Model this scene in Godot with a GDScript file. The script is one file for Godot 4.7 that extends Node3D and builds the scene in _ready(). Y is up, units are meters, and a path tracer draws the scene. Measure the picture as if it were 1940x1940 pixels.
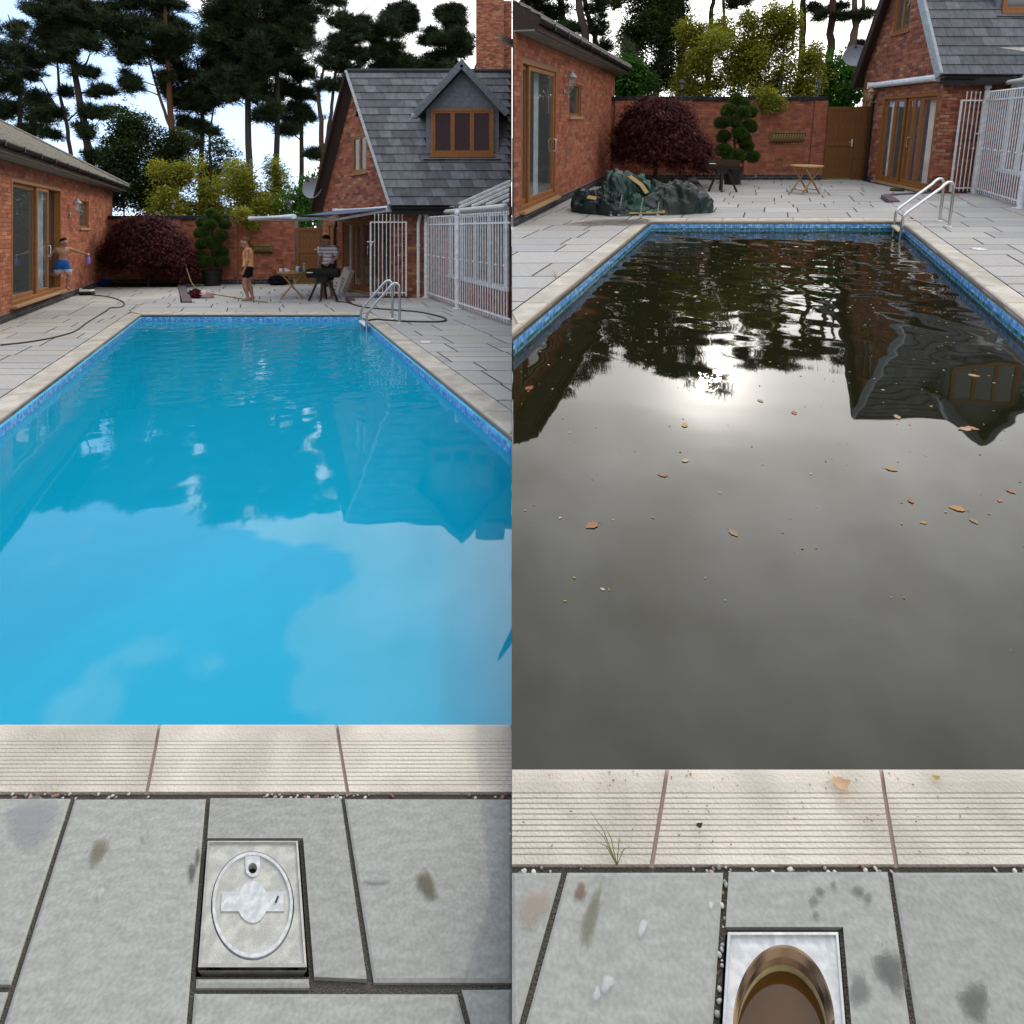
extends Node3D
# One world with two garden plots side by side: the same kind of pool court twice, a clean pool on the west plot and a neglected one on the east plot.
# Each plot is laid out in its own measures: a = metres across, y = up, d = metres from the near end. The plots fan out from each other, so a plot's long side leans by K per metre.
var K := 0.0
var T := Transform3D()
var SD := -1
var M := {}
var rng := RandomNumberGenerator.new()
var used := {}
var mesh_cache := {}

func w(a: float, y: float, d: float) -> Vector3:
	return Vector3(a + K * d, y, -d)

class Mb:
	var v := PackedVector3Array()
	var n := PackedVector3Array()
	var t := PackedVector2Array()
	var c := PackedColorArray()
	var col := Color(1, 1, 1)
	func tri(a: Vector3, b: Vector3, d: Vector3) -> void:
		var nn := (b - a).cross(d - a)
		if nn.length_squared() < 1e-14: return
		nn = nn.normalized()
		trin(a, b, d, nn, nn, nn)
	func trin(a: Vector3, b: Vector3, d: Vector3, na: Vector3, nb: Vector3, nd: Vector3) -> void:
		v.append(a); v.append(d); v.append(b)
		n.append(na); n.append(nd); n.append(nb)
		for i in 3: c.append(col)
	func quad(a: Vector3, b: Vector3, d: Vector3, e: Vector3) -> void:
		tri(a, b, d); tri(a, d, e)
	# eight corners: bottom ring then top ring, both counter-clockwise seen from above
	func hexa(p: Array) -> void:
		quad(p[3], p[2], p[1], p[0]); quad(p[4], p[5], p[6], p[7])
		for i in 4:
			var j := (i + 1) % 4
			quad(p[i], p[j], p[j + 4], p[i + 4])
	func box(x: Transform3D, s: Vector3, bev := 0.0) -> void:
		var h := s * 0.5
		if bev <= 0.0:
			var p := []
			for y in [-1, 1]:
				for q in [[-1, 1], [1, 1], [1, -1], [-1, -1]]:
					p.append(x * Vector3(q[0] * h.x, y * h.y, q[1] * h.z))
			hexa(p)
			return
		var g := func(i: int, sx: float, sy: float, sz: float) -> Vector3:
			var q := Vector3(sx * (h.x - bev), sy * (h.y - bev), sz * (h.z - bev))
			q[i] += bev * [sx, sy, sz][i]
			return x * q
		for i in 3:
			var j := (i + 1) % 3
			var k := (i + 2) % 3
			for s1 in [-1.0, 1.0]:
				var q := []
				for uv in [[-1, -1], [1, -1], [1, 1], [-1, 1]]:
					var e := [0.0, 0.0, 0.0]
					e[i] = s1; e[j] = uv[0]; e[k] = uv[1]
					q.append(g.call(i, e[0], e[1], e[2]))
				if s1 > 0: quad(q[0], q[1], q[2], q[3])
				else: quad(q[3], q[2], q[1], q[0])
			for s1 in [-1.0, 1.0]:
				for s2 in [-1.0, 1.0]:
					var e0 := [0.0, 0.0, 0.0]
					var e1 := [0.0, 0.0, 0.0]
					e0[i] = -1.0; e1[i] = 1.0; e0[j] = s1; e1[j] = s1; e0[k] = s2; e1[k] = s2
					var a0: Vector3 = g.call(j, e0[0], e0[1], e0[2]); var a1: Vector3 = g.call(j, e1[0], e1[1], e1[2])
					var b1: Vector3 = g.call(k, e1[0], e1[1], e1[2]); var b0: Vector3 = g.call(k, e0[0], e0[1], e0[2])
					if s1 * s2 > 0: quad(a0, a1, b1, b0)
					else: quad(b0, b1, a1, a0)
		for sx in [-1.0, 1.0]:
			for sy in [-1.0, 1.0]:
				for sz in [-1.0, 1.0]:
					var a: Vector3 = g.call(0, sx, sy, sz); var b: Vector3 = g.call(1, sx, sy, sz); var d: Vector3 = g.call(2, sx, sy, sz)
					if sx * sy * sz > 0: tri(a, b, d)
					else: tri(a, d, b)
	func bar(a: Vector3, b: Vector3, wd: float, ht: float, bev := 0.0, up := Vector3.UP) -> void:
		var z := (b - a)
		var l := z.length()
		if l < 1e-5: return
		z /= l
		if absf(z.dot(up)) > 0.98: up = Vector3.RIGHT
		var x := up.cross(z).normalized()
		box(Transform3D(Basis(x, z.cross(x), z), (a + b) * 0.5), Vector3(wd, ht, l), bev)
	func tube(p: PackedVector3Array, r: PackedFloat32Array, sides := 8, caps := true) -> void:
		var m := p.size()
		var ref := Vector3(0.31, 0.2, 0.93)
		var rings := []
		for i in m:
			var tg := (p[mini(i + 1, m - 1)] - p[maxi(i - 1, 0)]).normalized()
			var x := tg.cross(ref)
			if x.length() < 0.05: x = tg.cross(Vector3.RIGHT)
			x = x.normalized()
			var y := tg.cross(x)
			ref = y.cross(tg) if absf(tg.dot(ref)) > 0.9 else ref
			var ring := []
			var rr := r[mini(i, r.size() - 1)]
			for k in sides:
				var an := TAU * k / sides
				var o := x * cos(an) + y * sin(an)
				ring.append([p[i] + o * rr, o])
			rings.append(ring)
		for i in m - 1:
			for k in sides:
				var a: Array = rings[i][k]; var b: Array = rings[i][(k + 1) % sides]
				var d: Array = rings[i + 1][(k + 1) % sides]; var e: Array = rings[i + 1][k]
				trin(a[0], b[0], d[0], a[1], b[1], d[1]); trin(a[0], d[0], e[0], a[1], d[1], e[1])
		if caps:
			for k in sides:
				var k2 := (k + 1) % sides
				tri(p[0], rings[0][k2][0], rings[0][k][0])
				tri(p[m - 1], rings[m - 1][k][0], rings[m - 1][k2][0])
	func line(a: Vector3, b: Vector3, r: float, sides := 8) -> void:
		tube(PackedVector3Array([a, b]), PackedFloat32Array([r]), sides)
	# profile of (radius, height) turned about the y axis of x
	func lathe(pr: Array, x: Transform3D, sides := 16, flat := false) -> void:
		for i in pr.size() - 1:
			var p0: Vector2 = pr[i]; var p1: Vector2 = pr[i + 1]
			var sl := Vector2(p1.y - p0.y, p0.x - p1.x).normalized()
			for k in sides:
				var a0 := TAU * k / sides
				var a1 := TAU * (k + 1) / sides
				var q := []
				for z in [[p0, a0], [p0, a1], [p1, a1], [p1, a0]]:
					var pp: Vector2 = z[0]
					q.append(x * Vector3(pp.x * sin(z[1]), pp.y, pp.x * cos(z[1])))
				if flat: quad(q[0], q[1], q[2], q[3])
				else:
					var n0 := (x.basis * Vector3(sl.x * sin(a0), sl.y, sl.x * cos(a0))).normalized()
					var n1 := (x.basis * Vector3(sl.x * sin(a1), sl.y, sl.x * cos(a1))).normalized()
					trin(q[0], q[1], q[2], n0, n1, n1); trin(q[0], q[2], q[3], n0, n1, n0)
	func ball(x: Transform3D, seg := 12, rings := 8) -> void:
		for i in rings:
			var t0 := PI * i / rings
			var t1 := PI * (i + 1) / rings
			for k in seg:
				var a0 := TAU * k / seg
				var a1 := TAU * (k + 1) / seg
				var q := []
				for z in [[t0, a0], [t1, a0], [t1, a1], [t0, a1]]:
					q.append(Vector3(sin(z[0]) * sin(z[1]), cos(z[0]), sin(z[0]) * cos(z[1])))
				var nb := x.basis.inverse().transposed()
				var nn := []
				for z in q: nn.append((nb * z).normalized())
				trin(x * q[0], x * q[1], x * q[2], nn[0], nn[1], nn[2]); trin(x * q[0], x * q[2], x * q[3], nn[0], nn[2], nn[3])
	# flat polygon (counter-clockwise seen from the side that "out" points to) pushed back by -out
	func plate(poly: PackedVector3Array, out: Vector3, both := true) -> void:
		var o := out.normalized()
		var x := (poly[1] - poly[0]).normalized()
		var y := o.cross(x)
		var flat := PackedVector2Array()
		for p in poly: flat.append(Vector2((p - poly[0]).dot(x), (p - poly[0]).dot(y)))
		var id := Geometry2D.triangulate_polygon(flat)
		var i := 0
		while i + 2 < id.size():
			var a := poly[id[i]]; var b := poly[id[i + 1]]; var d := poly[id[i + 2]]
			if (b - a).cross(d - a).dot(o) < 0:
				var z := b
				b = d; d = z
			tri(a, b, d)
			if both: tri(a - out, d - out, b - out)
			i += 3
		for k in poly.size():
			var k2 := (k + 1) % poly.size()
			quad(poly[k] - out, poly[k2] - out, poly[k2], poly[k])
	func mesh(m: Material, o := Vector3.ZERO) -> ArrayMesh:
		var am := ArrayMesh.new()
		if v.is_empty(): return am
		if o != Vector3.ZERO:
			for i in v.size(): v[i] -= o
		var arr := []
		arr.resize(Mesh.ARRAY_MAX)
		arr[Mesh.ARRAY_VERTEX] = v
		arr[Mesh.ARRAY_NORMAL] = n
		arr[Mesh.ARRAY_COLOR] = c
		am.add_surface_from_arrays(Mesh.PRIMITIVE_TRIANGLES, arr)
		am.surface_set_material(0, m)
		return am

func numbered(called: String) -> String:
	var k: int = used.get(called, 0)
	used[called] = k + 1
	return called if k == 0 else "%s_%03d" % [called, k]

func tag(o: Node, label: String, category: String, group := "") -> Node:
	o.set_meta("label", label); o.set_meta("category", category)
	if group: o.set_meta("group", group)
	return o

# a thing: a node at its base, standing in the plot's frame at p
func thing(called: String, label: String, category: String, p: Vector3, turn := 0.0, group := "") -> Node3D:
	var o := Node3D.new()
	o.name = numbered(called)
	add_child(o)
	o.transform = T * Transform3D(Basis(Vector3.UP, turn), p)
	tag(o, label, category, group)
	return o

func setting(called: String, p := Vector3.ZERO) -> Node3D:
	var o := Node3D.new()
	o.name = numbered(called)
	add_child(o)
	o.transform = T * Transform3D(Basis(), p)
	o.set_meta("kind", "structure")
	return o

# a piece of a thing, its mesh built in the thing's own axes (or in the plot's, with o = the thing's base)
func part(called: String, mb: Mb, m: Material, parent: Node, o := Vector3.ZERO, stuff := false) -> MeshInstance3D:
	var x := MeshInstance3D.new()
	x.name = called
	x.mesh = mb.mesh(m, o)
	parent.add_child(x, true)
	if stuff: x.set_meta("kind", "stuff")
	return x

func one(called: String, mb: Mb, m: Material, label: String, category: String, p: Vector3, turn := 0.0, group := "") -> MeshInstance3D:
	var x := MeshInstance3D.new()
	x.name = numbered(called)
	x.mesh = mb.mesh(m)
	add_child(x)
	x.transform = T * Transform3D(Basis(Vector3.UP, turn), p)
	tag(x, label, category, group)
	return x

func spread(called: String, mesh: Mesh, xs: Array, cols: Array, parent: Node, stuff := true) -> MultiMeshInstance3D:
	var mm := MultiMesh.new()
	mm.transform_format = MultiMesh.TRANSFORM_3D
	mm.use_colors = not cols.is_empty()
	mm.mesh = mesh
	mm.instance_count = xs.size()
	for i in xs.size():
		mm.set_instance_transform(i, xs[i])
		if not cols.is_empty(): mm.set_instance_color(i, cols[i])
	var x := MultiMeshInstance3D.new()
	x.name = called
	x.multimesh = mm
	parent.add_child(x, true)
	if stuff: x.set_meta("kind", "stuff")
	return x

func rf(a: float, b: float) -> float: return rng.randf_range(a, b)
func place(p: Vector3, b := Basis()) -> Transform3D: return Transform3D(b, p)
func pv(a: Array) -> PackedVector3Array: return PackedVector3Array(a)
func tint(cc: Color, by: float) -> Color:
	var f := 1.0 + rf(-by, by)
	return Color(cc.r * f, cc.g * f, cc.b * f)

# ---------- materials ----------
func noise_tex(freq: float, oct: int, lo: float, hi: float, size: int, sd: int, kind := FastNoiseLite.TYPE_SIMPLEX_SMOOTH, mid := 0.5) -> NoiseTexture2D:
	var f := FastNoiseLite.new()
	f.noise_type = kind; f.seed = sd; f.frequency = freq
	f.fractal_octaves = oct
	f.fractal_type = FastNoiseLite.FRACTAL_FBM if oct > 1 else FastNoiseLite.FRACTAL_NONE
	var t := NoiseTexture2D.new()
	t.width = size; t.height = size; t.seamless = true; t.noise = f
	var g := Gradient.new()
	g.offsets = PackedFloat32Array([0.5 * mid, mid, 0.5 + 0.5 * mid])
	g.colors = PackedColorArray([Color(lo, lo, lo), Color((lo + hi) * 0.5, (lo + hi) * 0.5, (lo + hi) * 0.5), Color(hi, hi, hi)])
	t.color_ramp = g
	return t

func lin(r: float, g: float, b: float) -> Color: return Color(r, g, b).linear_to_srgb()

func mat(called: String, cc: Color, rough: float, o := {}) -> StandardMaterial3D:
	var m := StandardMaterial3D.new()
	m.resource_name = called
	m.albedo_color = cc
	m.roughness = rough
	m.metallic_specular = o.get("spec", 0.4)
	m.metallic = o.get("metal", 0.0)
	m.vertex_color_use_as_albedo = o.get("vc", false)
	if o.has("tex"):
		m.albedo_texture = o.tex
		m.uv1_triplanar = true
		m.uv1_world_triplanar = o.get("world", true)
		m.uv1_scale = o.get("scale", Vector3.ONE)
	if o.has("bump"):
		m.heightmap_enabled = true
		m.heightmap_texture = o.bump
		m.heightmap_scale = o.get("bump_cm", 0.3)
		m.uv1_triplanar = true
		m.uv1_world_triplanar = o.get("world", true)
		m.uv1_scale = o.get("scale", Vector3.ONE)
	if o.has("detail"):
		m.detail_enabled = true
		m.detail_albedo = o.detail
		m.detail_blend_mode = BaseMaterial3D.BLEND_MODE_MUL
		m.detail_uv_layer = BaseMaterial3D.DETAIL_UV_2
		m.uv2_triplanar = true
		m.uv2_world_triplanar = true
		m.uv2_scale = o.get("dscale", Vector3.ONE)
	if o.has("alpha"):
		m.transparency = BaseMaterial3D.TRANSPARENCY_ALPHA
		m.albedo_color.a = o.alpha
	if o.has("back"):
		m.backlight_enabled = true
		m.backlight = o.back
	M[called] = m
	return m

func make_materials() -> void:
	var fine := noise_tex(0.06, 4, 0.92, 1.0, 512, 3)
	var blotch := noise_tex(0.012, 4, 0.86, 1.0, 512, 5)
	var soft := noise_tex(0.008, 3, 0.88, 1.0, 512, 9)
	var speck := noise_tex(0.35, 2, 0.78, 1.0, 512, 7)
	var riven := noise_tex(0.02, 5, 0.93, 1.0, 512, 19)
	var sand := noise_tex(0.28, 2, 0.72, 1.0, 1024, 17)
	var grain := noise_tex(0.02, 4, 0.8, 1.0, 512, 11)
	var pit := noise_tex(0.06, 4, 0.0, 1.0, 512, 13)
	var rip := noise_tex(0.014, 3, 0.0, 1.0, 512, 15)
	mat("brick", Color.WHITE, 0.9, {"vc": true, "tex": speck, "scale": Vector3.ONE * 3.0, "bump": pit, "bump_cm": 0.5, "detail": blotch, "dscale": Vector3.ONE * 0.6, "spec": 0.25})
	mat("mortar", lin(0.22, 0.15, 0.115), 0.95, {"tex": fine, "scale": Vector3.ONE * 4.0, "spec": 0.2})
	mat("stone", Color.WHITE, 0.78, {"vc": true, "tex": fine, "scale": Vector3.ONE * 2.6, "bump": rip, "bump_cm": 0.10, "detail": riven, "dscale": Vector3(1.2, 1.2, 3.5), "spec": 0.3})
	mat("joint", lin(0.11, 0.095, 0.078), 0.95, {"tex": speck, "scale": Vector3.ONE * 5.0, "bump": pit, "bump_cm": 0.6})
	mat("coping", Color.WHITE, 0.85, {"vc": true, "tex": sand, "scale": Vector3.ONE * 3.0, "bump": pit, "bump_cm": 0.12, "detail": soft, "dscale": Vector3.ONE * 0.7, "spec": 0.25})
	mat("soil", lin(0.06, 0.045, 0.03), 1.0, {"tex": speck, "scale": Vector3.ONE * 1.5, "spec": 0.1})
	mat("grass", lin(0.05, 0.085, 0.022), 1.0, {"tex": speck, "scale": Vector3.ONE * 1.2, "spec": 0.1})
	mat("mosaic", Color.WHITE, 0.25, {"vc": true, "spec": 0.5})
	mat("grout", lin(0.45, 0.5, 0.55), 0.8)
	mat("liner", lin(0.08, 0.50, 0.72), 0.6, {"tex": soft, "scale": Vector3.ONE * 0.5})
	mat("murk_wall", lin(0.03, 0.05, 0.03), 0.8, {"tex": blotch, "scale": Vector3.ONE})
	mat("water_blue", lin(0.0, 0.32, 0.48), 0.02, {"alpha": 0.72, "spec": 0.36})
	mat("water_murk", lin(0.010, 0.010, 0.004), 0.02, {"alpha": 0.97, "spec": 0.43})
	mat("skimmer_water", lin(0.075, 0.033, 0.006), 0.02, {"spec": 0.4})
	mat("steel", lin(0.62, 0.62, 0.6), 0.22, {"metal": 1.0})
	mat("chrome", lin(0.7, 0.7, 0.7), 0.12, {"metal": 1.0})
	mat("white_plastic", lin(0.72, 0.71, 0.66), 0.45, {"tex": soft, "scale": Vector3.ONE * 6.0})
	mat("lid_plastic", lin(0.42, 0.41, 0.36), 0.55, {"tex": soft, "scale": Vector3.ONE * 5.0, "bump": pit, "bump_cm": 0.03, "detail": fine, "dscale": Vector3.ONE * 8.0})
	mat("lid_white", lin(0.47, 0.48, 0.47), 0.5, {"tex": soft, "scale": Vector3.ONE * 9.0})
	mat("yellowed", lin(0.55, 0.48, 0.25), 0.55, {"tex": blotch, "scale": Vector3.ONE * 8.0})
	mat("white_paint", lin(0.78, 0.79, 0.8), 0.4, {"tex": soft, "scale": Vector3.ONE * 2.0})
	mat("oak", lin(0.30, 0.115, 0.028), 0.5, {"tex": grain, "scale": Vector3(7.0, 0.6, 7.0), "bump": grain, "bump_cm": 0.05})
	mat("gate_wood", lin(0.20, 0.085, 0.025), 0.6, {"tex": grain, "scale": Vector3(6.0, 0.5, 6.0), "bump": grain, "bump_cm": 0.1})
	mat("table_wood", lin(0.42, 0.25, 0.10), 0.55, {"tex": grain, "scale": Vector3(6.0, 6.0, 0.6)})
	mat("sill_clay", lin(0.40, 0.24, 0.12), 0.8, {"tex": speck, "scale": Vector3.ONE * 3.0})
	mat("slate", Color.WHITE, 0.7, {"vc": true, "tex": fine, "scale": Vector3.ONE * 1.6, "bump": pit, "bump_cm": 0.2, "detail": blotch, "dscale": Vector3.ONE * 0.9, "spec": 0.3})
	mat("lead", lin(0.13, 0.15, 0.17), 0.6, {"tex": soft, "scale": Vector3.ONE * 2.0})
	mat("lead_pale", lin(0.34, 0.37, 0.38), 0.6, {"tex": soft, "scale": Vector3.ONE * 2.0})
	mat("black_plastic", lin(0.012, 0.012, 0.012), 0.4)
	mat("black_iron", lin(0.014, 0.013, 0.012), 0.5, {"tex": soft, "scale": Vector3.ONE * 4.0})
	mat("rust_iron", lin(0.06, 0.03, 0.018), 0.75, {"tex": blotch, "scale": Vector3.ONE * 4.0})
	mat("soffit", lin(0.26, 0.25, 0.22), 0.8, {"tex": soft, "scale": Vector3.ONE})
	mat("dark_timber", lin(0.05, 0.028, 0.02), 0.7, {"tex": grain, "scale": Vector3(2, 2, 2)})
	mat("glass", lin(0.6, 0.7, 0.68), 0.02, {"alpha": 0.08, "spec": 0.55})
	mat("roof_glass", lin(0.2, 0.3, 0.3), 0.05, {"alpha": 0.12, "spec": 0.6})
	mat("room_wall", lin(0.42, 0.38, 0.32), 0.9, {"tex": soft, "scale": Vector3.ONE * 0.7})
	mat("pale_wall", lin(0.75, 0.68, 0.58), 0.9, {"tex": soft, "scale": Vector3.ONE * 0.7})
	mat("room_floor", lin(0.40, 0.36, 0.30), 0.5, {"tex": soft, "scale": Vector3.ONE})
	mat("curtain", lin(0.50, 0.56, 0.60), 0.9, {"tex": soft, "scale": Vector3.ONE})
	mat("bark", Color.WHITE, 0.95, {"vc": true, "tex": speck, "scale": Vector3(3, 0.8, 3), "bump": pit, "bump_cm": 1.5, "spec": 0.15})
	mat("leaf", Color.WHITE, 0.6, {"vc": true, "spec": 0.3, "back": lin(0.75, 0.8, 0.3)})
	mat("needle", Color.WHITE, 0.7, {"vc": true, "spec": 0.25, "back": lin(0.2, 0.22, 0.1)})
	mat("maple", Color.WHITE, 0.65, {"vc": true, "spec": 0.25, "back": lin(0.35, 0.06, 0.05)})
	mat("pad_core", lin(0.05, 0.085, 0.02), 1.0, {"tex": speck, "scale": Vector3.ONE * 8.0, "spec": 0.1})
	mat("pebble", Color.WHITE, 0.8, {"vc": true, "tex": fine, "scale": Vector3.ONE * 20.0})
	mat("tarp", Color.WHITE, 0.40, {"vc": true, "tex": soft, "scale": Vector3.ONE * 3.0, "spec": 0.5})
	mat("strap", lin(0.42, 0.28, 0.12), 0.8, {"tex": speck, "scale": Vector3.ONE * 8.0})
	mat("paint", Color.WHITE, 0.5, {"vc": true})
	mat("cloth", Color.WHITE, 0.9, {"vc": true, "tex": fine, "scale": Vector3.ONE * 8.0, "spec": 0.15})
	mat("skin", Color.WHITE, 0.55, {"vc": true, "tex": soft, "scale": Vector3.ONE * 6.0, "spec": 0.35})
	mat("rubber", lin(0.03, 0.035, 0.03), 0.5)
	mat("straw", lin(0.40, 0.30, 0.11), 0.95, {"tex": speck, "scale": Vector3(12, 4, 12)})
	mat("stain", Color.WHITE, 0.8, {"vc": true, "tex": speck, "scale": Vector3.ONE * 9.0, "spec": 0.3, "alpha": 0.22})
	mat("scum", Color.WHITE, 0.8, {"vc": true, "tex": speck, "scale": Vector3.ONE * 30.0, "spec": 0.3})
	mat("awning_cloth", lin(0.16, 0.20, 0.30), 0.85, {"tex": fine, "scale": Vector3.ONE * 4.0, "back": lin(0.2, 0.25, 0.35)})

# ---------- light, sky, camera ----------
func make_sky() -> void:
	var cam := Camera3D.new()
	cam.name = "camera"
	add_child(cam)
	cam.position = Vector3(0, 1.6, 0)
	cam.projection = Camera3D.PROJECTION_FRUSTUM
	cam.near = 0.05; cam.far = 400.0
	cam.size = 2.0 * 970.0 / 1150.0 * 0.05
	cam.frustum_offset = Vector2(0, -535.0 / 1150.0 * 0.05)
	cam.current = true
	var sun := DirectionalLight3D.new()
	sun.name = "sun"
	sun.light_energy = 0.2
	sun.light_angular_distance = 2.0
	sun.light_color = Color(1.0, 0.96, 0.9)
	sun.shadow_enabled = true
	add_child(sun)
	var s := Vector3(0.383, 0.680, -1.000).normalized()
	sun.look_at_from_position(s * 10.0, Vector3.ZERO, Vector3.UP)
	var im := Image.create(2048, 1024, false, Image.FORMAT_RGBF)
	var big := FastNoiseLite.new()
	big.seed = 21; big.frequency = 0.9; big.fractal_octaves = 5; big.noise_type = FastNoiseLite.TYPE_SIMPLEX_SMOOTH
	var wisp := FastNoiseLite.new()
	wisp.seed = 4; wisp.frequency = 2.6; wisp.fractal_octaves = 6
	for j in 1024:
		var el := PI * (0.5 - (j + 0.5) / 1024.0)
		var y := sin(el)
		for i in 2048:
			if y < -0.02:
				im.set_pixel(i, j, Color(0.35, 0.35, 0.34))
				continue
			var az := TAU * (i + 0.5) / 2048.0      # the panorama starts in the north, where the camera looks
			var d := Vector3(sin(az) * cos(el), y, -cos(az) * cos(el))
			var p := Vector3(d.x, d.y * 1.6, d.z) * 1.3
			var veil := smoothstep(-0.42, 0.0, d.x + 0.25 * big.get_noise_3dv(p * 1.5 + Vector3(9, 2, 5)))        # the cloud closes up towards the east
			var cl := smoothstep(-0.05, 0.09, big.get_noise_3dv(p) + 0.55 * wisp.get_noise_3dv(p) - 0.02 + 0.9 * veil)
			var body := 1.0 + 0.45 * wisp.get_noise_3dv(p * 1.7 + Vector3(3, 1, 2))
			var near := maxf(d.dot(s), 0.0)
			var glow := 0.5 * pow(near, 30.0) + 0.5 * pow(near, 7.0) + 2.5 * pow(near, 500.0)
			var blue := Color(0.30, 0.52, 0.95).lerp(Color(0.62, 0.78, 1.0), pow(1.0 - maxf(y, 0.0), 3.0))
			var white := Color(0.86, 0.88, 0.92) * body
			var cc := blue.lerp(white, cl) + Color(1.0, 0.94, 0.84) * glow * 1.6 * (0.25 + 0.75 * cl)
			im.set_pixel(i, j, cc)
	var we := WorldEnvironment.new()
	we.name = "sky_and_air"
	var e := Environment.new()
	var sm := PanoramaSkyMaterial.new()
	sm.panorama = ImageTexture.create_from_image(im)
	var sky := Sky.new()
	sky.sky_material = sm
	e.background_mode = Environment.BG_SKY
	e.sky = sky
	e.background_energy_multiplier = 1.0
	e.tonemap_mode = Environment.TONE_MAPPER_LINEAR
	e.tonemap_exposure = 1.9
	e.sdfgi_enabled = true; e.ssao_enabled = true; e.ssil_enabled = true
	we.environment = e
	add_child(we)

# ---------- paving ----------
func side(p: Vector2) -> float: return (p.x + K * p.y) * SD

func clipped(poly: PackedVector2Array) -> PackedVector2Array:
	var out := PackedVector2Array()
	for i in poly.size():
		var p := poly[i]; var q := poly[(i + 1) % poly.size()]
		var sp := side(p); var sq := side(q)
		if sp >= 0: out.append(p)
		if (sp >= 0) != (sq >= 0): out.append(p.lerp(q, sp / (sp - sq)))
	return out

func sheet(mb: Mb, poly: PackedVector2Array, y: float, th: float) -> void:
	var pp := PackedVector3Array()
	for p in poly: pp.append(w(p.x, y, p.y))
	if pp.size() > 2: mb.plate(pp, Vector3(0, th, 0))

func rect(a0: float, a1: float, d0: float, d1: float) -> PackedVector2Array:
	return PackedVector2Array([Vector2(a0, d0), Vector2(a1, d0), Vector2(a1, d1), Vector2(a0, d1)])

func slab(poly: PackedVector2Array, y: float, cc: Color, parent: Node, called := "paving_slab", th := 0.035) -> void:
	poly = clipped(poly)
	if poly.size() < 3: return
	var ar := 0.0
	for i in poly.size(): ar += poly[i].cross(poly[(i + 1) % poly.size()])
	if absf(ar) < 0.004: return
	if ar < 0: poly.reverse()
	var mb := Mb.new()
	mb.col = cc
	var tilt := Vector2(rf(-0.002, 0.002), rf(-0.002, 0.002))
	var mid := poly[0]
	var top := Geometry2D.offset_polygon(poly, -0.006)
	var lift := func(p: Vector2, dy: float) -> Vector3: return w(p.x, y + dy + (p - mid).dot(tilt), p.y)
	if top.size() == 1 and top[0].size() == poly.size():
		var tp := top[0]
		# find which corner goes with which
		var best := 0
		var bd := 1e9
		for i in tp.size():
			if tp[i].distance_to(poly[0]) < bd:
				bd = tp[i].distance_to(poly[0]); best = i
		var up := PackedVector3Array()
		var low := PackedVector3Array()
		for i in poly.size():
			up.append(lift.call(tp[(best + i) % tp.size()], 0.0))
			low.append(lift.call(poly[i], -0.003))
		mb.plate(up, Vector3(0, 0.004, 0), false)
		for i in poly.size():
			var i2 := (i + 1) % poly.size()
			mb.quad(low[i], low[i2], up[i2], up[i])
			mb.quad(low[i] - Vector3(0, th, 0), low[i2] - Vector3(0, th, 0), low[i2], low[i])
	else:
		var up := PackedVector3Array()
		for p in poly: up.append(lift.call(p, 0.0))
		mb.plate(up, Vector3(0, th, 0), false)
	part(called, mb, M.stone, parent)

func paving(parent: Node, region: PackedVector2Array, y: float, tones: Array, gap := 0.014, holes := []) -> void:
	var lo := region[0]
	var hi := region[0]
	for p in region:
		lo = lo.min(p); hi = hi.max(p)
	var d := lo.y
	while d < hi.y - 0.05:
		var h: float = [0.45, 0.45, 0.6, 0.6][rng.randi() % 4]
		if d + h > hi.y - 0.15: h = hi.y - d
		var a := lo.x - rf(0.0, 0.4)
		while a < hi.x:
			var wd: float = [0.6, 0.75, 0.9, 1.05][rng.randi() % 4]
			var rows := [[d, d + h]]
			if h >= 0.6 and rng.randf() < 0.3: rows = [[d, d + 0.3], [d + 0.3, d + h]]
			for r in rows:
				var q := rect(a + gap * 0.5, a + wd - gap * 0.5, r[0] + gap * 0.5, r[1] - gap * 0.5)
				for pc in Geometry2D.intersect_polygons(q, region):
					var pieces := [pc]
					for hole in holes:
						var nx := []
						for z in pieces: nx.append_array(Geometry2D.clip_polygons(z, hole))
						pieces = nx
					for z in pieces: slab(z, y, tint(tones[rng.randi() % tones.size()], 0.07), parent)
			a += wd
		d += h

func blotch_patch(parent: Node, a: float, d: float, ra: float, rd: float, cc: Color, y := 0.003) -> void:
	var mb := Mb.new()
	mb.col = cc
	var ph := [rf(0, TAU), rf(0, TAU), rf(0, TAU), rf(0, TAU)]
	for layer in 4:
		var pp := PackedVector3Array()
		var k := 1.12 - 0.17 * layer
		for i in 40:
			var an := TAU * i / 40
			var r: float = k * (1.0 + 0.13 * sin(an * 2.0 + ph[0]) + 0.12 * sin(an * 3.0 + ph[1] + layer * 0.4) + 0.08 * sin(an * 6.0 + ph[2] + layer) + 0.06 * sin(an * 11.0 + ph[3] + layer * 2.0))
			pp.append(w(a + cos(an) * ra * r, y + layer * 0.0003, d + sin(an) * rd * r))
		mb.plate(pp, Vector3(0, 0.0001, 0), false)
	# loose spots round it
	for q in 9:
		var an := rf(0, TAU)
		var rr := rf(1.0, 1.6)
		var pp := PackedVector3Array()
		for i in 8: pp.append(w(a + cos(an) * ra * rr + cos(TAU * i / 8) * ra * 0.07, y, d + sin(an) * rd * rr + sin(TAU * i / 8) * rd * 0.08))
		mb.plate(pp, Vector3(0, 0.0001, 0), false)
	part("stain", mb, M.stain, parent)

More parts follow.
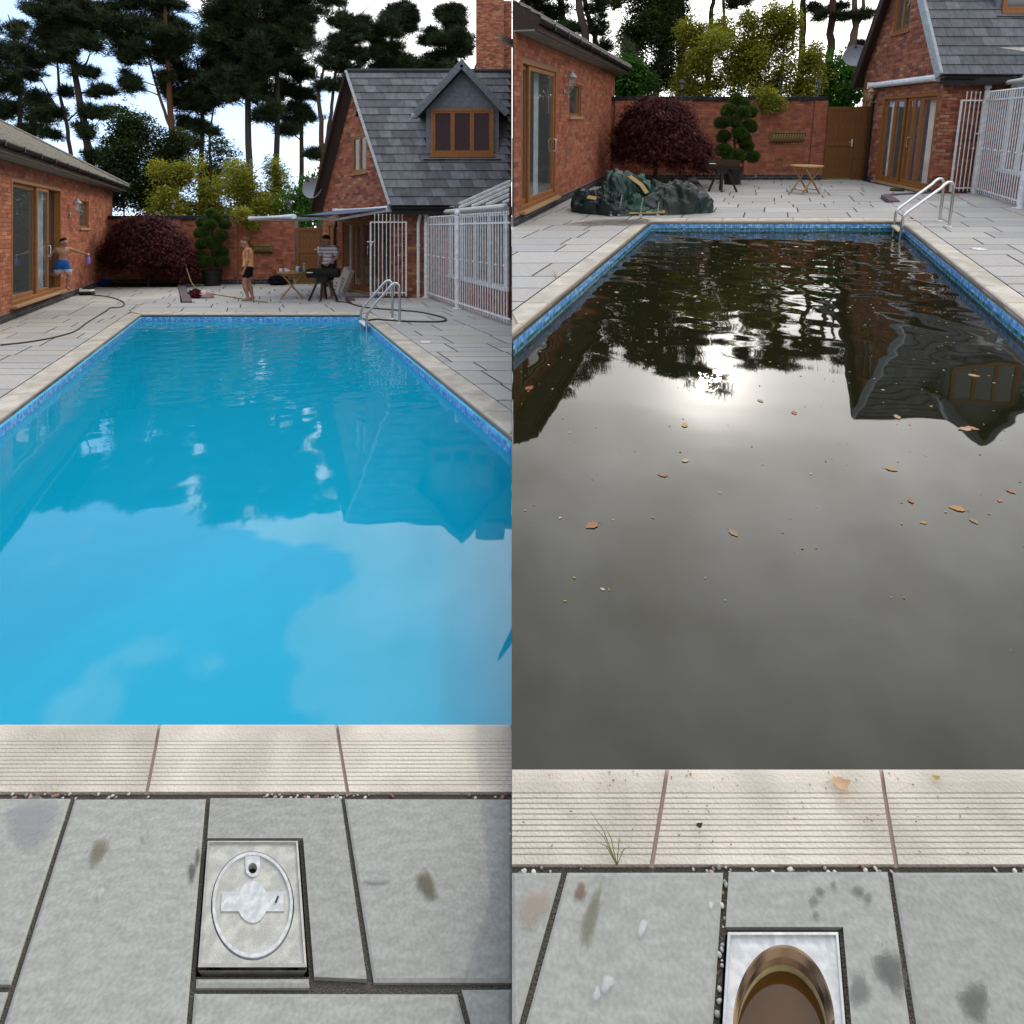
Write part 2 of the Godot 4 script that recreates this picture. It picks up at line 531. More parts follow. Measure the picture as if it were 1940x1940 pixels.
func pebble(mb: Mb, p: Vector3, r: float) -> void:
	var b := Basis.from_euler(Vector3(rf(0, 6), rf(0, 6), rf(0, 6))).scaled(Vector3(1, 0.7, 1) * r)
	b = b * Basis.from_scale(Vector3(1, rf(0.6, 1.0), rf(0.7, 1.3)))
	mb.ball(Transform3D(b, p), 6, 4)

# ---------- pool ----------
func cut_line(p: Vector2, q: Vector2) -> Array:
	var sp := side(p); var sq := side(q)
	if sp < 0 and sq < 0: return []
	if sp < 0: p = p.lerp(q, sp / (sp - sq))
	elif sq < 0: q = q.lerp(p, sq / (sq - sp))
	return [p, q]

func coping_stone(parent: Node, o0: Vector2, o1: Vector2, i0: Vector2, i1: Vector2, grooves: int, cc: Color) -> void:
	var ends := [[o0, i0], [o1, i1]]
	# cut at the plot's edge
	var ok := []
	for z in ends: ok.append(side(z[0]) >= 0 or side(z[1]) >= 0)
	if not ok[0] and not ok[1]: return
	var pc := clipped(PackedVector2Array([o0, o1, i1, i0]))
	if pc.size() < 3: return
	var mb := Mb.new()
	mb.col = cc
	var pr := [Vector2(0, 0.0)]
	for g in grooves:
		var t := 0.06 + 0.66 * (g + 0.5) / grooves
		pr.append_array([Vector2(t - 0.008, 0.0), Vector2(t - 0.003, -0.002), Vector2(t + 0.003, -0.002), Vector2(t + 0.008, 0.0)])
	pr.append_array([Vector2(0.80, 0.004), Vector2(0.9, 0.004), Vector2(0.955, -0.001), Vector2(0.985, -0.012), Vector2(1.0, -0.028), Vector2(1.0, -0.05)])
	var at := func(oo: Vector2, ii: Vector2, q: Vector2) -> Vector3:
		var z := oo.lerp(ii, q.x)
		return w(z.x, q.y, z.y)
	for k in pr.size() - 1:
		var p0: Vector2 = pr[k]; var p1: Vector2 = pr[k + 1]
		# a stone at the plot's edge is cut along it
		var l0 := cut_line(o0.lerp(i0, p0.x), o1.lerp(i1, p0.x)); var l1 := cut_line(o0.lerp(i0, p1.x), o1.lerp(i1, p1.x))
		if l0.is_empty() or l1.is_empty(): continue
		var A := w(l0[0].x, p0.y, l0[0].y); var B := w(l0[1].x, p0.y, l0[1].y)
		var C := w(l1[1].x, p1.y, l1[1].y); var D := w(l1[0].x, p1.y, l1[0].y)
		var nn := (B - A).cross(C - A)
		var inw: Vector3 = at.call(o0, i0, Vector2(1, 0)) - at.call(o0, i0, Vector2(0, 0))
		if nn.y < -1e-9 or (absf(nn.y) < 1e-9 and nn.dot(inw) < 0): mb.quad(D, C, B, A)
		else: mb.quad(A, B, C, D)
		for z in [[A, D], [B, C]]:
			var u: Vector3 = z[0]; var v: Vector3 = z[1]
			mb.quad(u, v, Vector3(v.x, -0.05, v.z), Vector3(u.x, -0.05, u.z))
	var lo := cut_line(o0, o1)
	if not lo.is_empty():
		var oa := w(lo[0].x, 0, lo[0].y); var ob := w(lo[1].x, 0, lo[1].y)
		mb.quad(oa, ob, ob - Vector3(0, 0.05, 0), oa - Vector3(0, 0.05, 0))
	if mb.v.is_empty(): return
	part("coping_stone", mb, M.coping, parent)

func pool(c: Dictionary) -> void:
	var a0: float = c.pool[0]; var a1: float = c.pool[1]; var d0: float = c.pool[2]; var d1: float = c.pool[3]
	var wy: float = c.water
	var basin := setting("pool_basin")
	var wallm: Material = M.liner if SD < 0 else M.murk_wall
	var mb := Mb.new()
	for z in [[a0 - 0.2, a0 + 0.03, d0 - 0.2, d1 + 0.2], [a1 - 0.03, a1 + 0.2, d0 - 0.2, d1 + 0.2], [a0 + 0.03, a1 - 0.03, d0 - 0.2, d0 + 0.03], [a0 + 0.03, a1 - 0.03, d1 - 0.03, d1 + 0.2]]:
		sheet(mb, clipped(rect(z[0], z[1], z[2], z[3])), -0.052, 2.0)
	sheet(mb, clipped(rect(a0, a1, d0, d1)), -1.55, 0.2)
	part("basin_wall", mb, wallm, basin)
	# the cut through the pool at the plot's edge
	mb = Mb.new()
	var e0: float = maxf(d0 - 0.2, minf(absf(a0 / K), absf(a1 / K)) if (a0 if SD > 0 else a1) * SD < 0 else d0)
	var edge_a: float = a1 if SD < 0 else a0
	var dend: float = absf(edge_a / K)
	var x0 := 0.012 * SD
	mb.hexa([Vector3(minf(0, x0), -1.75, -d0 + 0.2), Vector3(maxf(0, x0), -1.75, -d0 + 0.2), Vector3(maxf(0, x0), -1.75, -dend - 0.1), Vector3(minf(0, x0), -1.75, -dend - 0.1),
		Vector3(minf(0, x0), wy - 0.01, -d0 + 0.2), Vector3(maxf(0, x0), wy - 0.01, -d0 + 0.2), Vector3(maxf(0, x0), wy - 0.01, -dend - 0.1), Vector3(minf(0, x0), wy - 0.01, -dend - 0.1)])
	part("basin_end_wall", mb, wallm, basin)
	# rows of mosaic round the water's edge
	mb = Mb.new()
	var ts := 0.032
	var tones := [Color(0.07, 0.25, 0.62), Color(0.12, 0.36, 0.75), Color(0.05, 0.18, 0.5), Color(0.2, 0.48, 0.82), Color(0.09, 0.3, 0.68)]
	tones = [Color(0.13, 0.36, 0.78), Color(0.2, 0.47, 0.85), Color(0.1, 0.28, 0.66), Color(0.3, 0.58, 0.9), Color(0.16, 0.41, 0.8)]
	var green := Color(0.02, 0.12, 0.01)
	for run in [[Vector2(a0 + 0.031, d0), Vector2(a0 + 0.031, d1 - 0.03), 1.0, 0.0], [Vector2(a1 - 0.031, d0), Vector2(a1 - 0.031, d1 - 0.03), -1.0, 0.0], [Vector2(a0 + 0.03, d1 - 0.031), Vector2(a1 - 0.03, d1 - 0.031), 0.0, -1.0]]:
		var p: Vector2 = run[0]; var q: Vector2 = run[1]
		var L := p.distance_to(q)
		var nn := int(L / ts)
		var u := (q - p) / L
		var o := Vector2(run[2], run[3]) * 0.004
		for k in nn:
			var s0 := p + u * (k * ts + 0.0015); var s1 := p + u * ((k + 1) * ts - 0.0015)
			if side(s0) < 0 or side(s1) < 0: continue
			for r in 9:
				var y1 := -0.054 - r * ts
				var y0 := y1 - ts + 0.003
				mb.col = tint(tones[rng.randi() % tones.size()], 0.15)
				if SD > 0 and absf(y0 - wy - 0.01) < 0.02: mb.col = mb.col.lerp(green, rf(0.5, 1.0))
				elif SD > 0 and y0 < wy: mb.col = mb.col.lerp(green, 0.4)
				var A := w(s0.x + o.x, y0, s0.y + o.y); var B := w(s1.x + o.x, y0, s1.y + o.y)
				var h := Vector3(0, y1 - y0, 0)
				var back := w(s0.x, y0, s0.y) - A
				if back.cross(h).dot(B - A) > 0:
					mb.quad(B, A, A + h, B + h)
					mb.quad(A + h, A + h + back, B + h + back, B + h)
				else:
					mb.quad(A, B, B + h, A + h)
					mb.quad(A + h, B + h, B + h + back, A + h + back)
	part("mosaic_tiles", mb, M.mosaic, basin, Vector3.ZERO, true)
	# water
	mb = Mb.new()
	var rip := FastNoiseLite.new()
	rip.seed = 8 if SD < 0 else 17
	rip.frequency = 1.0; rip.fractal_octaves = 2
	var amp: float = c.ripple
	var hgt := func(a: float, d: float) -> float:
		var near: float = smoothstep(0.28, 0.75, (d - d0) / (d1 - d0))
		return amp * (0.06 + near) * rip.get_noise_2d((a + K * d) * c.wave * 0.8, d * c.wave * 1.3)
	var na := 90
	var nd := 200
	var rows := []
	for j in nd + 1:
		var d := d0 + 0.025 + (d1 - d0 - 0.055) * pow(float(j) / nd, 1.0)
		var lo := a0 + 0.028; var hi := a1 - 0.028
		var ax := -K * d
		if SD < 0: hi = minf(hi, ax)
		else: lo = maxf(lo, ax)
		var row := []
		for i in na + 1:
			var a := lerpf(lo, hi, float(i) / na)
			var y: float = hgt.call(a, d)
			var e := 0.02
			var ga: float = (hgt.call(a + e, d) - y) / e
			var gd: float = (hgt.call(a, d + e) - y) / e
			row.append([w(a, wy + y, d), Vector3(-ga, 1.0, gd + K * ga).normalized()])
		rows.append(row)
	for j in nd:
		for i in na:
			var A: Array = rows[j][i]; var B: Array = rows[j][i + 1]; var C: Array = rows[j + 1][i + 1]; var D: Array = rows[j + 1][i]
			mb.trin(A[0], B[0], C[0], A[1], B[1], C[1]); mb.trin(A[0], C[0], D[0], A[1], C[1], D[1])
	var ws := setting("water")
	part("water_surface", mb, M.water_blue if SD < 0 else M.water_murk, ws)
	# coping: bed and stones
	var o: Array = c.cop
	mb = Mb.new()
	for z in [[o[0], a0, o[2], o[3]], [a1, o[1], o[2], o[3]], [a0, a1, o[2], d0], [a0, a1, d1, o[3]]]:
		sheet(mb, clipped(rect(z[0], z[1], z[2], z[3])), -0.012, 0.038)
	var cp := setting("pool_coping")
	part("coping_bed", mb, mat("coping_mortar%d" % SD, lin(0.36, 0.27, 0.22), 0.95), cp)
	var g := 0.005
	var tone: Color = c.cop_tone
	var js: Array = c.cop_joints
	for i in js.size() - 1:
		var x0j: float = js[i] + g; var x1j: float = js[i + 1] - g
		coping_stone(cp, Vector2(x0j, o[2]), Vector2(x1j, o[2]), Vector2(x0j, d0), Vector2(x1j, d0), 12, tint(tone, 0.06))
	var n := int(round((d1 - d0) / 0.57))
	for i in n:
		var s0: float = lerpf(d0, d1, float(i) / n); var s1: float = lerpf(d0, d1, float(i + 1) / n)
		coping_stone(cp, Vector2(o[0], s0 + g), Vector2(o[0], s1 - g), Vector2(a0, s0 + g), Vector2(a0, s1 - g), 0, tint(tone, 0.08))
		coping_stone(cp, Vector2(o[1], s0 + g), Vector2(o[1], s1 - g), Vector2(a1, s0 + g), Vector2(a1, s1 - g), 0, tint(tone, 0.08))
	n = int(round((a1 - a0) / 0.57))
	for i in n:
		var s0: float = lerpf(a0, a1, float(i) / n); var s1: float = lerpf(a0, a1, float(i + 1) / n)
		var q0: float = s0 if i > 0 else o[0]; var q1: float = s1 if i < n - 1 else o[1]
		coping_stone(cp, Vector2(q0 + g, o[3]), Vector2(q1 - g, o[3]), Vector2(s0 + g, d1), Vector2(s1 - g, d1), 0, tint(tone, 0.08))

func ladder(c: Dictionary) -> void:
	var q: Array = c.ladder   # a at the wall side, a at the deck, d near, d far
	var o := w(q[1], 0, (q[2] + q[3]) * 0.5)
	var t := thing("pool_ladder", c.ladder_label, "ladder", o, 0.0)
	for d in [q[3], q[2]]:
		var pts := PackedVector3Array()
		var da: float = q[1] - q[0]
		for z in [[0, -0.95], [0, 0.12], [0.02, 0.18], [0.05, 0.225], [da - 0.19, 0.60], [da - 0.14, 0.655], [da - 0.09, 0.69], [da - 0.045, 0.69], [da - 0.01, 0.655], [da, 0.59], [da, 0.3], [da, 0.0]]:
			pts.append(w(q[0] + z[0], z[1], d))
		var mb := Mb.new()
		mb.tube(pts, PackedFloat32Array([0.0215]), 12)
		var r := part("rail", mb, M.steel, t, o)
		mb = Mb.new()
		mb.lathe([Vector2(0.05, 0.0), Vector2(0.048, 0.018), Vector2(0.024, 0.03)], place(w(q[1], 0.001, d)), 14)
		part("anchor_flange", mb, M.white_plastic, r, o)
		mb = Mb.new()
		mb.line(w(q[0] + 0.02, 0.035, d), w(q[1], 0.035, d), 0.006, 6)
		part("ground_bar", mb, M.steel, r, o)
	for k in 3:
		var mb := Mb.new()
		var y := c.water + 0.10 - k * 0.28 as float
		mb.bar(w(q[0], y, q[2]), w(q[0], y, q[3]), 0.09, 0.03, 0.008)
		part("step", mb, M.white_plastic if SD < 0 else M.yellowed, t, o)

func skimmer(c: Dictionary) -> void:
	var q: Array = c.lid  # a0,a1,d0,d1
	var o := w((q[0] + q[1]) * 0.5, 0, (q[2] + q[3]) * 0.5)
	var t := thing("skimmer_lid" if SD < 0 else "open_skimmer", c.lid_label, "skimmer", o)
	var ca: float = (q[0] + q[1]) * 0.5
	var cd: float = c.lid_cd
	var ra: float = c.lid_ra; var rd: float = c.lid_rd
	var at := func(an: float, r: float, y: float) -> Vector3: return w(ca + cos(an) * ra * r, y, cd + sin(an) * rd * r)
	var N := 96
	# square frame with a round hole
	var mb := Mb.new()
	var corner := func(an: float, y: float, inset: float) -> Vector3:
		var u := Vector2(cos(an), sin(an))
		var hx: float = (q[1] - q[0]) * 0.5 - inset
		var f0: float = hx / maxf(absf(u.x * ra), 1e-4)
		var lim: float = (q[3] - inset - cd) if u.y > 0 else (cd - q[2] - inset)
		var f1: float = lim / maxf(absf(u.y * rd), 1e-4)
		var f := minf(f0, f1)
		return w(ca + u.x * ra * f, y, cd + u.y * rd * f)
	var angs := []
	for i in N: angs.append(TAU * i / N)
	for z in [[q[1], q[3]], [q[0], q[3]], [q[0], q[2]], [q[1], q[2]]]: angs.append(fposmod(atan2((z[1] - cd) / rd, (z[0] - ca) / ra), TAU))
	angs.sort()
	for i in angs.size():
		var a: float = angs[i]
		var b: float = angs[(i + 1) % angs.size()]
		if i == angs.size() - 1: b += TAU
		if b - a < 1e-5: continue
		mb.quad(at.call(a, 1.03, 0.004), corner.call(a, 0.004, 0.006), corner.call(b, 0.004, 0.006), at.call(b, 1.03, 0.004))
		mb.quad(corner.call(a, 0.004, 0.006), corner.call(a, 0.009, 0.005), corner.call(b, 0.009, 0.005), corner.call(b, 0.004, 0.006))
		mb.quad(corner.call(a, 0.009, 0.005), corner.call(a, 0.007, 0.0), corner.call(b, 0.007, 0.0), corner.call(b, 0.009, 0.005))
		mb.quad(corner.call(a, 0.0, 0.0), corner.call(a, -0.05, 0.016), corner.call(b, -0.05, 0.016), corner.call(b, 0.0, 0.0))
		mb.quad(at.call(a, 1.03, -0.12), at.call(a, 1.03, 0.004), at.call(b, 1.03, 0.004), at.call(b, 1.03, -0.12))
	part("frame", mb, M.lid_plastic if SD < 0 else M.lid_white, t, o)
	var loop := func(m2: Mb, r0: float, y0: float, r1: float, y1: float, from := 0.0, to := TAU) -> void:
		for i in N:
			var a := lerpf(from, to, float(i) / N)
			var b := lerpf(from, to, float(i + 1) / N)
			m2.quad(at.call(a, r0, y0), at.call(a, r1, y1), at.call(b, r1, y1), at.call(b, r0, y0))
	if SD < 0:
		mb = Mb.new()
		loop.call(mb, 0.93, 0.006, 1.0, 0.006); loop.call(mb, 1.0, 0.006, 1.005, -0.02); loop.call(mb, 0.92, 0.002, 0.93, 0.006)
		part("lid_ring", mb, M.lid_white, t, o)
		# disc with a finger hole near its far side
		mb = Mb.new()
		var hole := Vector2(ca, cd + rd * 0.66)
		var hp := PackedVector2Array()
		for i in 24: hp.append(hole + Vector2(cos(TAU * i / 24) * 0.011, sin(TAU * i / 24) * 0.013))
		var dp := PackedVector2Array()
		for i in N: dp.append(Vector2(ca + cos(TAU * i / N) * ra * 0.93, cd + sin(TAU * i / N) * rd * 0.93))
		for half in [rect(ca - 1, ca, cd - 1, cd + 1), rect(ca, ca + 1, cd - 1, cd + 1)]:
			for z in Geometry2D.intersect_polygons(dp, half):
				for y in Geometry2D.clip_polygons(z, hp):
					sheet(mb, y, 0.002, 0.012)
		var disc := part("lid_disc", mb, M.lid_plastic, t, o)
		# pale tab round the hole, running to the ring
		mb = Mb.new()
		var tp := PackedVector2Array()
		for i in 13: tp.append(hole + Vector2(-cos(PI * i / 12) * 0.018, -sin(PI * i / 12) * 0.021))
		tp.append_array([hole + Vector2(0.019, 0.03), hole + Vector2(-0.019, 0.03)])
		for half in [rect(ca - 1, ca, cd - 1, cd + 1), rect(ca, ca + 1, cd - 1, cd + 1)]:
			for z in Geometry2D.intersect_polygons(tp, half):
				for y in Geometry2D.clip_polygons(z, hp): sheet(mb, y, 0.005, 0.003)
		part("finger_tab", mb, M.lid_white, disc, o)
		mb = Mb.new()
		var well := PackedVector3Array()
		for p in hp: well.append(w(p.x, -0.012, p.y))
		mb.plate(well, Vector3(0, 0.01, 0), false)
		part("hole_bottom", mb, M.black_plastic, disc, o)
		# label plate: a bar with a round middle
		mb = Mb.new()
		var lp := Geometry2D.merge_polygons(rect(ca - 0.074, ca + 0.074, cd - 0.021, cd + 0.021), PackedVector2Array(range(24).map(func(i): return Vector2(ca + cos(TAU * i / 24) * 0.036, cd + sin(TAU * i / 24) * 0.045))))
		for z in lp: sheet(mb, z, 0.0045, 0.0025)
		part("label_plate", mb, M.lid_white, disc, o)
		mb = Mb.new()
		mb.bar(w(ca + 0.055, 0.007, cd - 0.004), w(ca + 0.061, 0.007, cd + 0.008), 0.004, 0.003)
		part("dark_mark", mb, M.black_plastic, disc, o)
	else:
		mb = Mb.new()
		for s in [[1.03, 0.004, 1.0, 0.002], [1.0, 0.002, 0.94, -0.012], [0.94, -0.012, 0.93, -0.03]]:
			for i in N:
				mb.col = Color(0.40, 0.27, 0.16).lerp(Color(0.05, 0.035, 0.025), clampf(0.3 + 0.4 * sin(i * 0.21) + 0.3 * sin(i * 0.67 + s[3] * 90.0), 0, 1))
				var a := TAU * i / N
				var b := TAU * (i + 1) / N
				mb.quad(at.call(a, s[2], s[3]), at.call(a, s[0], s[1]), at.call(b, s[0], s[1]), at.call(b, s[2], s[3]))
		part("stained_seat", mb, M.scum, t, o)
		mb = Mb.new()
		loop.call(mb, 0.9, -0.3, 0.93, -0.03)
		part("bucket_wall", mb, M.yellowed, t, o)
		mb = Mb.new()
		var wp := PackedVector3Array()
		for i in N: wp.append(at.call(TAU * i / N, 0.925, -0.045))
		mb.plate(wp, Vector3(0, 0.002, 0), false)
		part("brown_water", mb, M.skimmer_water, t, o)
		mb = Mb.new()
		wp = PackedVector3Array()
		for i in N: wp.append(at.call(TAU * i / N, 0.92, -0.3))
		mb.plate(wp, Vector3(0, 0.002, 0), false)
		part("bucket_floor", mb, M.yellowed, t, o)

# ---------- walls ----------
# a wall's own measures: s metres along it from p to q, y up, o metres out of its face
func frame_of(p: Vector3, q: Vector3, flip := 1.0) -> Dictionary:
	var e := q - p
	e.y = 0
	var l := e.length()
	e /= l
	return {"p": p, "e": e, "l": l, "out": e.cross(Vector3.UP) * flip}

func wp(W: Dictionary, s: float, y: float, o := 0.0) -> Vector3:
	return W.p + W.e * s + Vector3.UP * y + W.out * o

func wbox(mb: Mb, W: Dictionary, s0: float, s1: float, y0: float, y1: float, o0: float, o1: float, bev := 0.0) -> void:
	var e: Vector3 = W.e
	mb.box(Transform3D(Basis(e, Vector3.UP, e.cross(Vector3.UP)), wp(W, (s0 + s1) * 0.5, (y0 + y1) * 0.5, (o0 + o1) * 0.5)), Vector3(absf(s1 - s0), absf(y1 - y0), absf(o1 - o0)), bev)

# a picture-frame of four bars
func wframe(mb: Mb, W: Dictionary, s0: float, s1: float, y0: float, y1: float, wd: float, o0: float, o1: float, bev := 0.004) -> void:
	wbox(mb, W, s0, s0 + wd, y0, y1, o0, o1, bev)
	wbox(mb, W, s1 - wd, s1, y0, y1, o0, o1, bev)
	wbox(mb, W, s0 + wd, s1 - wd, y0, y0 + wd, o0, o1 - 0.001, bev)
	wbox(mb, W, s0 + wd, s1 - wd, y1 - wd, y1, o0, o1 - 0.001, bev)

func brick_mesh(mb: Mb, W: Dictionary, s0: float, s1: float, y0: float, y1: float, pr: float) -> void:
	var A := wp(W, s0, y0, pr); var B := wp(W, s1, y0, pr); var C := wp(W, s1, y1, pr); var D := wp(W, s0, y1, pr)
	var k: Vector3 = W.out * -0.02
	if (B - A).cross(D - A).dot(W.out) < 0:
		var z := A
		A = B; B = z
		z = C; C = D; D = z
	mb.quad(A, B, C, D)
	mb.quad(A + k, B + k, B, A); mb.quad(D, C, C + k, D + k); mb.quad(A + k, A, D, D + k); mb.quad(B, B + k, C + k, C)

# a wall with openings [s0, s1, y0, y1]; top(s) gives its height; bricks stand proud of the mortar
func brick_wall(parent: Node, W: Dictionary, y0: float, top: Callable, th: float, openings: Array, o: Dictionary, O: Vector3) -> void:
	var L: float = W.l
	var cuts := [o.get("core0", 0.0), L]
	for z in openings: cuts.append_array([clampf(z[0], o.get("core0", 0.0), L), clampf(z[1], o.get("core0", 0.0), L)])
	for k in o.get("peaks", []): cuts.append(k)
	cuts.sort()
	var mb := Mb.new()
	for i in cuts.size() - 1:
		var s0: float = cuts[i]; var s1: float = cuts[i + 1]
		if s1 - s0 < 0.001: continue
		var m := (s0 + s1) * 0.5
		var spans := [[y0, 1e9]]
		for z in openings:
			if m > z[0] and m < z[1]:
				var nx := []
				for sp in spans:
					if z[2] > sp[0]: nx.append([sp[0], minf(z[2], sp[1])])
					if z[3] < sp[1]: nx.append([maxf(z[3], sp[0]), sp[1]])
				spans = nx
		for sp in spans:
			var t0 := minf(sp[1], top.call(s0)); var t1 := minf(sp[1], top.call(s1))
			if maxf(t0, t1) - sp[0] < 0.005: continue
			t0 = maxf(t0, sp[0]); t1 = maxf(t1, sp[0])
			var b := [wp(W, s0, sp[0]), wp(W, s1, sp[0]), wp(W, s1, sp[0], -th), wp(W, s0, sp[0], -th), wp(W, s0, t0), wp(W, s1, t1), wp(W, s1, t1, -th), wp(W, s0, t0, -th)]
			if W.e.cross(Vector3.UP).dot(W.out) < 0: b = [b[1], b[0], b[3], b[2], b[5], b[4], b[7], b[6]]
			mb.hexa(b)
	part(o.get("called", "wall"), mb, M.mortar, parent, O)
	# bricks
	var tones: Array = o.tones
	var full := []
	var rest := Mb.new()
	var y: float = y0 + 0.005
	var r := 0
	var ymax: float = o.get("ymax", 99.0)
	while y < 20.0:
		var any := false
		var s: float = -(0.1125 if r % 2 else 0.0)
		while s < L:
			var runs := [[maxf(s, 0.0), minf(s + 0.215, L)]]
			for z in openings:
				if y + 0.0325 > z[2] and y + 0.0325 < z[3]:
					var nx := []
					for q in runs:
						if z[0] > q[0]: nx.append([q[0], minf(q[1], z[0] - 0.004)])
						if z[1] < q[1]: nx.append([maxf(q[0], z[1] + 0.004), q[1]])
					runs = nx
			for q in runs:
				var a: float = q[0]; var b: float = q[1]
				if b - a < 0.03: continue
				for it in 12:
					if top.call(a) < y + 0.06 and b - a > 0.02: a += 0.018
					if top.call(b) < y + 0.06 and b - a > 0.02: b -= 0.018
				if b - a < 0.03 or top.call((a + b) * 0.5) < y + 0.06: continue
				any = true
				if y > ymax: continue
				if b - a > 0.21: full.append([a, y])
				else:
					rest.col = tint(tones[rng.randi() % tones.size()], 0.12)
					brick_mesh(rest, W, a, b, y, y + 0.065, 0.007 + rf(-0.002, 0.002))
			s += 0.225
		if not any and y > y0 + 0.5: break
		y += 0.075
		r += 1
	var single: int = o.get("single", 0)
	if single > 0:
		var eye := Vector3(0, 1.6, 0)
		full.sort_custom(func(u, v): return wp(W, u[0], u[1]).distance_squared_to(eye) < wp(W, v[0], v[1]).distance_squared_to(eye))
		var meshes := []
		var W0 := {"p": Vector3.ZERO, "e": W.e, "out": W.out}
		for k in tones.size() * 2:
			var b := Mb.new()
			b.col = tint(tones[k % tones.size()], 0.15)
			brick_mesh(b, W0, 0.0, 0.215, 0.0, 0.065, 0.005 + 0.0015 * (k % 4))
			meshes.append(b.mesh(M.brick))
		for k in mini(single, full.size()):
			var x := MeshInstance3D.new()
			x.name = "brick"
			x.mesh = meshes[rng.randi() % meshes.size()]
			x.position = wp(W, full[k][0], full[k][1]) - O
			parent.add_child(x, true)
	for k in range(mini(single, full.size()), full.size()):
		rest.col = tint(tones[rng.randi() % tones.size()], 0.12)
		brick_mesh(rest, W, full[k][0], full[k][0] + 0.215, full[k][1], full[k][1] + 0.065, 0.007 + rf(-0.002, 0.002))
	if not rest.v.is_empty(): part(o.get("bricks", "brickwork"), rest, M.brick, parent, O, true)

func plinth(parent: Node, W: Dictionary, y0: float, rows: int, skip: Array, O: Vector3, single := 0) -> void:
	var mb := Mb.new()
	for s in segments(W.l, skip): wbox(mb, W, s[0], s[1], y0, y0 + rows * 0.075, -0.05, 0.012)
	part("plinth", mb, M.grout_grey, parent, O)
	var rest := Mb.new()
	for r in rows:
		var s: float = -0.1125 * (r % 2)
		while s < W.l:
			var a := maxf(s, 0.0); var b := minf(s + 0.215, W.l)
			s += 0.225
			var ok := b - a > 0.03
			for z in skip:
				if (a + b) * 0.5 > z[0] and (a + b) * 0.5 < z[1]: ok = false
			if not ok: continue
			var t := tint(Color(0.085, 0.083, 0.09), 0.25)
			if single > 0:
				single -= 1
				var m := Mb.new()
				m.col = t
				brick_mesh(m, W, a, b, y0 + r * 0.075 + 0.005, y0 + r * 0.075 + 0.07, 0.02)
				part("plinth_brick", m, M.brick, parent, O)
			else:
				rest.col = t
				brick_mesh(rest, W, a, b, y0 + r * 0.075 + 0.005, y0 + r * 0.075 + 0.07, 0.02)
	if not rest.v.is_empty(): part("plinth_brickwork", rest, M.brick, parent, O, true)

func segments(L: float, skip: Array) -> Array:
	var out := []
	var s := 0.0
	for z in skip:
		if z[0] > s: out.append([s, z[0]])
		s = maxf(s, z[1])
	if s < L: out.append([s, L])
	return out

func glazed(parent: Node, called: String, W: Dictionary, s0: float, s1: float, y0: float, y1: float, wd: float, o0: float, o1: float, O: Vector3, m: Material = null) -> MeshInstance3D:
	var mb := Mb.new()
	wframe(mb, W, s0, s1, y0, y1, wd, o0, o1)
	var f := part(called, mb, m if m else M.oak, parent, O)
	mb = Mb.new()
	var om := (o0 + o1) * 0.5
	var A := wp(W, s0 + wd, y0 + wd, om); var B := wp(W, s1 - wd, y0 + wd, om); var C := wp(W, s1 - wd, y1 - wd, om); var D := wp(W, s0 + wd, y1 - wd, om)
	mb.quad(A, B, C, D)
	part("pane", mb, M.glass, f, O)
	return f

func handle_bar(parent: Node, W: Dictionary, s: float, y: float, o: float, O: Vector3) -> void:
	var mb := Mb.new()
	mb.tube(pv([wp(W, s, y - 0.11, o), wp(W, s, y - 0.11, o + 0.045), wp(W, s, y + 0.11, o + 0.045), wp(W, s, y + 0.11, o)]), PackedFloat32Array([0.011]), 8)
	wbox(mb, W, s - 0.018, s + 0.018, y - 0.14, y + 0.14, o - 0.004, o + 0.004)
	part("handle", mb, M.chrome, parent, O)

func curtain(parent: Node, W: Dictionary, s0: float, s1: float, y0: float, y1: float, o: float, O: Vector3, m: Material = null) -> void:
	var mb := Mb.new()
	var n := int((s1 - s0) / 0.02)
	for i in n:
		var a := lerpf(s0, s1, float(i) / n); var b := lerpf(s0, s1, float(i + 1) / n)
		var oa := o + 0.025 * sin(a * 55.0); var ob := o + 0.025 * sin(b * 55.0)
		mb.quad(wp(W, a, y0, oa), wp(W, b, y0, ob), wp(W, b, y1, ob), wp(W, a, y1, oa))
	part("curtain", mb, m if m else M.curtain, parent, O)

func lantern_wall(W: Dictionary, s: float, y: float, label: String, m: Material) -> void:
	var o := wp(W, s, y - 0.3, 0.01)
	var t := thing("wall_lantern", label, "lantern", o, 0.0, "")
	var mb := Mb.new()
	var out: Vector3 = W.out
	mb.lathe([Vector2(0.0, 0.0), Vector2(0.045, 0.005), Vector2(0.05, 0.012), Vector2(0.03, 0.02), Vector2(0.0, 0.022)], Transform3D(Basis(Vector3.UP.cross(out), out, Vector3.UP.cross(out).cross(out)), o + Vector3(0, 0.05, 0)), 14)
	mb.tube(pv([o + Vector3(0, 0.05, 0) + out * 0.02, o + Vector3(0, 0.02, 0) + out * 0.07, o + Vector3(0, 0.04, 0) + out * 0.12, o + Vector3(0, 0.10, 0) + out * 0.15]), PackedFloat32Array([0.011]), 8)
	part("bracket", mb, m, t, o)
	lantern_head(t, o + Vector3(0, 0.10, 0) + out * 0.15, 1.0, m, o)

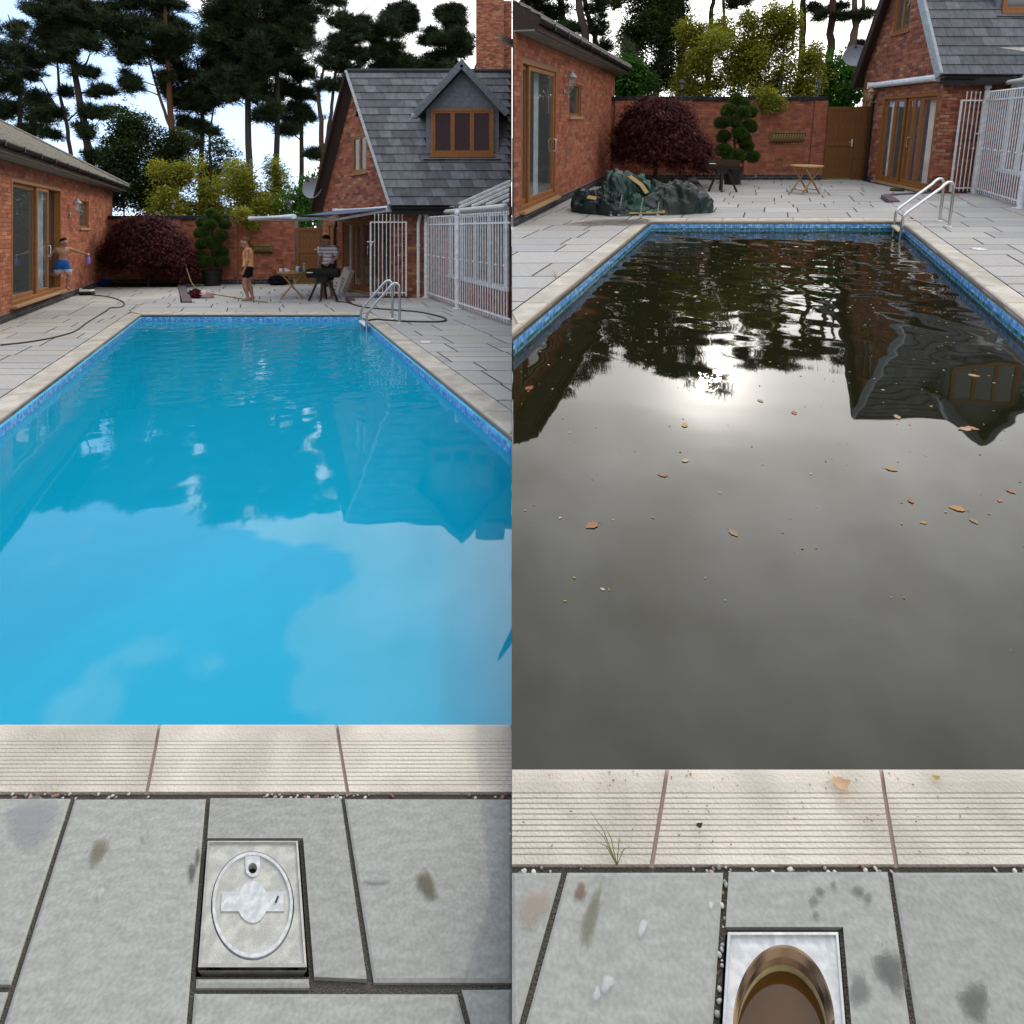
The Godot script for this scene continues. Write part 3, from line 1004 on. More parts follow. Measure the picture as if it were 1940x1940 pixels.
func lantern_head(t: Node, b: Vector3, k: float, m: Material, O: Vector3) -> void:
	var mb := Mb.new()
	mb.lathe([Vector2(0.0, -0.02) * k, Vector2(0.022, 0.0) * k, Vector2(0.045, 0.02) * k, Vector2(0.0, 0.025) * k], place(b), 6, true)
	for i in 6:
		var a := TAU * i / 6
		mb.line(b + Vector3(sin(a) * 0.042, 0.02, cos(a) * 0.042) * k, b + Vector3(sin(a) * 0.075, 0.2, cos(a) * 0.075) * k, 0.005 * k, 5)
	part("cage", mb, m, t, O)
	mb = Mb.new()
	mb.lathe([Vector2(0.04, 0.022) * k, Vector2(0.072, 0.2) * k], place(b), 6, true)
	part("lamp_glass", mb, M.glass, t, O)
	mb = Mb.new()
	mb.lathe([Vector2(0.095, 0.195) * k, Vector2(0.1, 0.205) * k, Vector2(0.06, 0.25) * k, Vector2(0.03, 0.285) * k, Vector2(0.016, 0.3) * k, Vector2(0.02, 0.32) * k, Vector2(0.0, 0.34) * k], place(b), 12)
	part("lamp_hood", mb, m, t, O)

func post_lantern(x: float, y: float, d: float, label: String) -> void:
	var o := w(x, y, d)
	var t := thing("post_lantern", label, "lantern", o)
	var mb := Mb.new()
	mb.lathe([Vector2(0.05, 0.0), Vector2(0.05, 0.012), Vector2(0.018, 0.03), Vector2(0.016, 0.14), Vector2(0.025, 0.15)], Transform3D(), 10)
	part("stem", mb, M.black_iron, t)
	lantern_head(t, Vector3(0, 0.17, 0), 1.0, M.black_iron, Vector3.ZERO)

# ---------- the long low building on the west of the court ----------
func pool_house(c: Dictionary) -> void:
	var pn: Vector2 = c.lb_p; var pq: Vector2 = c.lb_q
	var W := frame_of(w(pn.x, 0, pn.y), w(pq.x, 0, pq.y))
	var O: Vector3 = W.p
	var t := thing("pool_house", c.lb_label, "house", O)
	var H: float = c.lb_h
	var dr: Array = c.lb_door; var wn: Array = c.lb_win
	var tones: Array = c.tones
	brick_wall(t, W, 0.15, func(_s): return H, 0.25 if SD < 0 else 0.02, [dr, wn], {"tones": tones, "single": c.lb_single}, O)
	plinth(t, W, 0.0, 2, [], O, 60)
	var L: float = W.l
	# end walls and the far wall of the room
	var mb := Mb.new()
	# the east plot's building ends at the plot's edge, so its rooms narrow towards the near end
	var back := func(s: float) -> float: return -4.5 if SD < 0 else maxf(-4.5, -(wp(W, s, 0).x - 0.012) / W.out.x)
	var deep := func(m2: Mb, s0: float, s1: float, y0: float, y1: float, front: float, inset := 0.0) -> void:
		var n := 6
		for i in n:
			var u := lerpf(s0, s1, float(i) / n); var v := lerpf(s0, s1, float(i + 1) / n)
			var bu := minf(back.call(u) + inset, front - 0.001); var bv := minf(back.call(v) + inset, front - 0.001)
			m2.hexa([wp(W, u, y0, front), wp(W, v, y0, front), wp(W, v, y0, bv), wp(W, u, y0, bu), wp(W, u, y1, front), wp(W, v, y1, front), wp(W, v, y1, bv), wp(W, u, y1, bu)])
	deep.call(mb, L - 0.25, L - 0.002, 0.0, H, -0.252)
	if SD < 0: wbox(mb, W, 0.0, 0.06, 0.0, H, -4.5, -0.252)
	var n0 := 10
	for i in n0:
		var u := lerpf(0.0, L - 0.25, float(i) / n0); var v := lerpf(0.0, L - 0.25, float(i + 1) / n0)
		var bu: float = back.call(u); var bv: float = back.call(v)
		mb.hexa([wp(W, u, 0, minf(-0.001, bu + 0.08)), wp(W, v, 0, minf(-0.001, bv + 0.08)), wp(W, v, 0, bv), wp(W, u, 0, bu), wp(W, u, H, minf(-0.001, bu + 0.08)), wp(W, v, H, minf(-0.001, bv + 0.08)), wp(W, v, H, bv), wp(W, u, H, bu)])
	part("end_wall", mb, M.mortar, t, O)
	mb = Mb.new()
	deep.call(mb, 0.06, L - 0.25, 0.06, 0.12, -0.01, 0.09)
	part("room_floor", mb, M.room_floor, t, O)
	mb = Mb.new()
	deep.call(mb, 0.06, L - 0.25, H - 0.1, H - 0.01, -0.26, 0.09)
	part("ceiling", mb, M.room_wall, t, O)
	# sliding door
	mb = Mb.new()
	wframe(mb, W, dr[0], dr[1], dr[2], dr[3], 0.07, -0.12, 0.012, 0.006)
	var door := part("door", mb, M.oak, t, O)
	var cs: Array = c.lb_sash
	for i in cs.size(): 
		glazed(door, "sash", W, cs[i][0], cs[i][1], dr[2] + 0.07, dr[3] - 0.07, 0.075, -0.1 + 0.045 * (i % 2), -0.06 + 0.045 * (i % 2), O)
	handle_bar(door, W, cs[cs.size() - 1][1] - 0.04, 1.15, -0.015, O)
	mb = Mb.new()
	wbox(mb, W, dr[0] - 0.06, dr[1] + 0.06, dr[2] - 0.05, dr[2] - 0.001, -0.1, 0.11, 0.008)
	part("door_sill", mb, M.sill_clay, t, O)
	for q in c.lb_curtains: curtain(t, W, q[0], q[1], dr[2] + 0.05, dr[3] - 0.08, -0.3, O)
	# small window
	var win := glazed(t, "window", W, wn[0], wn[1], wn[2], wn[3], 0.06, -0.1, -0.02, O)
	mb = Mb.new()
	wbox(mb, W, wn[0] + 0.05, wn[1] - 0.05, wn[2] + 0.05, wn[3] - 0.05, -0.5, -0.45)
	part("blind", mb, M.room_wall, win, O)
	mb = Mb.new()
	wbox(mb, W, wn[0] - 0.05, wn[1] + 0.06, wn[2] - 0.06, wn[2] - 0.001, -0.1, 0.05, 0.006)
	part("window_sill", mb, M.sill_clay, t, O)
	# eaves and roof: a long slope that turns over a hip at the far end
	var ov: float = 0.34
	mb = Mb.new()
	wbox(mb, W, 0.0, L + ov - 0.03, H, H + 0.02, -0.3 if SD < 0 else -0.02, ov - 0.03)
	if SD < 0: wbox(mb, W, L - 0.2, L + ov - 0.03, H + 0.001, H + 0.019, -4.5, -0.3)
	part("soffit", mb, M.soffit, t, O)
	mb = Mb.new()
	wbox(mb, W, 0.0, L + ov, H + 0.001, H + 0.17, ov - 0.03, ov)
	wbox(mb, W, L + ov - 0.03, L + ov, H + 0.001, H + 0.169, maxf(-4.5, back.call(L)), ov - 0.03)
	part("fascia", mb, M.dark_timber, t, O)
	mb = Mb.new()
	var g0 := wp(W, 0.0, H + 0.15, ov + 0.055); var g1 := wp(W, L + ov + 0.05, H + 0.15, ov + 0.055)
	for i in 8:
		var a0 := PI * i / 8; var a1 := PI * (i + 1) / 8
		var q0: Vector3 = W.out * -cos(a0) * 0.055 + Vector3.DOWN * sin(a0) * 0.055; var q1: Vector3 = W.out * -cos(a1) * 0.055 + Vector3.DOWN * sin(a1) * 0.055
		mb.quad(g0 + q0, g0 + q1, g1 + q1, g1 + q0)
	var k := 0.6
	while k < L:
		wbox(mb, W, k, k + 0.03, H + 0.08, H + 0.165, ov - 0.002, ov + 0.115)
		k += 0.9
	part("gutter", mb, M.black_plastic, t, O)
	# slope made of courses of tiles
	var pitch := tan(deg_to_rad(30.0))
	var run := 2.9
	var courses := 19
	for i in courses:
		var r0 := run * i / courses; var r1 := run * (i + 1) / courses
		var y0 := H + 0.17 + r0 * pitch; var y1 := H + 0.17 + r1 * pitch
		mb = Mb.new()
		mb.col = tint(c.lb_roof, 0.12)
		var n := 1
		var lift := 0.035
		var c0 := 0.0; var c1 := 0.0
		if SD > 0:
			c0 = maxf(0.0, (0.012 - wp(W, 0, 0, ov + 0.06 - r0).x) / W.e.x); c1 = maxf(0.0, (0.012 - wp(W, 0, 0, ov + 0.06 - r1).x) / W.e.x)
		if c1 > L + ov - r1: break
		var A := wp(W, c0, y0 + lift, ov + 0.06 - r0); var B := wp(W, L + ov + 0.05 - r0, y0 + lift, ov + 0.06 - r0)
		var C := wp(W, L + ov + 0.05 - r1, y1 + 0.012, ov + 0.06 - r1); var D := wp(W, c1, y1 + 0.012, ov + 0.06 - r1)
		mb.quad(A, B, C, D)
		mb.quad(A - Vector3(0, lift, 0), B - Vector3(0, lift, 0), B, A)
		var E := wp(W, L + ov + 0.05 - r0, y0 + lift, minf(ov + 0.06 - r0, back.call(L + ov + 0.05 - r0))); var F := wp(W, L + ov + 0.05 - r1, y1 + 0.012, minf(ov + 0.06 - r1, back.call(L + ov + 0.05 - r1)))
		mb.quad(B, E, F, C)
		mb.quad(B - Vector3(0, lift, 0), E - Vector3(0, lift, 0), E, B)
		part("tile_course", mb, M.slate, t, O)
	if SD < 0:
		mb = Mb.new()
		mb.quad(wp(W, 0.0, H + 0.19 + run * pitch, ov + 0.06 - run), wp(W, L + ov + 0.05 - run, H + 0.19 + run * pitch, ov + 0.06 - run), wp(W, L + ov + 0.05 - run, H + 0.57, -4.5), wp(W, 0.0, H + 0.57, -4.5))
		wbox(mb, W, 0.0, 0.03, H + 0.02, H + 0.16, -4.5, ov - 0.03)
		part("roof_back", mb, M.slate, t, O)
	mb = Mb.new()
	mb.col = Color(0.2, 0.19, 0.17)
	var hr := run if SD < 0 else minf(run, (wp(W, L + ov, 0, ov).x - 0.1) / (W.e.x + W.out.x))
	mb.tube(pv([wp(W, L + ov + 0.03, H + 0.22, ov + 0.04), wp(W, L + ov + 0.05 - hr, H + 0.2 + hr * pitch, ov + 0.06 - hr)]), PackedFloat32Array([0.05]), 8)
	part("hip_ridge", mb, M.slate, t, O)
	if SD > 0:
		mb = Mb.new()
		mb.plate(pv([wp(W, 0.002, H + 0.005, -0.02), wp(W, 0.002, H + 0.005, ov), wp(W, 0.002, H + 0.18, ov + 0.05), wp(W, 0.002, H + 0.17 + (ov + 0.08) * pitch, -0.02)]), W.e * -0.02)
		part("verge_end", mb, M.dark_timber, t, O)
	# lantern by the door
	lantern_wall(W, c.lb_lamp, c.lb_lamp_y, c.lb_lamp_label, M.lead_pale)

# ---------- the garden wall at the back ----------
func garden_wall(c: Dictionary) -> void:
	var g: Array = c.bw   # a0, a1, d, height, base
	var W := frame_of(w(g[0], 0, g[2]), w(g[1], 0, g[2]), 1.0)
	var O: Vector3 = W.p
	var t := thing("garden_wall", c.bw_label, "wall", O)
	var h: float = g[3]
	brick_wall(t, W, g[4] + 0.15, func(_s): return h - 0.11, 0.22, [], {"tones": c.bw_tones}, O)
	plinth(t, W, g[4], 2, [], O)
	for z in c.bw_piers:
		var P := frame_of(w(z[0], 0, g[2]), w(z[1], 0, g[2]), 1.0)
		P.p += P.out * 0.055
		brick_wall(t, P, g[4] + 0.15, func(_s): return h - 0.11, 0.054, [], {"tones": c.bw_tones, "called": "pier", "bricks": "pier_brickwork"}, O)
		plinth(t, P, g[4], 2, [], O)
	var n := int(W.l / 0.075)
	for i in n:
		var mb := Mb.new()
		mb.col = tint(Color(0.05, 0.052, 0.06), 0.3)
		wbox(mb, W, i * 0.075 + 0.003, i * 0.075 + 0.071, h - 0.11, h + rf(-0.003, 0.003), -0.25, 0.075, 0.006)
		part("coping_brick", mb, M.brick, t, O)

func gate(c: Dictionary) -> void:
	var g: Array = c.gate   # a0, a1, d, height, base
	var W := frame_of(w(g[0], 0, g[2]), w(g[1], 0, g[2]), 1.0)
	var O := wp(W, W.l * 0.5, g[4])
	var t := thing("garden_gate", c.gate_label, "gate", O)
	var L: float = W.l
	var mb := Mb.new()
	wframe(mb, W, 0.01, L - 0.01, g[4] + 0.03, g[3], 0.1, -0.03, 0.03)
	wbox(mb, W, 0.11, L - 0.11, g[4] + 0.92, g[4] + 1.07, -0.03, 0.029, 0.004)
	part("frame", mb, c.gate_mat, t, O)
	mb = Mb.new()
	wbox(mb, W, L + 0.005, L + c.gate_post, g[4], g[3] + 0.02, -0.05, 0.05, 0.006)
	part("gate_post", mb, c.gate_mat, t, O)
	for r in [[g[4] + 0.13, g[4] + 0.92], [g[4] + 1.07, g[3] - 0.1]]:
		for i in 5:
			mb = Mb.new()
			var wd := (L - 0.22) / 5
			wbox(mb, W, 0.11 + i * wd + 0.002, 0.11 + (i + 1) * wd - 0.002, r[0], r[1], -0.01, 0.012, 0.003)
			part("board", mb, c.gate_mat, t, O)
	mb = Mb.new()
	wbox(mb, W, L - 0.085, L - 0.045, g[4] + 0.92, g[4] + 1.12, 0.03, 0.04, 0.003)
	mb.line(wp(W, L - 0.065, g[4] + 1.04, 0.04), wp(W, L - 0.065, g[4] + 1.04, 0.08), 0.009)
	mb.line(wp(W, L - 0.065, g[4] + 1.04, 0.08), wp(W, L - 0.17, g[4] + 1.04, 0.085), 0.009)
	part("handle", mb, M.white_plastic, t, O)

func trough(c: Dictionary) -> void:
	var q: Array = c.trough  # a0 a1 d y0 y1
	var W := frame_of(w(q[0], 0, q[2]), w(q[1], 0, q[2]), 1.0)
	var O := wp(W, W.l * 0.5, q[3])
	var t := thing("hanging_trough", c.trough_label, "planter", O)
	var L: float = W.l
	var R: float = (q[4] - q[3])
	var prof := func(an: float, k: float) -> Vector2: return Vector2(cos(an) * R * 0.9 * k, -sin(an) * R * 0.95 * k)
	var mb := Mb.new()
	for i in 8:
		var u0: Vector2 = prof.call(PI * 0.5 * i / 8, 0.92); var u1: Vector2 = prof.call(PI * 0.5 * (i + 1) / 8, 0.92)
		mb.quad(wp(W, 0.01, q[4] + u0.y, 0.02 + u0.x), wp(W, 0.01, q[4] + u1.y, 0.02 + u1.x), wp(W, L - 0.01, q[4] + u1.y, 0.02 + u1.x), wp(W, L - 0.01, q[4] + u0.y, 0.02 + u0.x))
		for e in [0.01, L - 0.01]: mb.tri(wp(W, e, q[4], 0.02), wp(W, e, q[4] + u0.y, 0.02 + u0.x), wp(W, e, q[4] + u1.y, 0.02 + u1.x))
	mb.quad(wp(W, 0.01, q[4] - 0.03, 0.02), wp(W, L - 0.01, q[4] - 0.03, 0.02), wp(W, L - 0.01, q[4] - 0.03, 0.02 + R * 0.8), wp(W, 0.01, q[4] - 0.03, 0.02 + R * 0.8))
	part("liner", mb, M.straw, t, O)
	for k in 13:
		mb = Mb.new()
		var s := L * k / 12.0
		var pp := PackedVector3Array()
		for i in 7:
			var u: Vector2 = prof.call(PI * 0.5 * i / 6, 1.0)
			pp.append(wp(W, s, q[4] + u.y, 0.02 + u.x))
		mb.tube(pp, PackedFloat32Array([0.007]), 5)
		part("iron_hoop", mb, M.black_iron, t, O)
	mb = Mb.new()
	mb.line(wp(W, 0, q[4], 0.02 + R * 0.9), wp(W, L, q[4], 0.02 + R * 0.9), 0.008, 6)
	mb.line(wp(W, 0, q[4], 0.02), wp(W, L, q[4], 0.02), 0.008, 6)
	part("iron_rim", mb, M.black_iron, t, O)
	mb = Mb.new()
	for i in 70:
		var s := rf(0.05, L - 0.02)
		var b := wp(W, s, q[4] - 0.02, rf(0.04, R * 0.8))
		var far: Vector3 = b + W.e * rf(-0.15, 0.25) + Vector3.UP * rf(0.0, 0.08) + W.out * rf(0, 0.08)
		mb.col = Color(0.4, 0.3, 0.1).lerp(Color(0.25, 0.25, 0.08), rf(0, 1))
		mb.tube(pv([b, b.lerp(far, 0.6) + Vector3.UP * 0.05, far + Vector3.DOWN * rf(0, 0.14)]), PackedFloat32Array([0.003, 0.003, 0.001]), 3, false)
	part("dry_stems", mb, M.paint, t, O, true)

# ---------- the steep-roofed house on the east of the court ----------
func gable_house(c: Dictionary) -> void:
	var pn: Vector2 = c.rh_p; var pq: Vector2 = c.rh_q
	var W := frame_of(w(pn.x, 0, pn.y), w(pq.x, 0, pq.y), -1.0)
	var O: Vector3 = W.p
	var L: float = W.l
	var ye: float = c.rh_eave; var ya: float = c.rh_ridge; var yb: float = c.rh_base
	var t := thing("gable_house", c.rh_label, "house", O)
	var top := func(s: float) -> float: return ye + (ya - ye) * (1.0 - absf(2.0 * s / L - 1.0)) - 0.05
	var dr: Array = c.rh_door; var wn: Array = c.rh_win; var wd: Array = c.rh_side_door
	brick_wall(t, W, yb + 0.15, top, 0.25, [dr, wn, wd], {"tones": c.rh_tones, "single": c.rh_single, "peaks": [L * 0.5], "core0": 0.04}, O)
	plinth(t, W, yb, 2, [[dr[0] - 0.05, dr[1] + 0.05]], O)
	# front wall, parallel to the pool's ends
	var xe: float = c.rh_x1
	var W2 := frame_of(W.p + Vector3(0.0, 0, 0.001), W.p + Vector3(xe - W.p.x, 0, 0.001))
	brick_wall(t, W2, 0.0, func(_s): return ye - 0.02, 0.25, [], {"tones": c.rh_tones, "called": "front_wall", "bricks": "front_brickwork", "core0": 0.27}, O)
	var X := Vector3(1, 0, 0)
	var mb := Mb.new()
	# room behind the doors
	mb.quad(wp(W, 0.3, yb + 0.04, -0.01), wp(W, L - 0.1, yb + 0.04, -0.01), wp(W, L - 0.1, yb + 0.04, -3.0), wp(W, 0.3, yb + 0.04, -3.0))
	part("room_floor", mb, M.room_floor, t, O)
	mb = Mb.new()
	var rm := 2.2
	mb.hexa([wp(W, 0.26, yb, -rm), wp(W, 0.26, yb, -rm - 0.1), wp(W, L, yb, -rm - 0.1), wp(W, L, yb, -rm), wp(W, 0.26, ye + 0.3, -rm), wp(W, 0.26, ye + 0.3, -rm - 0.1), wp(W, L, ye + 0.3, -rm - 0.1), wp(W, L, ye + 0.3, -rm)])
	wbox(mb, W, 0.26, L, ye + 0.12, ye + 0.2, -rm, -0.26)
	wbox(mb, W, L - 0.12, L - 0.01, yb, ye + 0.12, -rm, -0.26)
	part("room_wall", mb, M.pale_wall, t, O)
	# end and back closing walls
	mb = Mb.new()
	var xs: float = xe
	var mid := wp(W, L * 0.5, 0, 0)
	for x in [xs - 0.05]:
		var z0: float = W.p.z - 0.255
		var z1 := wp(W, L, 0).z
		mb.plate(pv([Vector3(x, yb, z0), Vector3(x, yb, z1), Vector3(x, ye - 0.03, z1), Vector3(x, ya - 0.12, mid.z), Vector3(x, ye - 0.03, z0)]), Vector3(-0.05 * SD, 0, 0) if SD < 0 else Vector3(0.05, 0, 0))
	part("end_wall", mb, M.mortar, t, O)
	# folding doors
	mb = Mb.new()
	wframe(mb, W, dr[0], dr[1], dr[2], dr[3], 0.065, -0.11, 0.01, 0.005)
	var door := part("door", mb, M.oak, t, O)
	var leaves: Array = c.rh_leaves
	for i in leaves.size(): glazed(door, "door_leaf", W, leaves[i][0], leaves[i][1], dr[2] + 0.065, dr[3] - 0.065, 0.07, -0.09, -0.035, O)
	handle_bar(door, W, leaves[2][0] + 0.04, dr[2] + 1.05, -0.03, O)
	mb = Mb.new()
	wbox(mb, W, dr[0] - 0.05, dr[1] + 0.05, dr[2] - 0.06, dr[2] - 0.001, -0.1, 0.09, 0.006)
	part("door_sill", mb, M.sill_clay, t, O)
	for q in c.rh_curtains: curtain(t, W, q[0], q[1], dr[2] + 0.05, dr[3] - 0.07, -0.17, O, M.pale_wall)
	# plain timber side door
	mb = Mb.new()
	wframe(mb, W, wd[0], wd[1], wd[2], wd[3], 0.05, -0.1, 0.008)
	var sdr := part("side_door", mb, M.oak, t, O)
	mb = Mb.new()
	wbox(mb, W, wd[0] + 0.05, wd[1] - 0.05, wd[2] + 0.05, wd[3] - 0.05, -0.06, -0.02)
	part("door_panel", mb, M.oak, sdr, O)
	# gable window
	var wf := Mb.new()
	wframe(wf, W, wn[0], wn[1], wn[2], wn[3], 0.05, -0.1, 0.006)
	var win := part("window", wf, M.oak, t, O)
	var m2: float = (wn[0] + wn[1]) * 0.5
	glazed(win, "casement", W, wn[0] + 0.05, m2, wn[2] + 0.05, wn[3] - 0.05, 0.045, -0.07, -0.01, O)
	glazed(win, "casement", W, m2, wn[1] - 0.05, wn[2] + 0.05, wn[3] - 0.05, 0.045, -0.07, -0.01, O)
	mb = Mb.new()
	wbox(mb, W, wn[0] - 0.05, wn[1] + 0.05, wn[2] - 0.05, wn[2] - 0.001, -0.08, 0.05, 0.005)
	part("window_sill", mb, M.oak, t, O)
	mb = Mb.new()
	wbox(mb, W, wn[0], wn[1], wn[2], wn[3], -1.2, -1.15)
	part("unlit_room_panel", mb, M.dark_timber, win, O)  # dark panel set behind the panes in place of an unlit room
	# roof
	var ov := 0.2
	var E1 := wp(W, -0.28, ye - 0.40, ov); var A := wp(W, L * 0.5, ya, ov); var E2 := wp(W, L + 0.28, ye - 0.40, ov)
	var len_x := xe - E1.x
	mb = Mb.new()
	var sl := A - E1
	var up := X.cross(sl).normalized()
	if up.y < 0: up = -up
	var lenA := xe - A.x
	mb.hexa([E1 - up * 0.06, Vector3(xe, E1.y, E1.z) - up * 0.06, Vector3(xe, A.y, A.z) - up * 0.06, A - up * 0.06, E1, Vector3(xe, E1.y, E1.z), Vector3(xe, A.y, A.z), A])
	var s2 := A - E2
	var up2 := s2.cross(X).normalized()
	if up2.y < 0: up2 = -up2
	mb.hexa([A - up2 * 0.06, Vector3(xe, A.y, A.z) - up2 * 0.06, Vector3(xe, E2.y, E2.z) - up2 * 0.06, E2 - up2 * 0.06, A + up2 * 0.03, Vector3(xe, A.y, A.z) + up2 * 0.03, Vector3(xe, E2.y, E2.z) + up2 * 0.03, E2 + up2 * 0.03])
	mb.col = Color(0.06, 0.065, 0.07)
	part("roof_deck", mb, M.dark_timber, t, O)
	var rows := 17
	var tw := 0.30
	var sv := sl / rows
	var tones := []
	for k in 6:
		var g := rf(0.75, 1.3)
		tones.append(Color(c.rh_slate.r * g, c.rh_slate.g * g, c.rh_slate.b * g))
	var kept := {}
	var dm: Array = c.dormer   # centre x, half width, base y, eave y, apex y
	var zf: float = E1.z + (dm[2] - E1.y) / sl.y * sl.z
	for i in rows:
		var at := E1 + sv * i
		var x := at.x
		var first := i % 2 == 1
		while x < xe - 0.02:
			var wide := minf(tw * 0.5 if first else tw, xe - x)
			first = false
			var yy := at.y + sv.y * 0.5
			var hid: bool = absf(x + wide * 0.5 - dm[0]) < dm[1] - 0.15 and yy > dm[2] and yy < dm[3] + 0.3
			if not hid:
				var kind := rng.randi() % 6
				var key := "%d %.2f" % [kind, wide]
				if not kept.has(key):
					var b := Mb.new()
					b.col = tones[kind]
					var u := X * (wide - 0.006)
					var lo := up * (0.034 + 0.002 * (kind % 3)); var hi := up * 0.012
					var tv := sv * 1.08
					b.hexa([Vector3.ZERO, u, u + tv, tv, lo, u + lo, u + tv + hi, tv + hi])
					kept[key] = b.mesh(M.slate)
				var m := MeshInstance3D.new()
				m.name = "roof_tile"
				m.mesh = kept[key]
				m.position = Vector3(x, at.y, at.z) + up * 0.002 - O
				t.add_child(m, true)
			x += wide
	mb = Mb.new()
	mb.col = Color(0.05, 0.05, 0.055)
	mb.tube(pv([A + Vector3(0, 0.01, 0), Vector3(xe, A.y + 0.01, A.z)]), PackedFloat32Array([0.07]), 8)
	part("ridge", mb, M.slate, t, O)
	# verge boards
	mb = Mb.new()
	mb.bar(E1 - X * 0.035 + up * 0.02, A - X * 0.035 + up * 0.02, 0.07, 0.09, 0.008, up)
	mb.bar(E1 - X * 0.03 - up * 0.09, A - X * 0.03 - up * 0.09, 0.03, 0.13, 0.004, up)
	part("verge", mb, M.lead_pale, t, O)
	mb = Mb.new()
	mb.bar(E2 - X * 0.03 - up2 * 0.06, A - X * 0.03 - up2 * 0.06, 0.06, 0.2, 0.006, up2)
	part("far_verge", mb, M.dark_timber, t, O)
	mb = Mb.new()
	var gy := E1 + Vector3(0, -0.03, 0.05)
	for i in 8:
		var a0 := PI * i / 8; var a1 := PI * (i + 1) / 8
		var q0 := Vector3(0, -sin(a0) * 0.055, cos(a0) * 0.055); var q1 := Vector3(0, -sin(a1) * 0.055, cos(a1) * 0.055)
		var ge := Vector3(minf(xe, gy.x + c.gutter_len), gy.y, gy.z)
		mb.quad(gy + q0, ge + q0, ge + q1, gy + q1)
	mb.bar(E1 + Vector3(0, -0.12, -0.02), Vector3(xe, E1.y - 0.12, E1.z - 0.02), 0.03, 0.16)
	part("gutter", mb, M.black_plastic, t, O)
	# dormer
	var bx: float = dm[0]; var hw: float = dm[1]
	mb = Mb.new()
	var zb := zf - 2.4
	var f := [Vector3(bx - hw, dm[2] - 0.1, zf), Vector3(bx + hw, dm[2] - 0.1, zf), Vector3(bx + hw, dm[3], zf), Vector3(bx, dm[4] - 0.1, zf), Vector3(bx - hw, dm[3], zf)]
	mb.plate(pv(f), Vector3(0, 0, 0.08))
	for sx in [-1.0, 1.0]:
		mb.box(place(Vector3(bx + sx * (hw - 0.04), (dm[2] + dm[3]) * 0.5 - 0.05, (zf - 0.081 + zb) * 0.5)), Vector3(0.08, dm[3] - dm[2] + 0.098, zf - 0.081 - zb))
	var dorm := part("dormer", mb, M.lead, t, O)
	mb = Mb.new()
	mb.box(place(Vector3(bx, dm[2] - 0.12, zf + 0.07)), Vector3(hw * 2 + 0.1, 0.012, 0.2), 0.003)
	for sx in [-1.0, 1.0]:
		mb.bar(Vector3(bx + sx * (hw + 0.03), dm[2] - 0.1, zf + 0.02), Vector3(bx + sx * (hw + 0.03), dm[3], zf + 0.02 + (dm[3] - dm[2] + 0.1) / sl.y * sl.z), 0.08, 0.04)
	part("flashing", mb, M.lead_pale, dorm, O)
	for sx in [-1.0, 1.0]:
		var e0 := Vector3(bx + sx * (hw + 0.22), dm[3] - 0.12, zf + 0.2)
		var r0 := Vector3(bx, dm[4], zf + 0.2)
		var n := 8
		for i in n:
			var b := Mb.new()
			b.col = tint(c.rh_slate, 0.2)
			var p0 := e0.lerp(r0, float(i) / n); var p1 := e0.lerp(r0, float(i + 1) / n)
			var k := Vector3(0, 0, -2.9)
			var nu := Vector3(0, 0.03, 0); var nd := Vector3(0, 0.008, 0)
			b.quad(p0 + nu, p0 + nu + k, p1 + nd + k, p1 + nd)
			b.quad(p0 - nd, p0 - nd + k, p0 + nu + k, p0 + nu)
			b.quad(p0 - nd, p0 + nu, p1 + nd, p1 - nd)
			part("tile_course", b, M.slate, dorm, O)
		var v := Mb.new()
		v.bar(e0 + Vector3(0, -0.03, 0.03), r0 + Vector3(0, 0.0, 0.03), 0.05, 0.17, 0.01, Vector3(sx, 1, 0).normalized())
		part("barge_board", v, M.lead, dorm, O)
	mb = Mb.new()
	mb.tube(pv([Vector3(bx, dm[4] + 0.03, zf + 0.22), Vector3(bx, dm[4] + 0.03, zf - 2.6)]), PackedFloat32Array([0.07]), 8)
	part("dormer_ridge", mb, M.lead, dorm, O)
	mb = Mb.new()
	var vx := bx - hw - 0.22
	mb.bar(Vector3(vx + 0.02, dm[3] - 0.1, zf + 0.12), Vector3(bx - 0.1, dm[4] - 0.05, zf - 0.9), 0.1, 0.03)
	mb.box(place(Vector3(vx - 0.03, dm[3] - 0.17, zf + 0.1)), Vector3(0.16, 0.12, 0.14), 0.02)
	part("valley_lead", mb, M.lead_pale, dorm, O)
	var D := frame_of(Vector3(bx - hw + 0.12, 0, zf), Vector3(bx + hw - 0.12, 0, zf))
	mb = Mb.new()
	wframe(mb, D, 0.0, D.l, dm[2] - 0.02, dm[3] + 0.02, 0.06, 0.002, 0.05)
	wbox(mb, D, -0.03, D.l + 0.03, dm[2] - 0.08, dm[2] - 0.021, 0.002, 0.1, 0.005)
	var dw := part("dormer_window", mb, M.oak, dorm, O)
	for i in 3:
		var q: float = (D.l - 0.12) / 3.0
		var b := Mb.new()
		wframe(b, D, 0.06 + i * q, 0.06 + (i + 1) * q, dm[2] + 0.04, dm[3] - 0.04, 0.05, 0.003, 0.04)
		part("casement_frame", b, M.oak, dw, O)
		b = Mb.new()
		wbox(b, D, 0.11 + i * q, 0.01 + (i + 1) * q, dm[2] + 0.09, dm[3] - 0.09, 0.004, 0.02)
		part("pane", b, M.dark_pane, dw, O)

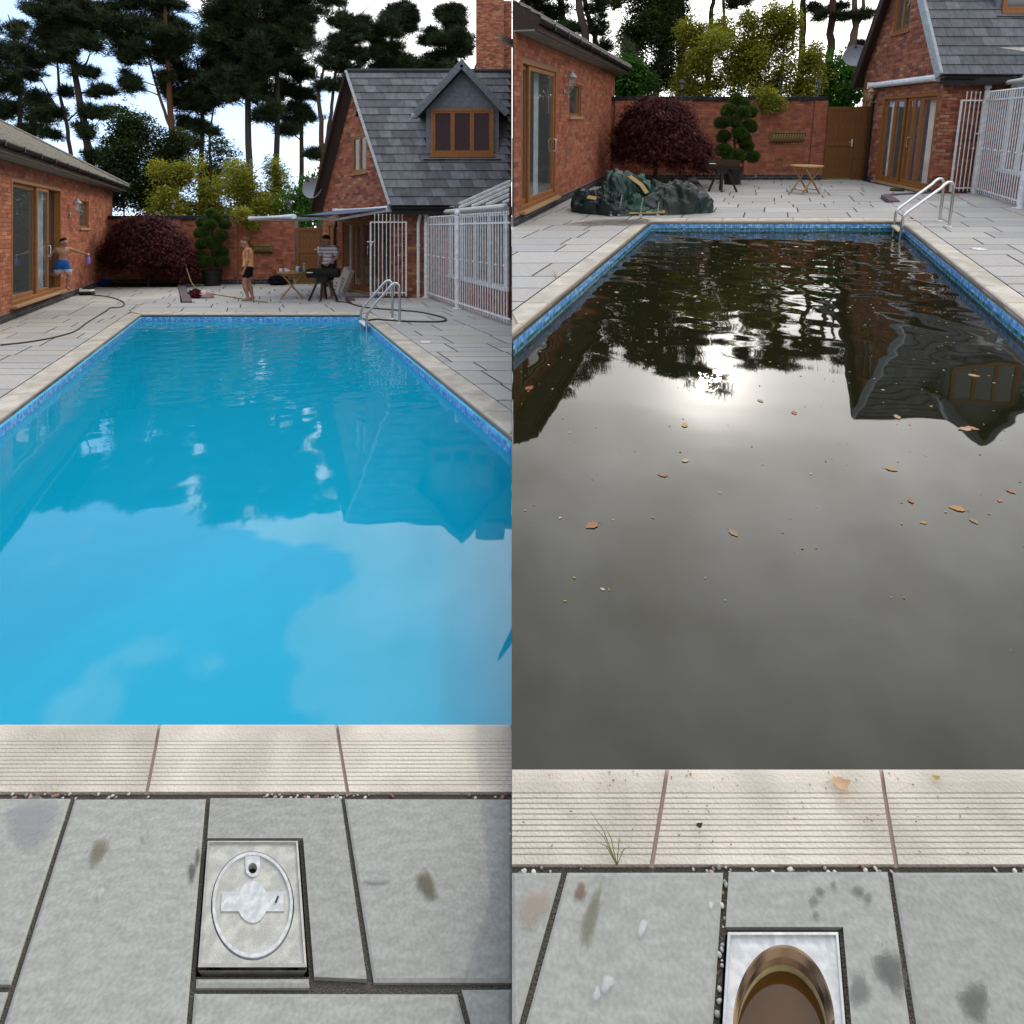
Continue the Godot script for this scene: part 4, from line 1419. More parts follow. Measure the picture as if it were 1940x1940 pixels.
func dish(W: Dictionary, s: float, y: float, label: String) -> void:
	var o := wp(W, s, y, 0.05)
	var t := thing("satellite_dish", label, "satellite dish", o)
	var f: Vector3 = (W.out * 0.8 + Vector3(0.35, 0.25, 0.9)).normalized()
	var x := f.cross(Vector3.UP).normalized()
	var B := Basis(x, f, x.cross(f))
	var c0: Vector3 = o + W.out * 0.22 + Vector3.UP * 0.06
	var mb := Mb.new()
	var pr := []
	for i in 9: pr.append(Vector2(0.30 * i / 8.0, 0.10 * pow(i / 8.0, 2)))
	mb.lathe(pr, Transform3D(B, c0), 24)
	mb.lathe([Vector2(0.30, 0.10), Vector2(0.304, 0.094), Vector2(0.15, 0.012), Vector2(0.0, -0.012)], Transform3D(B, c0), 24)
	part("reflector", mb, M.dish_grey, t, o)
	mb = Mb.new()
	mb.line(c0 - B * Vector3(0, 0.01, 0), o - W.out * 0.05, 0.018)
	mb.line(c0 + B * Vector3(0, 0.08, 0.29), c0 + B * Vector3(0, 0.34, 0.16), 0.01)
	part("mount", mb, M.black_iron, t, o)
	mb = Mb.new()
	mb.box(Transform3D(B, c0 + B * Vector3(0, 0.35, 0.15)), Vector3(0.06, 0.1, 0.06), 0.01)
	part("receiver", mb, M.black_plastic, t, o)

func awning(W: Dictionary, s0: float, s1: float, y: float, reach: float, label: String) -> void:
	var o := wp(W, (s0 + s1) * 0.5, y, 0.05)
	var t := thing("awning", label, "awning", o)
	var mb := Mb.new()
	mb.tube(pv([wp(W, s0, y, 0.09), wp(W, s1, y, 0.09)]), PackedFloat32Array([0.075]), 12)
	wbox(mb, W, s0 - 0.02, s0, y - 0.09, y + 0.09, 0.0, 0.18, 0.01)
	wbox(mb, W, s1, s1 + 0.02, y - 0.09, y + 0.09, 0.0, 0.18, 0.01)
	part("cassette", mb, M.white_paint, t, o)
	if reach <= 0.2: return
	var yf := y - 0.22
	mb = Mb.new()
	mb.tube(pv([wp(W, s0, yf, reach), wp(W, s1, yf, reach)]), PackedFloat32Array([0.055]), 10)
	part("front_bar", mb, M.white_paint, t, o)
	mb = Mb.new()
	var n := 8
	for i in n:
		var f0 := float(i) / n; var f1 := float(i + 1) / n
		var y0 := lerpf(y + 0.03, yf + 0.03, f0) - 0.06 * sin(PI * f0); var y1 := lerpf(y + 0.03, yf + 0.03, f1) - 0.06 * sin(PI * f1)
		var o0 := lerpf(0.1, reach, f0); var o1 := lerpf(0.1, reach, f1)
		mb.quad(wp(W, s0 + 0.05, y0, o0), wp(W, s1 - 0.05, y0, o0), wp(W, s1 - 0.05, y1, o1), wp(W, s0 + 0.05, y1, o1))
		mb.quad(wp(W, s0 + 0.05, y0 - 0.004, o0), wp(W, s0 + 0.05, y1 - 0.004, o1), wp(W, s1 - 0.05, y1 - 0.004, o1), wp(W, s1 - 0.05, y0 - 0.004, o0))
	part("cloth", mb, M.awning_cloth, t, o)
	for k in [[s0 + 0.12, 1.0], [s1 - 0.12, -1.0]]:
		mb = Mb.new()
		var e := wp(W, k[0] + 0.55 * k[1], y - 0.26, reach * 0.48)
		mb.bar(wp(W, k[0], y - 0.05, 0.1), e, 0.045, 0.06, 0.008)
		mb.bar(e, wp(W, k[0] + 0.1 * k[1], yf - 0.02, reach - 0.03), 0.035, 0.05, 0.008)
		part("folding_arm", mb, M.white_paint, t, o)

# ---------- fence, gate, glass room ----------
func bar_mesh(h: float, collar: bool) -> ArrayMesh:
	var key := "bar%s%s" % [h, collar]
	if not mesh_cache.has(key):
		var mb := Mb.new()
		var pr := [Vector2(0.011, 0.0)]
		if collar: pr.append_array([Vector2(0.011, 0.92), Vector2(0.026, 0.945), Vector2(0.011, 0.97)])
		pr.append_array([Vector2(0.011, h - 0.05), Vector2(0.012, h - 0.045), Vector2(0.022, h - 0.025), Vector2(0.012, h - 0.005), Vector2(0.0, h)])
		mb.lathe(pr, Transform3D(), 8)
		mesh_cache[key] = mb.mesh(M.white_paint)
	return mesh_cache[key]

func fence(called: String, W: Dictionary, s0: float, s1: float, step: float, label: String, cat: String, group: String, h := 1.86, frame := false) -> Node3D:
	var o := wp(W, s0, 0)
	var t := thing(called, label, cat, o, 0.0, group)
	var k := 0
	var n := int((s1 - s0) / step)
	for i in range(1, n):
		var m := MeshInstance3D.new()
		m.name = "bar"
		m.mesh = bar_mesh(h, i % 3 == 1)
		m.position = wp(W, s0 + (s1 - s0) * i / n, 0.05) - o
		t.add_child(m, true)
	for y in [0.11, h - 0.16]:
		var mb := Mb.new()
		wbox(mb, W, s0, s1, y, y + 0.03, -0.012, 0.012)
		part("rail", mb, M.white_paint, t, o)
	if frame:
		for s in [s0, s1]:
			var mb := Mb.new()
			wbox(mb, W, s - 0.018, s + 0.018, 0.04, h - 0.13, -0.018, 0.018, 0.003)
			part("stile", mb, M.white_paint, t, o)
	return t

func fence_post(p: Vector3, label: String, k := 1.0) -> void:
	var t := thing("fence_post", label, "post", p, 0.0, "white fence posts")
	var mb := Mb.new()
	mb.lathe([Vector2(0.055, 0.0), Vector2(0.055, 1.84 * k), Vector2(0.06, 1.84 * k + 0.005), Vector2(0.06, 1.84 * k + 0.025), Vector2(0.03, 1.84 * k + 0.04)], Transform3D(), 16)
	mb.box(place(Vector3(0, 0.008, 0)), Vector3(0.18, 0.014, 0.18), 0.003)
	part("shaft", mb, M.white_paint, t)
	mb = Mb.new()
	mb.ball(Transform3D(Basis.from_scale(Vector3.ONE * 0.068), Vector3(0, 1.84 * k + 0.1, 0)), 14, 10)
	part("ball_finial", mb, M.white_paint, t)

func glass_room(c: Dictionary) -> void:
	var q: Array = c.glass   # a, d far, d near, gutter y
	var W := frame_of(w(q[0], 0, q[1]), w(q[0], 0, q[2]))
	# from the far end towards the camera its face looks to the pool
	if W.out.x > 0: W.out = -W.out
	var O: Vector3 = W.p
	var t := thing("conservatory", c.glass_label, "conservatory", O)
	var L: float = W.l
	var y: float = q[3]
	var sill := 0.5
	var SP := 0.85
	brick_wall(t, W, 0.0, func(_s): return sill, 0.2, [], {"tones": c.rh_tones, "called": "dwarf_wall"}, O)
	var mb := Mb.new()
	wbox(mb, W, 0, L, sill + 0.001, sill + 0.06, -0.2, 0.05, 0.006)
	part("sill", mb, M.white_paint, t, O)
	mb = Mb.new()
	wbox(mb, W, 0, L, y - 0.2, y - 0.05, -0.12, -0.02, 0.005)
	part("head", mb, M.white_paint, t, O)
	mb = Mb.new()
	wbox(mb, W, -0.05, L, y - 0.09, y + 0.0, 0.0, 0.12, 0.03)
	part("gutter", mb, M.white_plastic, t, O)
	var bars := []
	var s := 0.04
	while s < L:
		mb = Mb.new()
		wbox(mb, W, s - 0.035, s + 0.035, sill + 0.06, y - 0.2, -0.1, -0.02, 0.005)
		part("mullion", mb, M.white_paint, t, O)
		if s + SP < L:
			mb = Mb.new()
			mb.quad(wp(W, s + 0.035, sill + 0.06, -0.06), wp(W, s + SP - 0.035, sill + 0.06, -0.06), wp(W, s + SP - 0.035, y - 0.2, -0.06), wp(W, s + 0.035, y - 0.2, -0.06))
			part("pane", mb, M.glass, t, O)
		# a roof bar that climbs away from the gutter
		var b0 := wp(W, s, y + 0.02, 0.03)
		var ln := 2.4 if SD > 0 else minf(2.4, -0.03 - b0.x)
		if ln > 0.05:
			var b1 := b0 + Vector3(ln, ln * 0.45, 0)
			mb = Mb.new()
			mb.bar(b0, b1, 0.055, 0.05, 0.01)
			part("roof_bar", mb, M.white_paint, t, O)
			bars.append([b0, b1])
		s += SP
	for k in bars.size() - 1:
		var dn := Vector3(0, -0.005, 0)
		mb = Mb.new()
		mb.quad(bars[k][0] + dn, bars[k + 1][0] + dn, bars[k + 1][1] + dn, bars[k][1] + dn)
		part("roof_sheet", mb, M.roof_glass, t, O)
	mb = Mb.new()
	if SD > 0: wbox(mb, W, 0.0, L, 0.04, y + 0.9, -2.3, -2.2)
	else: mb.box(place(Vector3(-0.03, (y + 0.3) * 0.5, -(q[1] + q[2]) * 0.5)), Vector3(0.04, y + 0.3, q[1] - q[2]))
	part("darkened_back_wall", mb, M.dark_timber, t, O)  # dark colour here stands in for the shade of the unlit interior

func downpipe(p: Vector3, h: float, m: Material, label: String, r := 0.034) -> void:
	var t := thing("downpipe", label, "pipe", p)
	var mb := Mb.new()
	mb.tube(pv([Vector3(0, 0.0, 0), Vector3(0, h - 0.25, 0), Vector3(0.03, h - 0.12, -0.02), Vector3(0.05, h, -0.02)]), PackedFloat32Array([r]), 10)
	part("pipe", mb, m, t)
	for y in [0.35, 1.2]:
		mb = Mb.new()
		mb.lathe([Vector2(r, 0), Vector2(r + 0.012, 0.005), Vector2(r + 0.012, 0.05), Vector2(r, 0.055)], place(Vector3(0, y, 0)), 10)
		part("bracket", mb, m, t)

func chimney_house(c: Dictionary) -> void:
	var q: Array = c.chimney   # x0, x1, z, base, height
	var o := Vector3((q[0] + q[1]) * 0.5, 0, -q[2])
	var t := thing("house_behind", c.chimney_label, "house", o)
	var W := frame_of(Vector3(q[0], 0, -q[2]), Vector3(q[1], 0, -q[2]))
	brick_wall(t, W, q[3], func(_s): return q[4], 0.9, [], {"tones": c.rh_tones, "called": "chimney_stack", "bricks": "chimney_brickwork"}, o)
	var W2 := frame_of(Vector3(q[1] + 0.001, 0, -q[2] - 0.5), Vector3(-0.01, 0, -q[2] - 0.5))
	brick_wall(t, W2, q[3], func(_s): return q[4] - 0.3, 0.3, [], {"tones": c.rh_tones, "called": "gable_wall", "bricks": "gable_brickwork"}, o)
	# roof slope that falls away west of the stack
	var mb := Mb.new()
	var p := [Vector3(q[0] - 1.4, 6.4, -q[2] - 0.7), Vector3(q[0] + 0.35, 10.7, -q[2] - 0.7)]
	mb.hexa([p[0], p[1], p[1] + Vector3(0, 0, -3), p[0] + Vector3(0, 0, -3), p[0] + Vector3(-0.05, 0.16, 0), p[1] + Vector3(-0.05, 0.16, 0), p[1] + Vector3(-0.05, 0.16, -3), p[0] + Vector3(-0.05, 0.16, -3)])
	mb.quad(p[0] + Vector3(0.02, 0, -0.02), p[1] + Vector3(0, -0.1, -0.02), Vector3(q[0] + 0.35, q[3], -q[2] - 0.72), Vector3(q[0] - 1.2, q[3], -q[2] - 0.72))
	part("roof_verge", mb, M.dark_timber, t, o)

# unseen house behind the camera, placed there to darken the west court
func unseen_shade_house() -> void:
	var o := Vector3(-15, 0, 4.4)
	var t := thing("unseen_shade_house", "unseen two-storey brick house behind the camera, placed to darken the blue pool court", "house", o)
	var W := frame_of(Vector3(-0.5, 0, 4.4), Vector3(-30, 0, 4.4))
	var op := []
	for k in 6:
		for y in [0.9, 4.0]: op.append([2.5 + k * 4.6, 4.3 + k * 4.6, y, y + 1.4])
	var cuts := []
	var mb := Mb.new()
	# wall panels round the window openings
	var xs := [0.0]
	for k in 6: xs.append_array([2.5 + k * 4.6, 4.3 + k * 4.6])
	xs.append(W.l)
	for i in xs.size() - 1:
		var rows := [[0.0, 8.6]] if i % 2 == 0 else [[0.0, 0.9], [2.3, 4.0], [5.4, 8.6]]
		for r in rows: wbox(mb, W, xs[i], xs[i + 1], r[0], r[1], -0.3, 0.0)
	part("wall", mb, M.far_brick, t, o)
	for z in op: glazed(t, "window", W, z[0], z[1], z[2], z[3], 0.07, -0.15, -0.05, o)
	mb = Mb.new()
	wbox(mb, W, 0.0, W.l, 0.0, 8.6, -7.3, -7.0)
	wbox(mb, W, 0.0, 0.3, 0.0, 8.6, -6.99, -0.31)
	wbox(mb, W, W.l - 0.3, W.l, 0.0, 8.6, -6.99, -0.31)
	part("outer_walls", mb, M.far_brick, t, o)
	mb = Mb.new()
	mb.col = Color(0.12, 0.12, 0.13)
	var e0 := wp(W, -0.3, 8.5, 0.5); var e1 := wp(W, W.l + 0.3, 8.5, 0.5)
	var r0 := wp(W, -0.3, 12.6, -3.65); var r1 := wp(W, W.l + 0.3, 12.6, -3.65)
	var b0 := wp(W, -0.3, 8.5, -7.8); var b1 := wp(W, W.l + 0.3, 8.5, -7.8)
	mb.quad(e0, r0, r1, e1); mb.quad(r0, b0, b1, r1)
	mb.tri(e0, b0, r0); mb.tri(e1, r1, b1)
	part("roof", mb, M.slate, t, o)

# ---------- plants ----------
func tuft(kind: String, k: int) -> ArrayMesh:
	var key := "%s%d" % [kind, k]
	if mesh_cache.has(key): return mesh_cache[key]
	var mb := Mb.new()
	var m: Material = M.leaf
	if kind == "pine":
		m = M.needle
		for i in 54:
			var d := Vector3(rf(-1, 1), rf(-0.5, 1), rf(-1, 1)).normalized()
			var s := d.cross(Vector3(rf(-1, 1), rf(-1, 1), rf(-1, 1))).normalized() * 0.016
			var b := d * rf(0.0, 0.10) + Vector3(rf(-0.12, 0.12), rf(-0.05, 0.06), rf(-0.12, 0.12))
			var g := rf(0.7, 1.25)
			mb.col = Color(g, g, g)
			mb.tri(b - s, b + s, b + d * rf(0.16, 0.32))
	elif kind == "leaf" or kind == "big":
		var big := kind == "big"
		for i in (16 if big else 22):
			var p := Vector3(rf(-1, 1), rf(-1, 1), rf(-1, 1))
			if p.length() > 1: p = p.normalized() * rf(0.4, 1.0)
			p *= 0.26
			var d := (p.normalized() + Vector3(rf(-0.8, 0.8), rf(-1.1, 0.3), rf(-0.8, 0.8))).normalized()
			var s := d.cross(Vector3(rf(-0.6, 0.6), 1, rf(-0.6, 0.6))).normalized()
			var l := rf(0.10, 0.16) if big else rf(0.055, 0.09)
			var wd := l * (0.26 if big else 0.32)
			var up := s.cross(d) * l * 0.12
			var g := rf(0.75, 1.25)
			mb.col = Color(g, g, g * rf(0.8, 1.1))
			mb.tri(p, p + d * l * 0.5 + s * wd + up, p + d * l)
			mb.tri(p, p + d * l, p + d * l * 0.5 - s * wd + up)
	elif kind == "maple":
		m = M.maple
		for i in 12:
			var p := Vector3(rf(-0.16, 0.16), rf(-0.08, 0.08), rf(-0.16, 0.16))
			var out := Vector3(rf(-0.4, 1.0), 0, rf(-0.7, 0.7)).normalized()
			for f in 5:
				var an := (f - 2) * 0.42
				var d := (out.rotated(Vector3.UP, an) + Vector3(0, rf(-1.1, -0.3), 0)).normalized()
				var l := rf(0.07, 0.12) * (1.0 - 0.12 * absf(f - 2))
				var s := d.cross(Vector3.UP).normalized() * 0.006
				var g := rf(0.6, 1.4)
				mb.col = Color(g, g * rf(0.8, 1.1), g)
				mb.tri(p - s, p + s, p + d * l)
	elif kind == "yew":
		for i in 30:
			var d := Vector3(rf(-1, 1), rf(0.1, 1), rf(-1, 1)).normalized()
			var s := d.cross(Vector3(rf(-1, 1), rf(-1, 1), rf(-1, 1))).normalized() * 0.007
			var b := Vector3(rf(-0.05, 0.05), 0, rf(-0.05, 0.05))
			var g := rf(0.7, 1.3)
			mb.col = Color(g, g, g)
			mb.tri(b - s, b + s, b + d * rf(0.04, 0.075))
	mesh_cache[key] = mb.mesh(m)
	return mesh_cache[key]

func rnd_basis(sc: float) -> Basis:
	return Basis.from_euler(Vector3(rf(-0.5, 0.5), rf(0, TAU), rf(-0.5, 0.5))).scaled(Vector3.ONE * sc)

func tilt_basis(up: Vector3, sc: float) -> Basis:
	var x := up.cross(Vector3(rf(-1, 1), rf(-1, 1), rf(-1, 1))).normalized()
	return Basis(x * sc, up * sc, x.cross(up) * sc)

# stems: lists of [x, y, radius] going up; clumps: [x, y, half width, half height] of foliage, all in metres at depth z
func tree(called: String, label: String, cat: String, group: String, z: float, stems: Array, clumps: Array, kind: String, per: float, tones: Array, bark: Color, size := 1.0) -> void:
	var b0: Array = stems[0][0]
	var o := Vector3(b0[0], b0[1], -z)
	var t := thing(called, label, cat, o, 0.0, group)
	var pts := []
	for st in stems:
		var wood := Mb.new()
		var p := PackedVector3Array()
		var r := PackedFloat32Array()
		var n: int = st.size()
		for i in n - 1:
			for k in 4:
				var f := k / 4.0
				var q := Vector3(lerpf(st[i][0], st[i + 1][0], f), lerpf(st[i][1], st[i + 1][1], f), -z)
				q += Vector3(rf(-0.04, 0.04), 0, rf(-0.05, 0.05))
				p.append(q); r.append(0.78 * lerpf(st[i][2], st[i + 1][2], f))
		p.append(Vector3(st[n - 1][0], st[n - 1][1], -z)); r.append(0.78 * st[n - 1][2])
		wood.col = bark
		wood.tube(p, r, 9)
		part("trunk", wood, M.bark, t, o)
		for i in p.size(): pts.append([p[i], r[i]])
	var limbs := Mb.new()
	limbs.col = bark * 0.8
	var xs := []
	var cols := []
	for cl in clumps:
		var c0 := Vector3(cl[0], cl[1], -z + rf(-0.9, 0.9) * minf(1.2, cl[2] * 1.4))
		var best := 1e9
		var from: Array = pts[0]
		for q in pts:
			var dd: float = (q[0] - c0).length() + (1.5 if q[0].y > c0.y else 0.0)
			if dd < best and q[0].y < c0.y + 0.2:
				best = dd; from = q
		var mid: Vector3 = from[0].lerp(c0, 0.5) + Vector3(0, rf(-0.2, 0.25), rf(-0.2, 0.2))
		var r0: float = minf(from[1] * 0.6, 0.02 + 0.03 * best)
		limbs.tube(pv([from[0], mid, c0, c0 + (c0 - mid) * 0.5]), PackedFloat32Array([r0, r0 * 0.7, r0 * 0.45, 0.01]), 5, false)
		for k in 3:
			var e := c0 + Vector3(rf(-1, 1) * cl[2], rf(-0.3, 0.8) * cl[3], rf(-1, 1) * cl[2])
			limbs.tube(pv([mid.lerp(c0, 0.7), mid.lerp(e, 0.7), e]), PackedFloat32Array([r0 * 0.45, r0 * 0.3, 0.006]), 4, false)
		var n := int(per * (cl[2] * cl[3] + 0.15 * size * size))
		# every clump is a handful of smaller sprays of uneven size
		var subs := []
		var ns := 7 if kind == "pine" else 5
		for k in ns:
			var v := Vector3(rf(-1, 1), rf(-1, 1), rf(-1, 1)).limit_length(1.0) * 0.85
			subs.append([c0 + Vector3(v.x * cl[2], v.y * cl[3], v.z * minf(cl[2], 1.3 * size)), rf(0.25, 0.6)])
		for k in n:
			var sb: Array = subs[rng.randi() % ns]
			var g := Vector3(rng.randfn(), rng.randfn() * 0.8, rng.randfn()) * 0.55
			var p: Vector3 = sb[0] + Vector3(g.x * cl[2], g.y * cl[3], g.z * minf(cl[2], 1.3 * size)) * sb[1]
			if (p.x + (0.3 if SD < 0 else -0.3)) * SD < 0: continue
			xs.append(Transform3D(rnd_basis(size * rf(0.7, 1.25)), p - o))
			cols.append(tint(tones[rng.randi() % tones.size()], 0.2))
	part("limbs", limbs, M.bark, t, o, true)
	spread("crown", tuft(kind, 0), xs, cols, t)

func maple(c: Dictionary) -> void:
	var q: Array = c.maple   # x, d, half width, height, base y
	var o := Vector3(q[0], q[4], -q[1])
	var t := thing("japanese_maple", c.maple_label, "tree", o)
	var h: float = q[3]
	var mb := Mb.new()
	mb.col = Color(0.10, 0.07, 0.05)
	mb.tube(pv([Vector3.ZERO, Vector3(0.02, h * 0.25, 0), Vector3(-0.04, h * 0.5, 0.03), Vector3(0.05, h * 0.75, 0)]), PackedFloat32Array([0.055, 0.045, 0.04, 0.02]), 8)
	for i in 9:
		var an := TAU * i / 9.0
		var e := Vector3(cos(an) * q[2] * 0.7, h * rf(0.6, 0.85), sin(an) * q[2] * 0.55)
		mb.tube(pv([Vector3(-0.03, h * rf(0.35, 0.5), 0.02), e * 0.5 + Vector3(0, h * 0.32, 0), e]), PackedFloat32Array([0.025, 0.018, 0.006]), 5, false)
	part("trunk", mb, M.bark, t)
	var xs := []
	var cols := []
	var tones := [Color(0.07, 0.018, 0.018), Color(0.095, 0.025, 0.025), Color(0.05, 0.014, 0.016), Color(0.12, 0.035, 0.03)]
	for lobe in [[0.0, 0.0, 1.0, 1.0], [0.86, -0.28, 0.5, 0.62], [-0.3, 0.05, 0.75, 0.95], [0.3, -0.02, 0.75, 0.98]]:
		var n := int(1500 * lobe[2] * lobe[2])
		for k in n:
			var an := rf(0, TAU)
			var el := asin(rf(0.0, 1.0))
			var r := rf(0.72, 1.03) * (1.0 + 0.09 * sin(an * 5.0 + el * 7.0))
			var p := Vector3(cos(an) * cos(el) * q[2] * lobe[2] * r, h * 0.38 + (h * 0.62 * lobe[3]) * sin(el) * r, sin(an) * cos(el) * q[2] * lobe[2] * 0.8 * r)
			if rng.randf() < 0.3: p.y -= rf(0.0, 0.16) * h * cos(el)
			p += Vector3(lobe[0] * q[2], lobe[1] * h * 0.5, 0.1)
			xs.append(Transform3D(Basis(Vector3.UP, -atan2(p.z, p.x) + rf(-0.6, 0.6)).scaled(Vector3.ONE * rf(0.9, 1.4)), p))
			cols.append(tint(tones[rng.randi() % 4], 0.25))
	spread("crown", tuft("maple", 0), xs, cols, t)

func cloud_tree(c: Dictionary) -> void:
	var q: Array = c.topiary   # x, d, base y, pot radius, pot height, top y, half width
	var o := Vector3(q[0], q[2], -q[1])
	var p := thing("plant_pot", c.pot_label, "pot", o)
	var mb := Mb.new()
	var r: float = q[3]; var h: float = q[4]
	mb.lathe([Vector2(0.0, 0.0), Vector2(r * 0.82, 0.0), Vector2(r * 0.98, h * 0.86), Vector2(r * 1.06, h * 0.87), Vector2(r * 1.08, h * 0.98), Vector2(r * 1.05, h), Vector2(r * 0.96, h), Vector2(r * 0.94, h * 0.9)], Transform3D(), 24)
	part("pot", mb, M.black_plastic, p)
	mb = Mb.new()
	mb.lathe([Vector2(r * 0.95, h * 0.9), Vector2(0, h * 0.93)], Transform3D(), 20)
	part("soil", mb, M.soil, p)
	var o2 := o + Vector3(0, h * 0.9, 0)
	var t := thing("cloud_pruned_tree", c.topiary_label, "tree", o2)
	var H: float = q[5] - o2.y
	var hw: float = q[6]
	mb = Mb.new()
	mb.col = Color(0.13, 0.1, 0.07)
	mb.tube(pv([Vector3.ZERO, Vector3(0.02, H * 0.2, 0), Vector3(-0.03, H * 0.45, 0.02), Vector3(0.03, H * 0.7, 0), Vector3(0, H * 0.92, 0)]), PackedFloat32Array([0.035, 0.03, 0.028, 0.022, 0.012]), 8)
	var pads := [[-0.05, 0.95, 0.25, 0.0], [0.28, 0.88, 0.24, 0.1], [-0.5, 0.78, 0.30, 0.2], [0.12, 0.75, 0.30, 0.5], [0.74, 0.76, 0.27, -0.1], [-0.78, 0.60, 0.26, 0.0], [-0.28, 0.63, 0.28, 0.5], [0.62, 0.55, 0.34, 0.2], [-0.02, 0.46, 0.28, 0.6], [-0.62, 0.40, 0.27, 0.1],
		[0.36, 0.36, 0.27, 0.3], [-0.66, 0.20, 0.32, 0.3], [0.62, 0.26, 0.29, 0.0], [0.86, 0.10, 0.26, 0.3], [-0.05, 0.13, 0.29, 0.6], [-0.5, 0.05, 0.22, 0.5], [0.34, 0.08, 0.22, -0.2]]
	var core := Mb.new()
	var xs := []
	var cols := []
	for z in pads:
		var zz: float = z[3] * hw
		var cc := Vector3(z[0] * hw, H * (0.12 + z[1] * 0.88) - 0.08, zz)
		var s := Vector3(z[2] * hw * 1.02, z[2] * hw * 0.9, z[2] * hw)
		mb.tube(pv([Vector3(0, cc.y - 0.12, 0), cc * Vector3(0.6, 1, 0.6) - Vector3(0, 0.06, 0), cc]), PackedFloat32Array([0.016, 0.012, 0.01]), 5, false)
		core.ball(Transform3D(Basis.from_scale(s * 0.86), cc), 10, 7)
		for k in 150:
			var u := Vector3(rf(-1, 1), rf(-0.75, 1), rf(-1, 1)).normalized()
			var lump := 1.0 + 0.16 * sin(u.x * 5 + z[0] * 9) * cos(u.z * 4 + u.y * 3)
			var pt := cc + u * s * lump * rf(0.85, 1.0)
			xs.append(Transform3D(tilt_basis((u + Vector3(0, 0.3, 0)).normalized(), rf(0.8, 1.3)), pt))
			cols.append(tint(c.topiary_tones[rng.randi() % c.topiary_tones.size()], 0.2))
	part("trunk", mb, M.bark, t)
	part("pad_heart", core, M.pad_core, t, Vector3.ZERO, true)
	spread("foliage_pads", tuft("yew", 0), xs, cols, t)

func shrub(called: String, label: String, z: float, clumps: Array, kind: String, per: float, tones: Array, size := 1.0, group := "") -> void:
	var lo: Array = clumps[0]
	for q in clumps:
		if q[1] < lo[1]: lo = q
	tree(called, label, "shrub", group, z, [[[lo[0], 0.0, 0.05], [lo[0] + 0.1, lo[1], 0.03]]], clumps, kind, per, tones, Color(0.06, 0.05, 0.035), size)

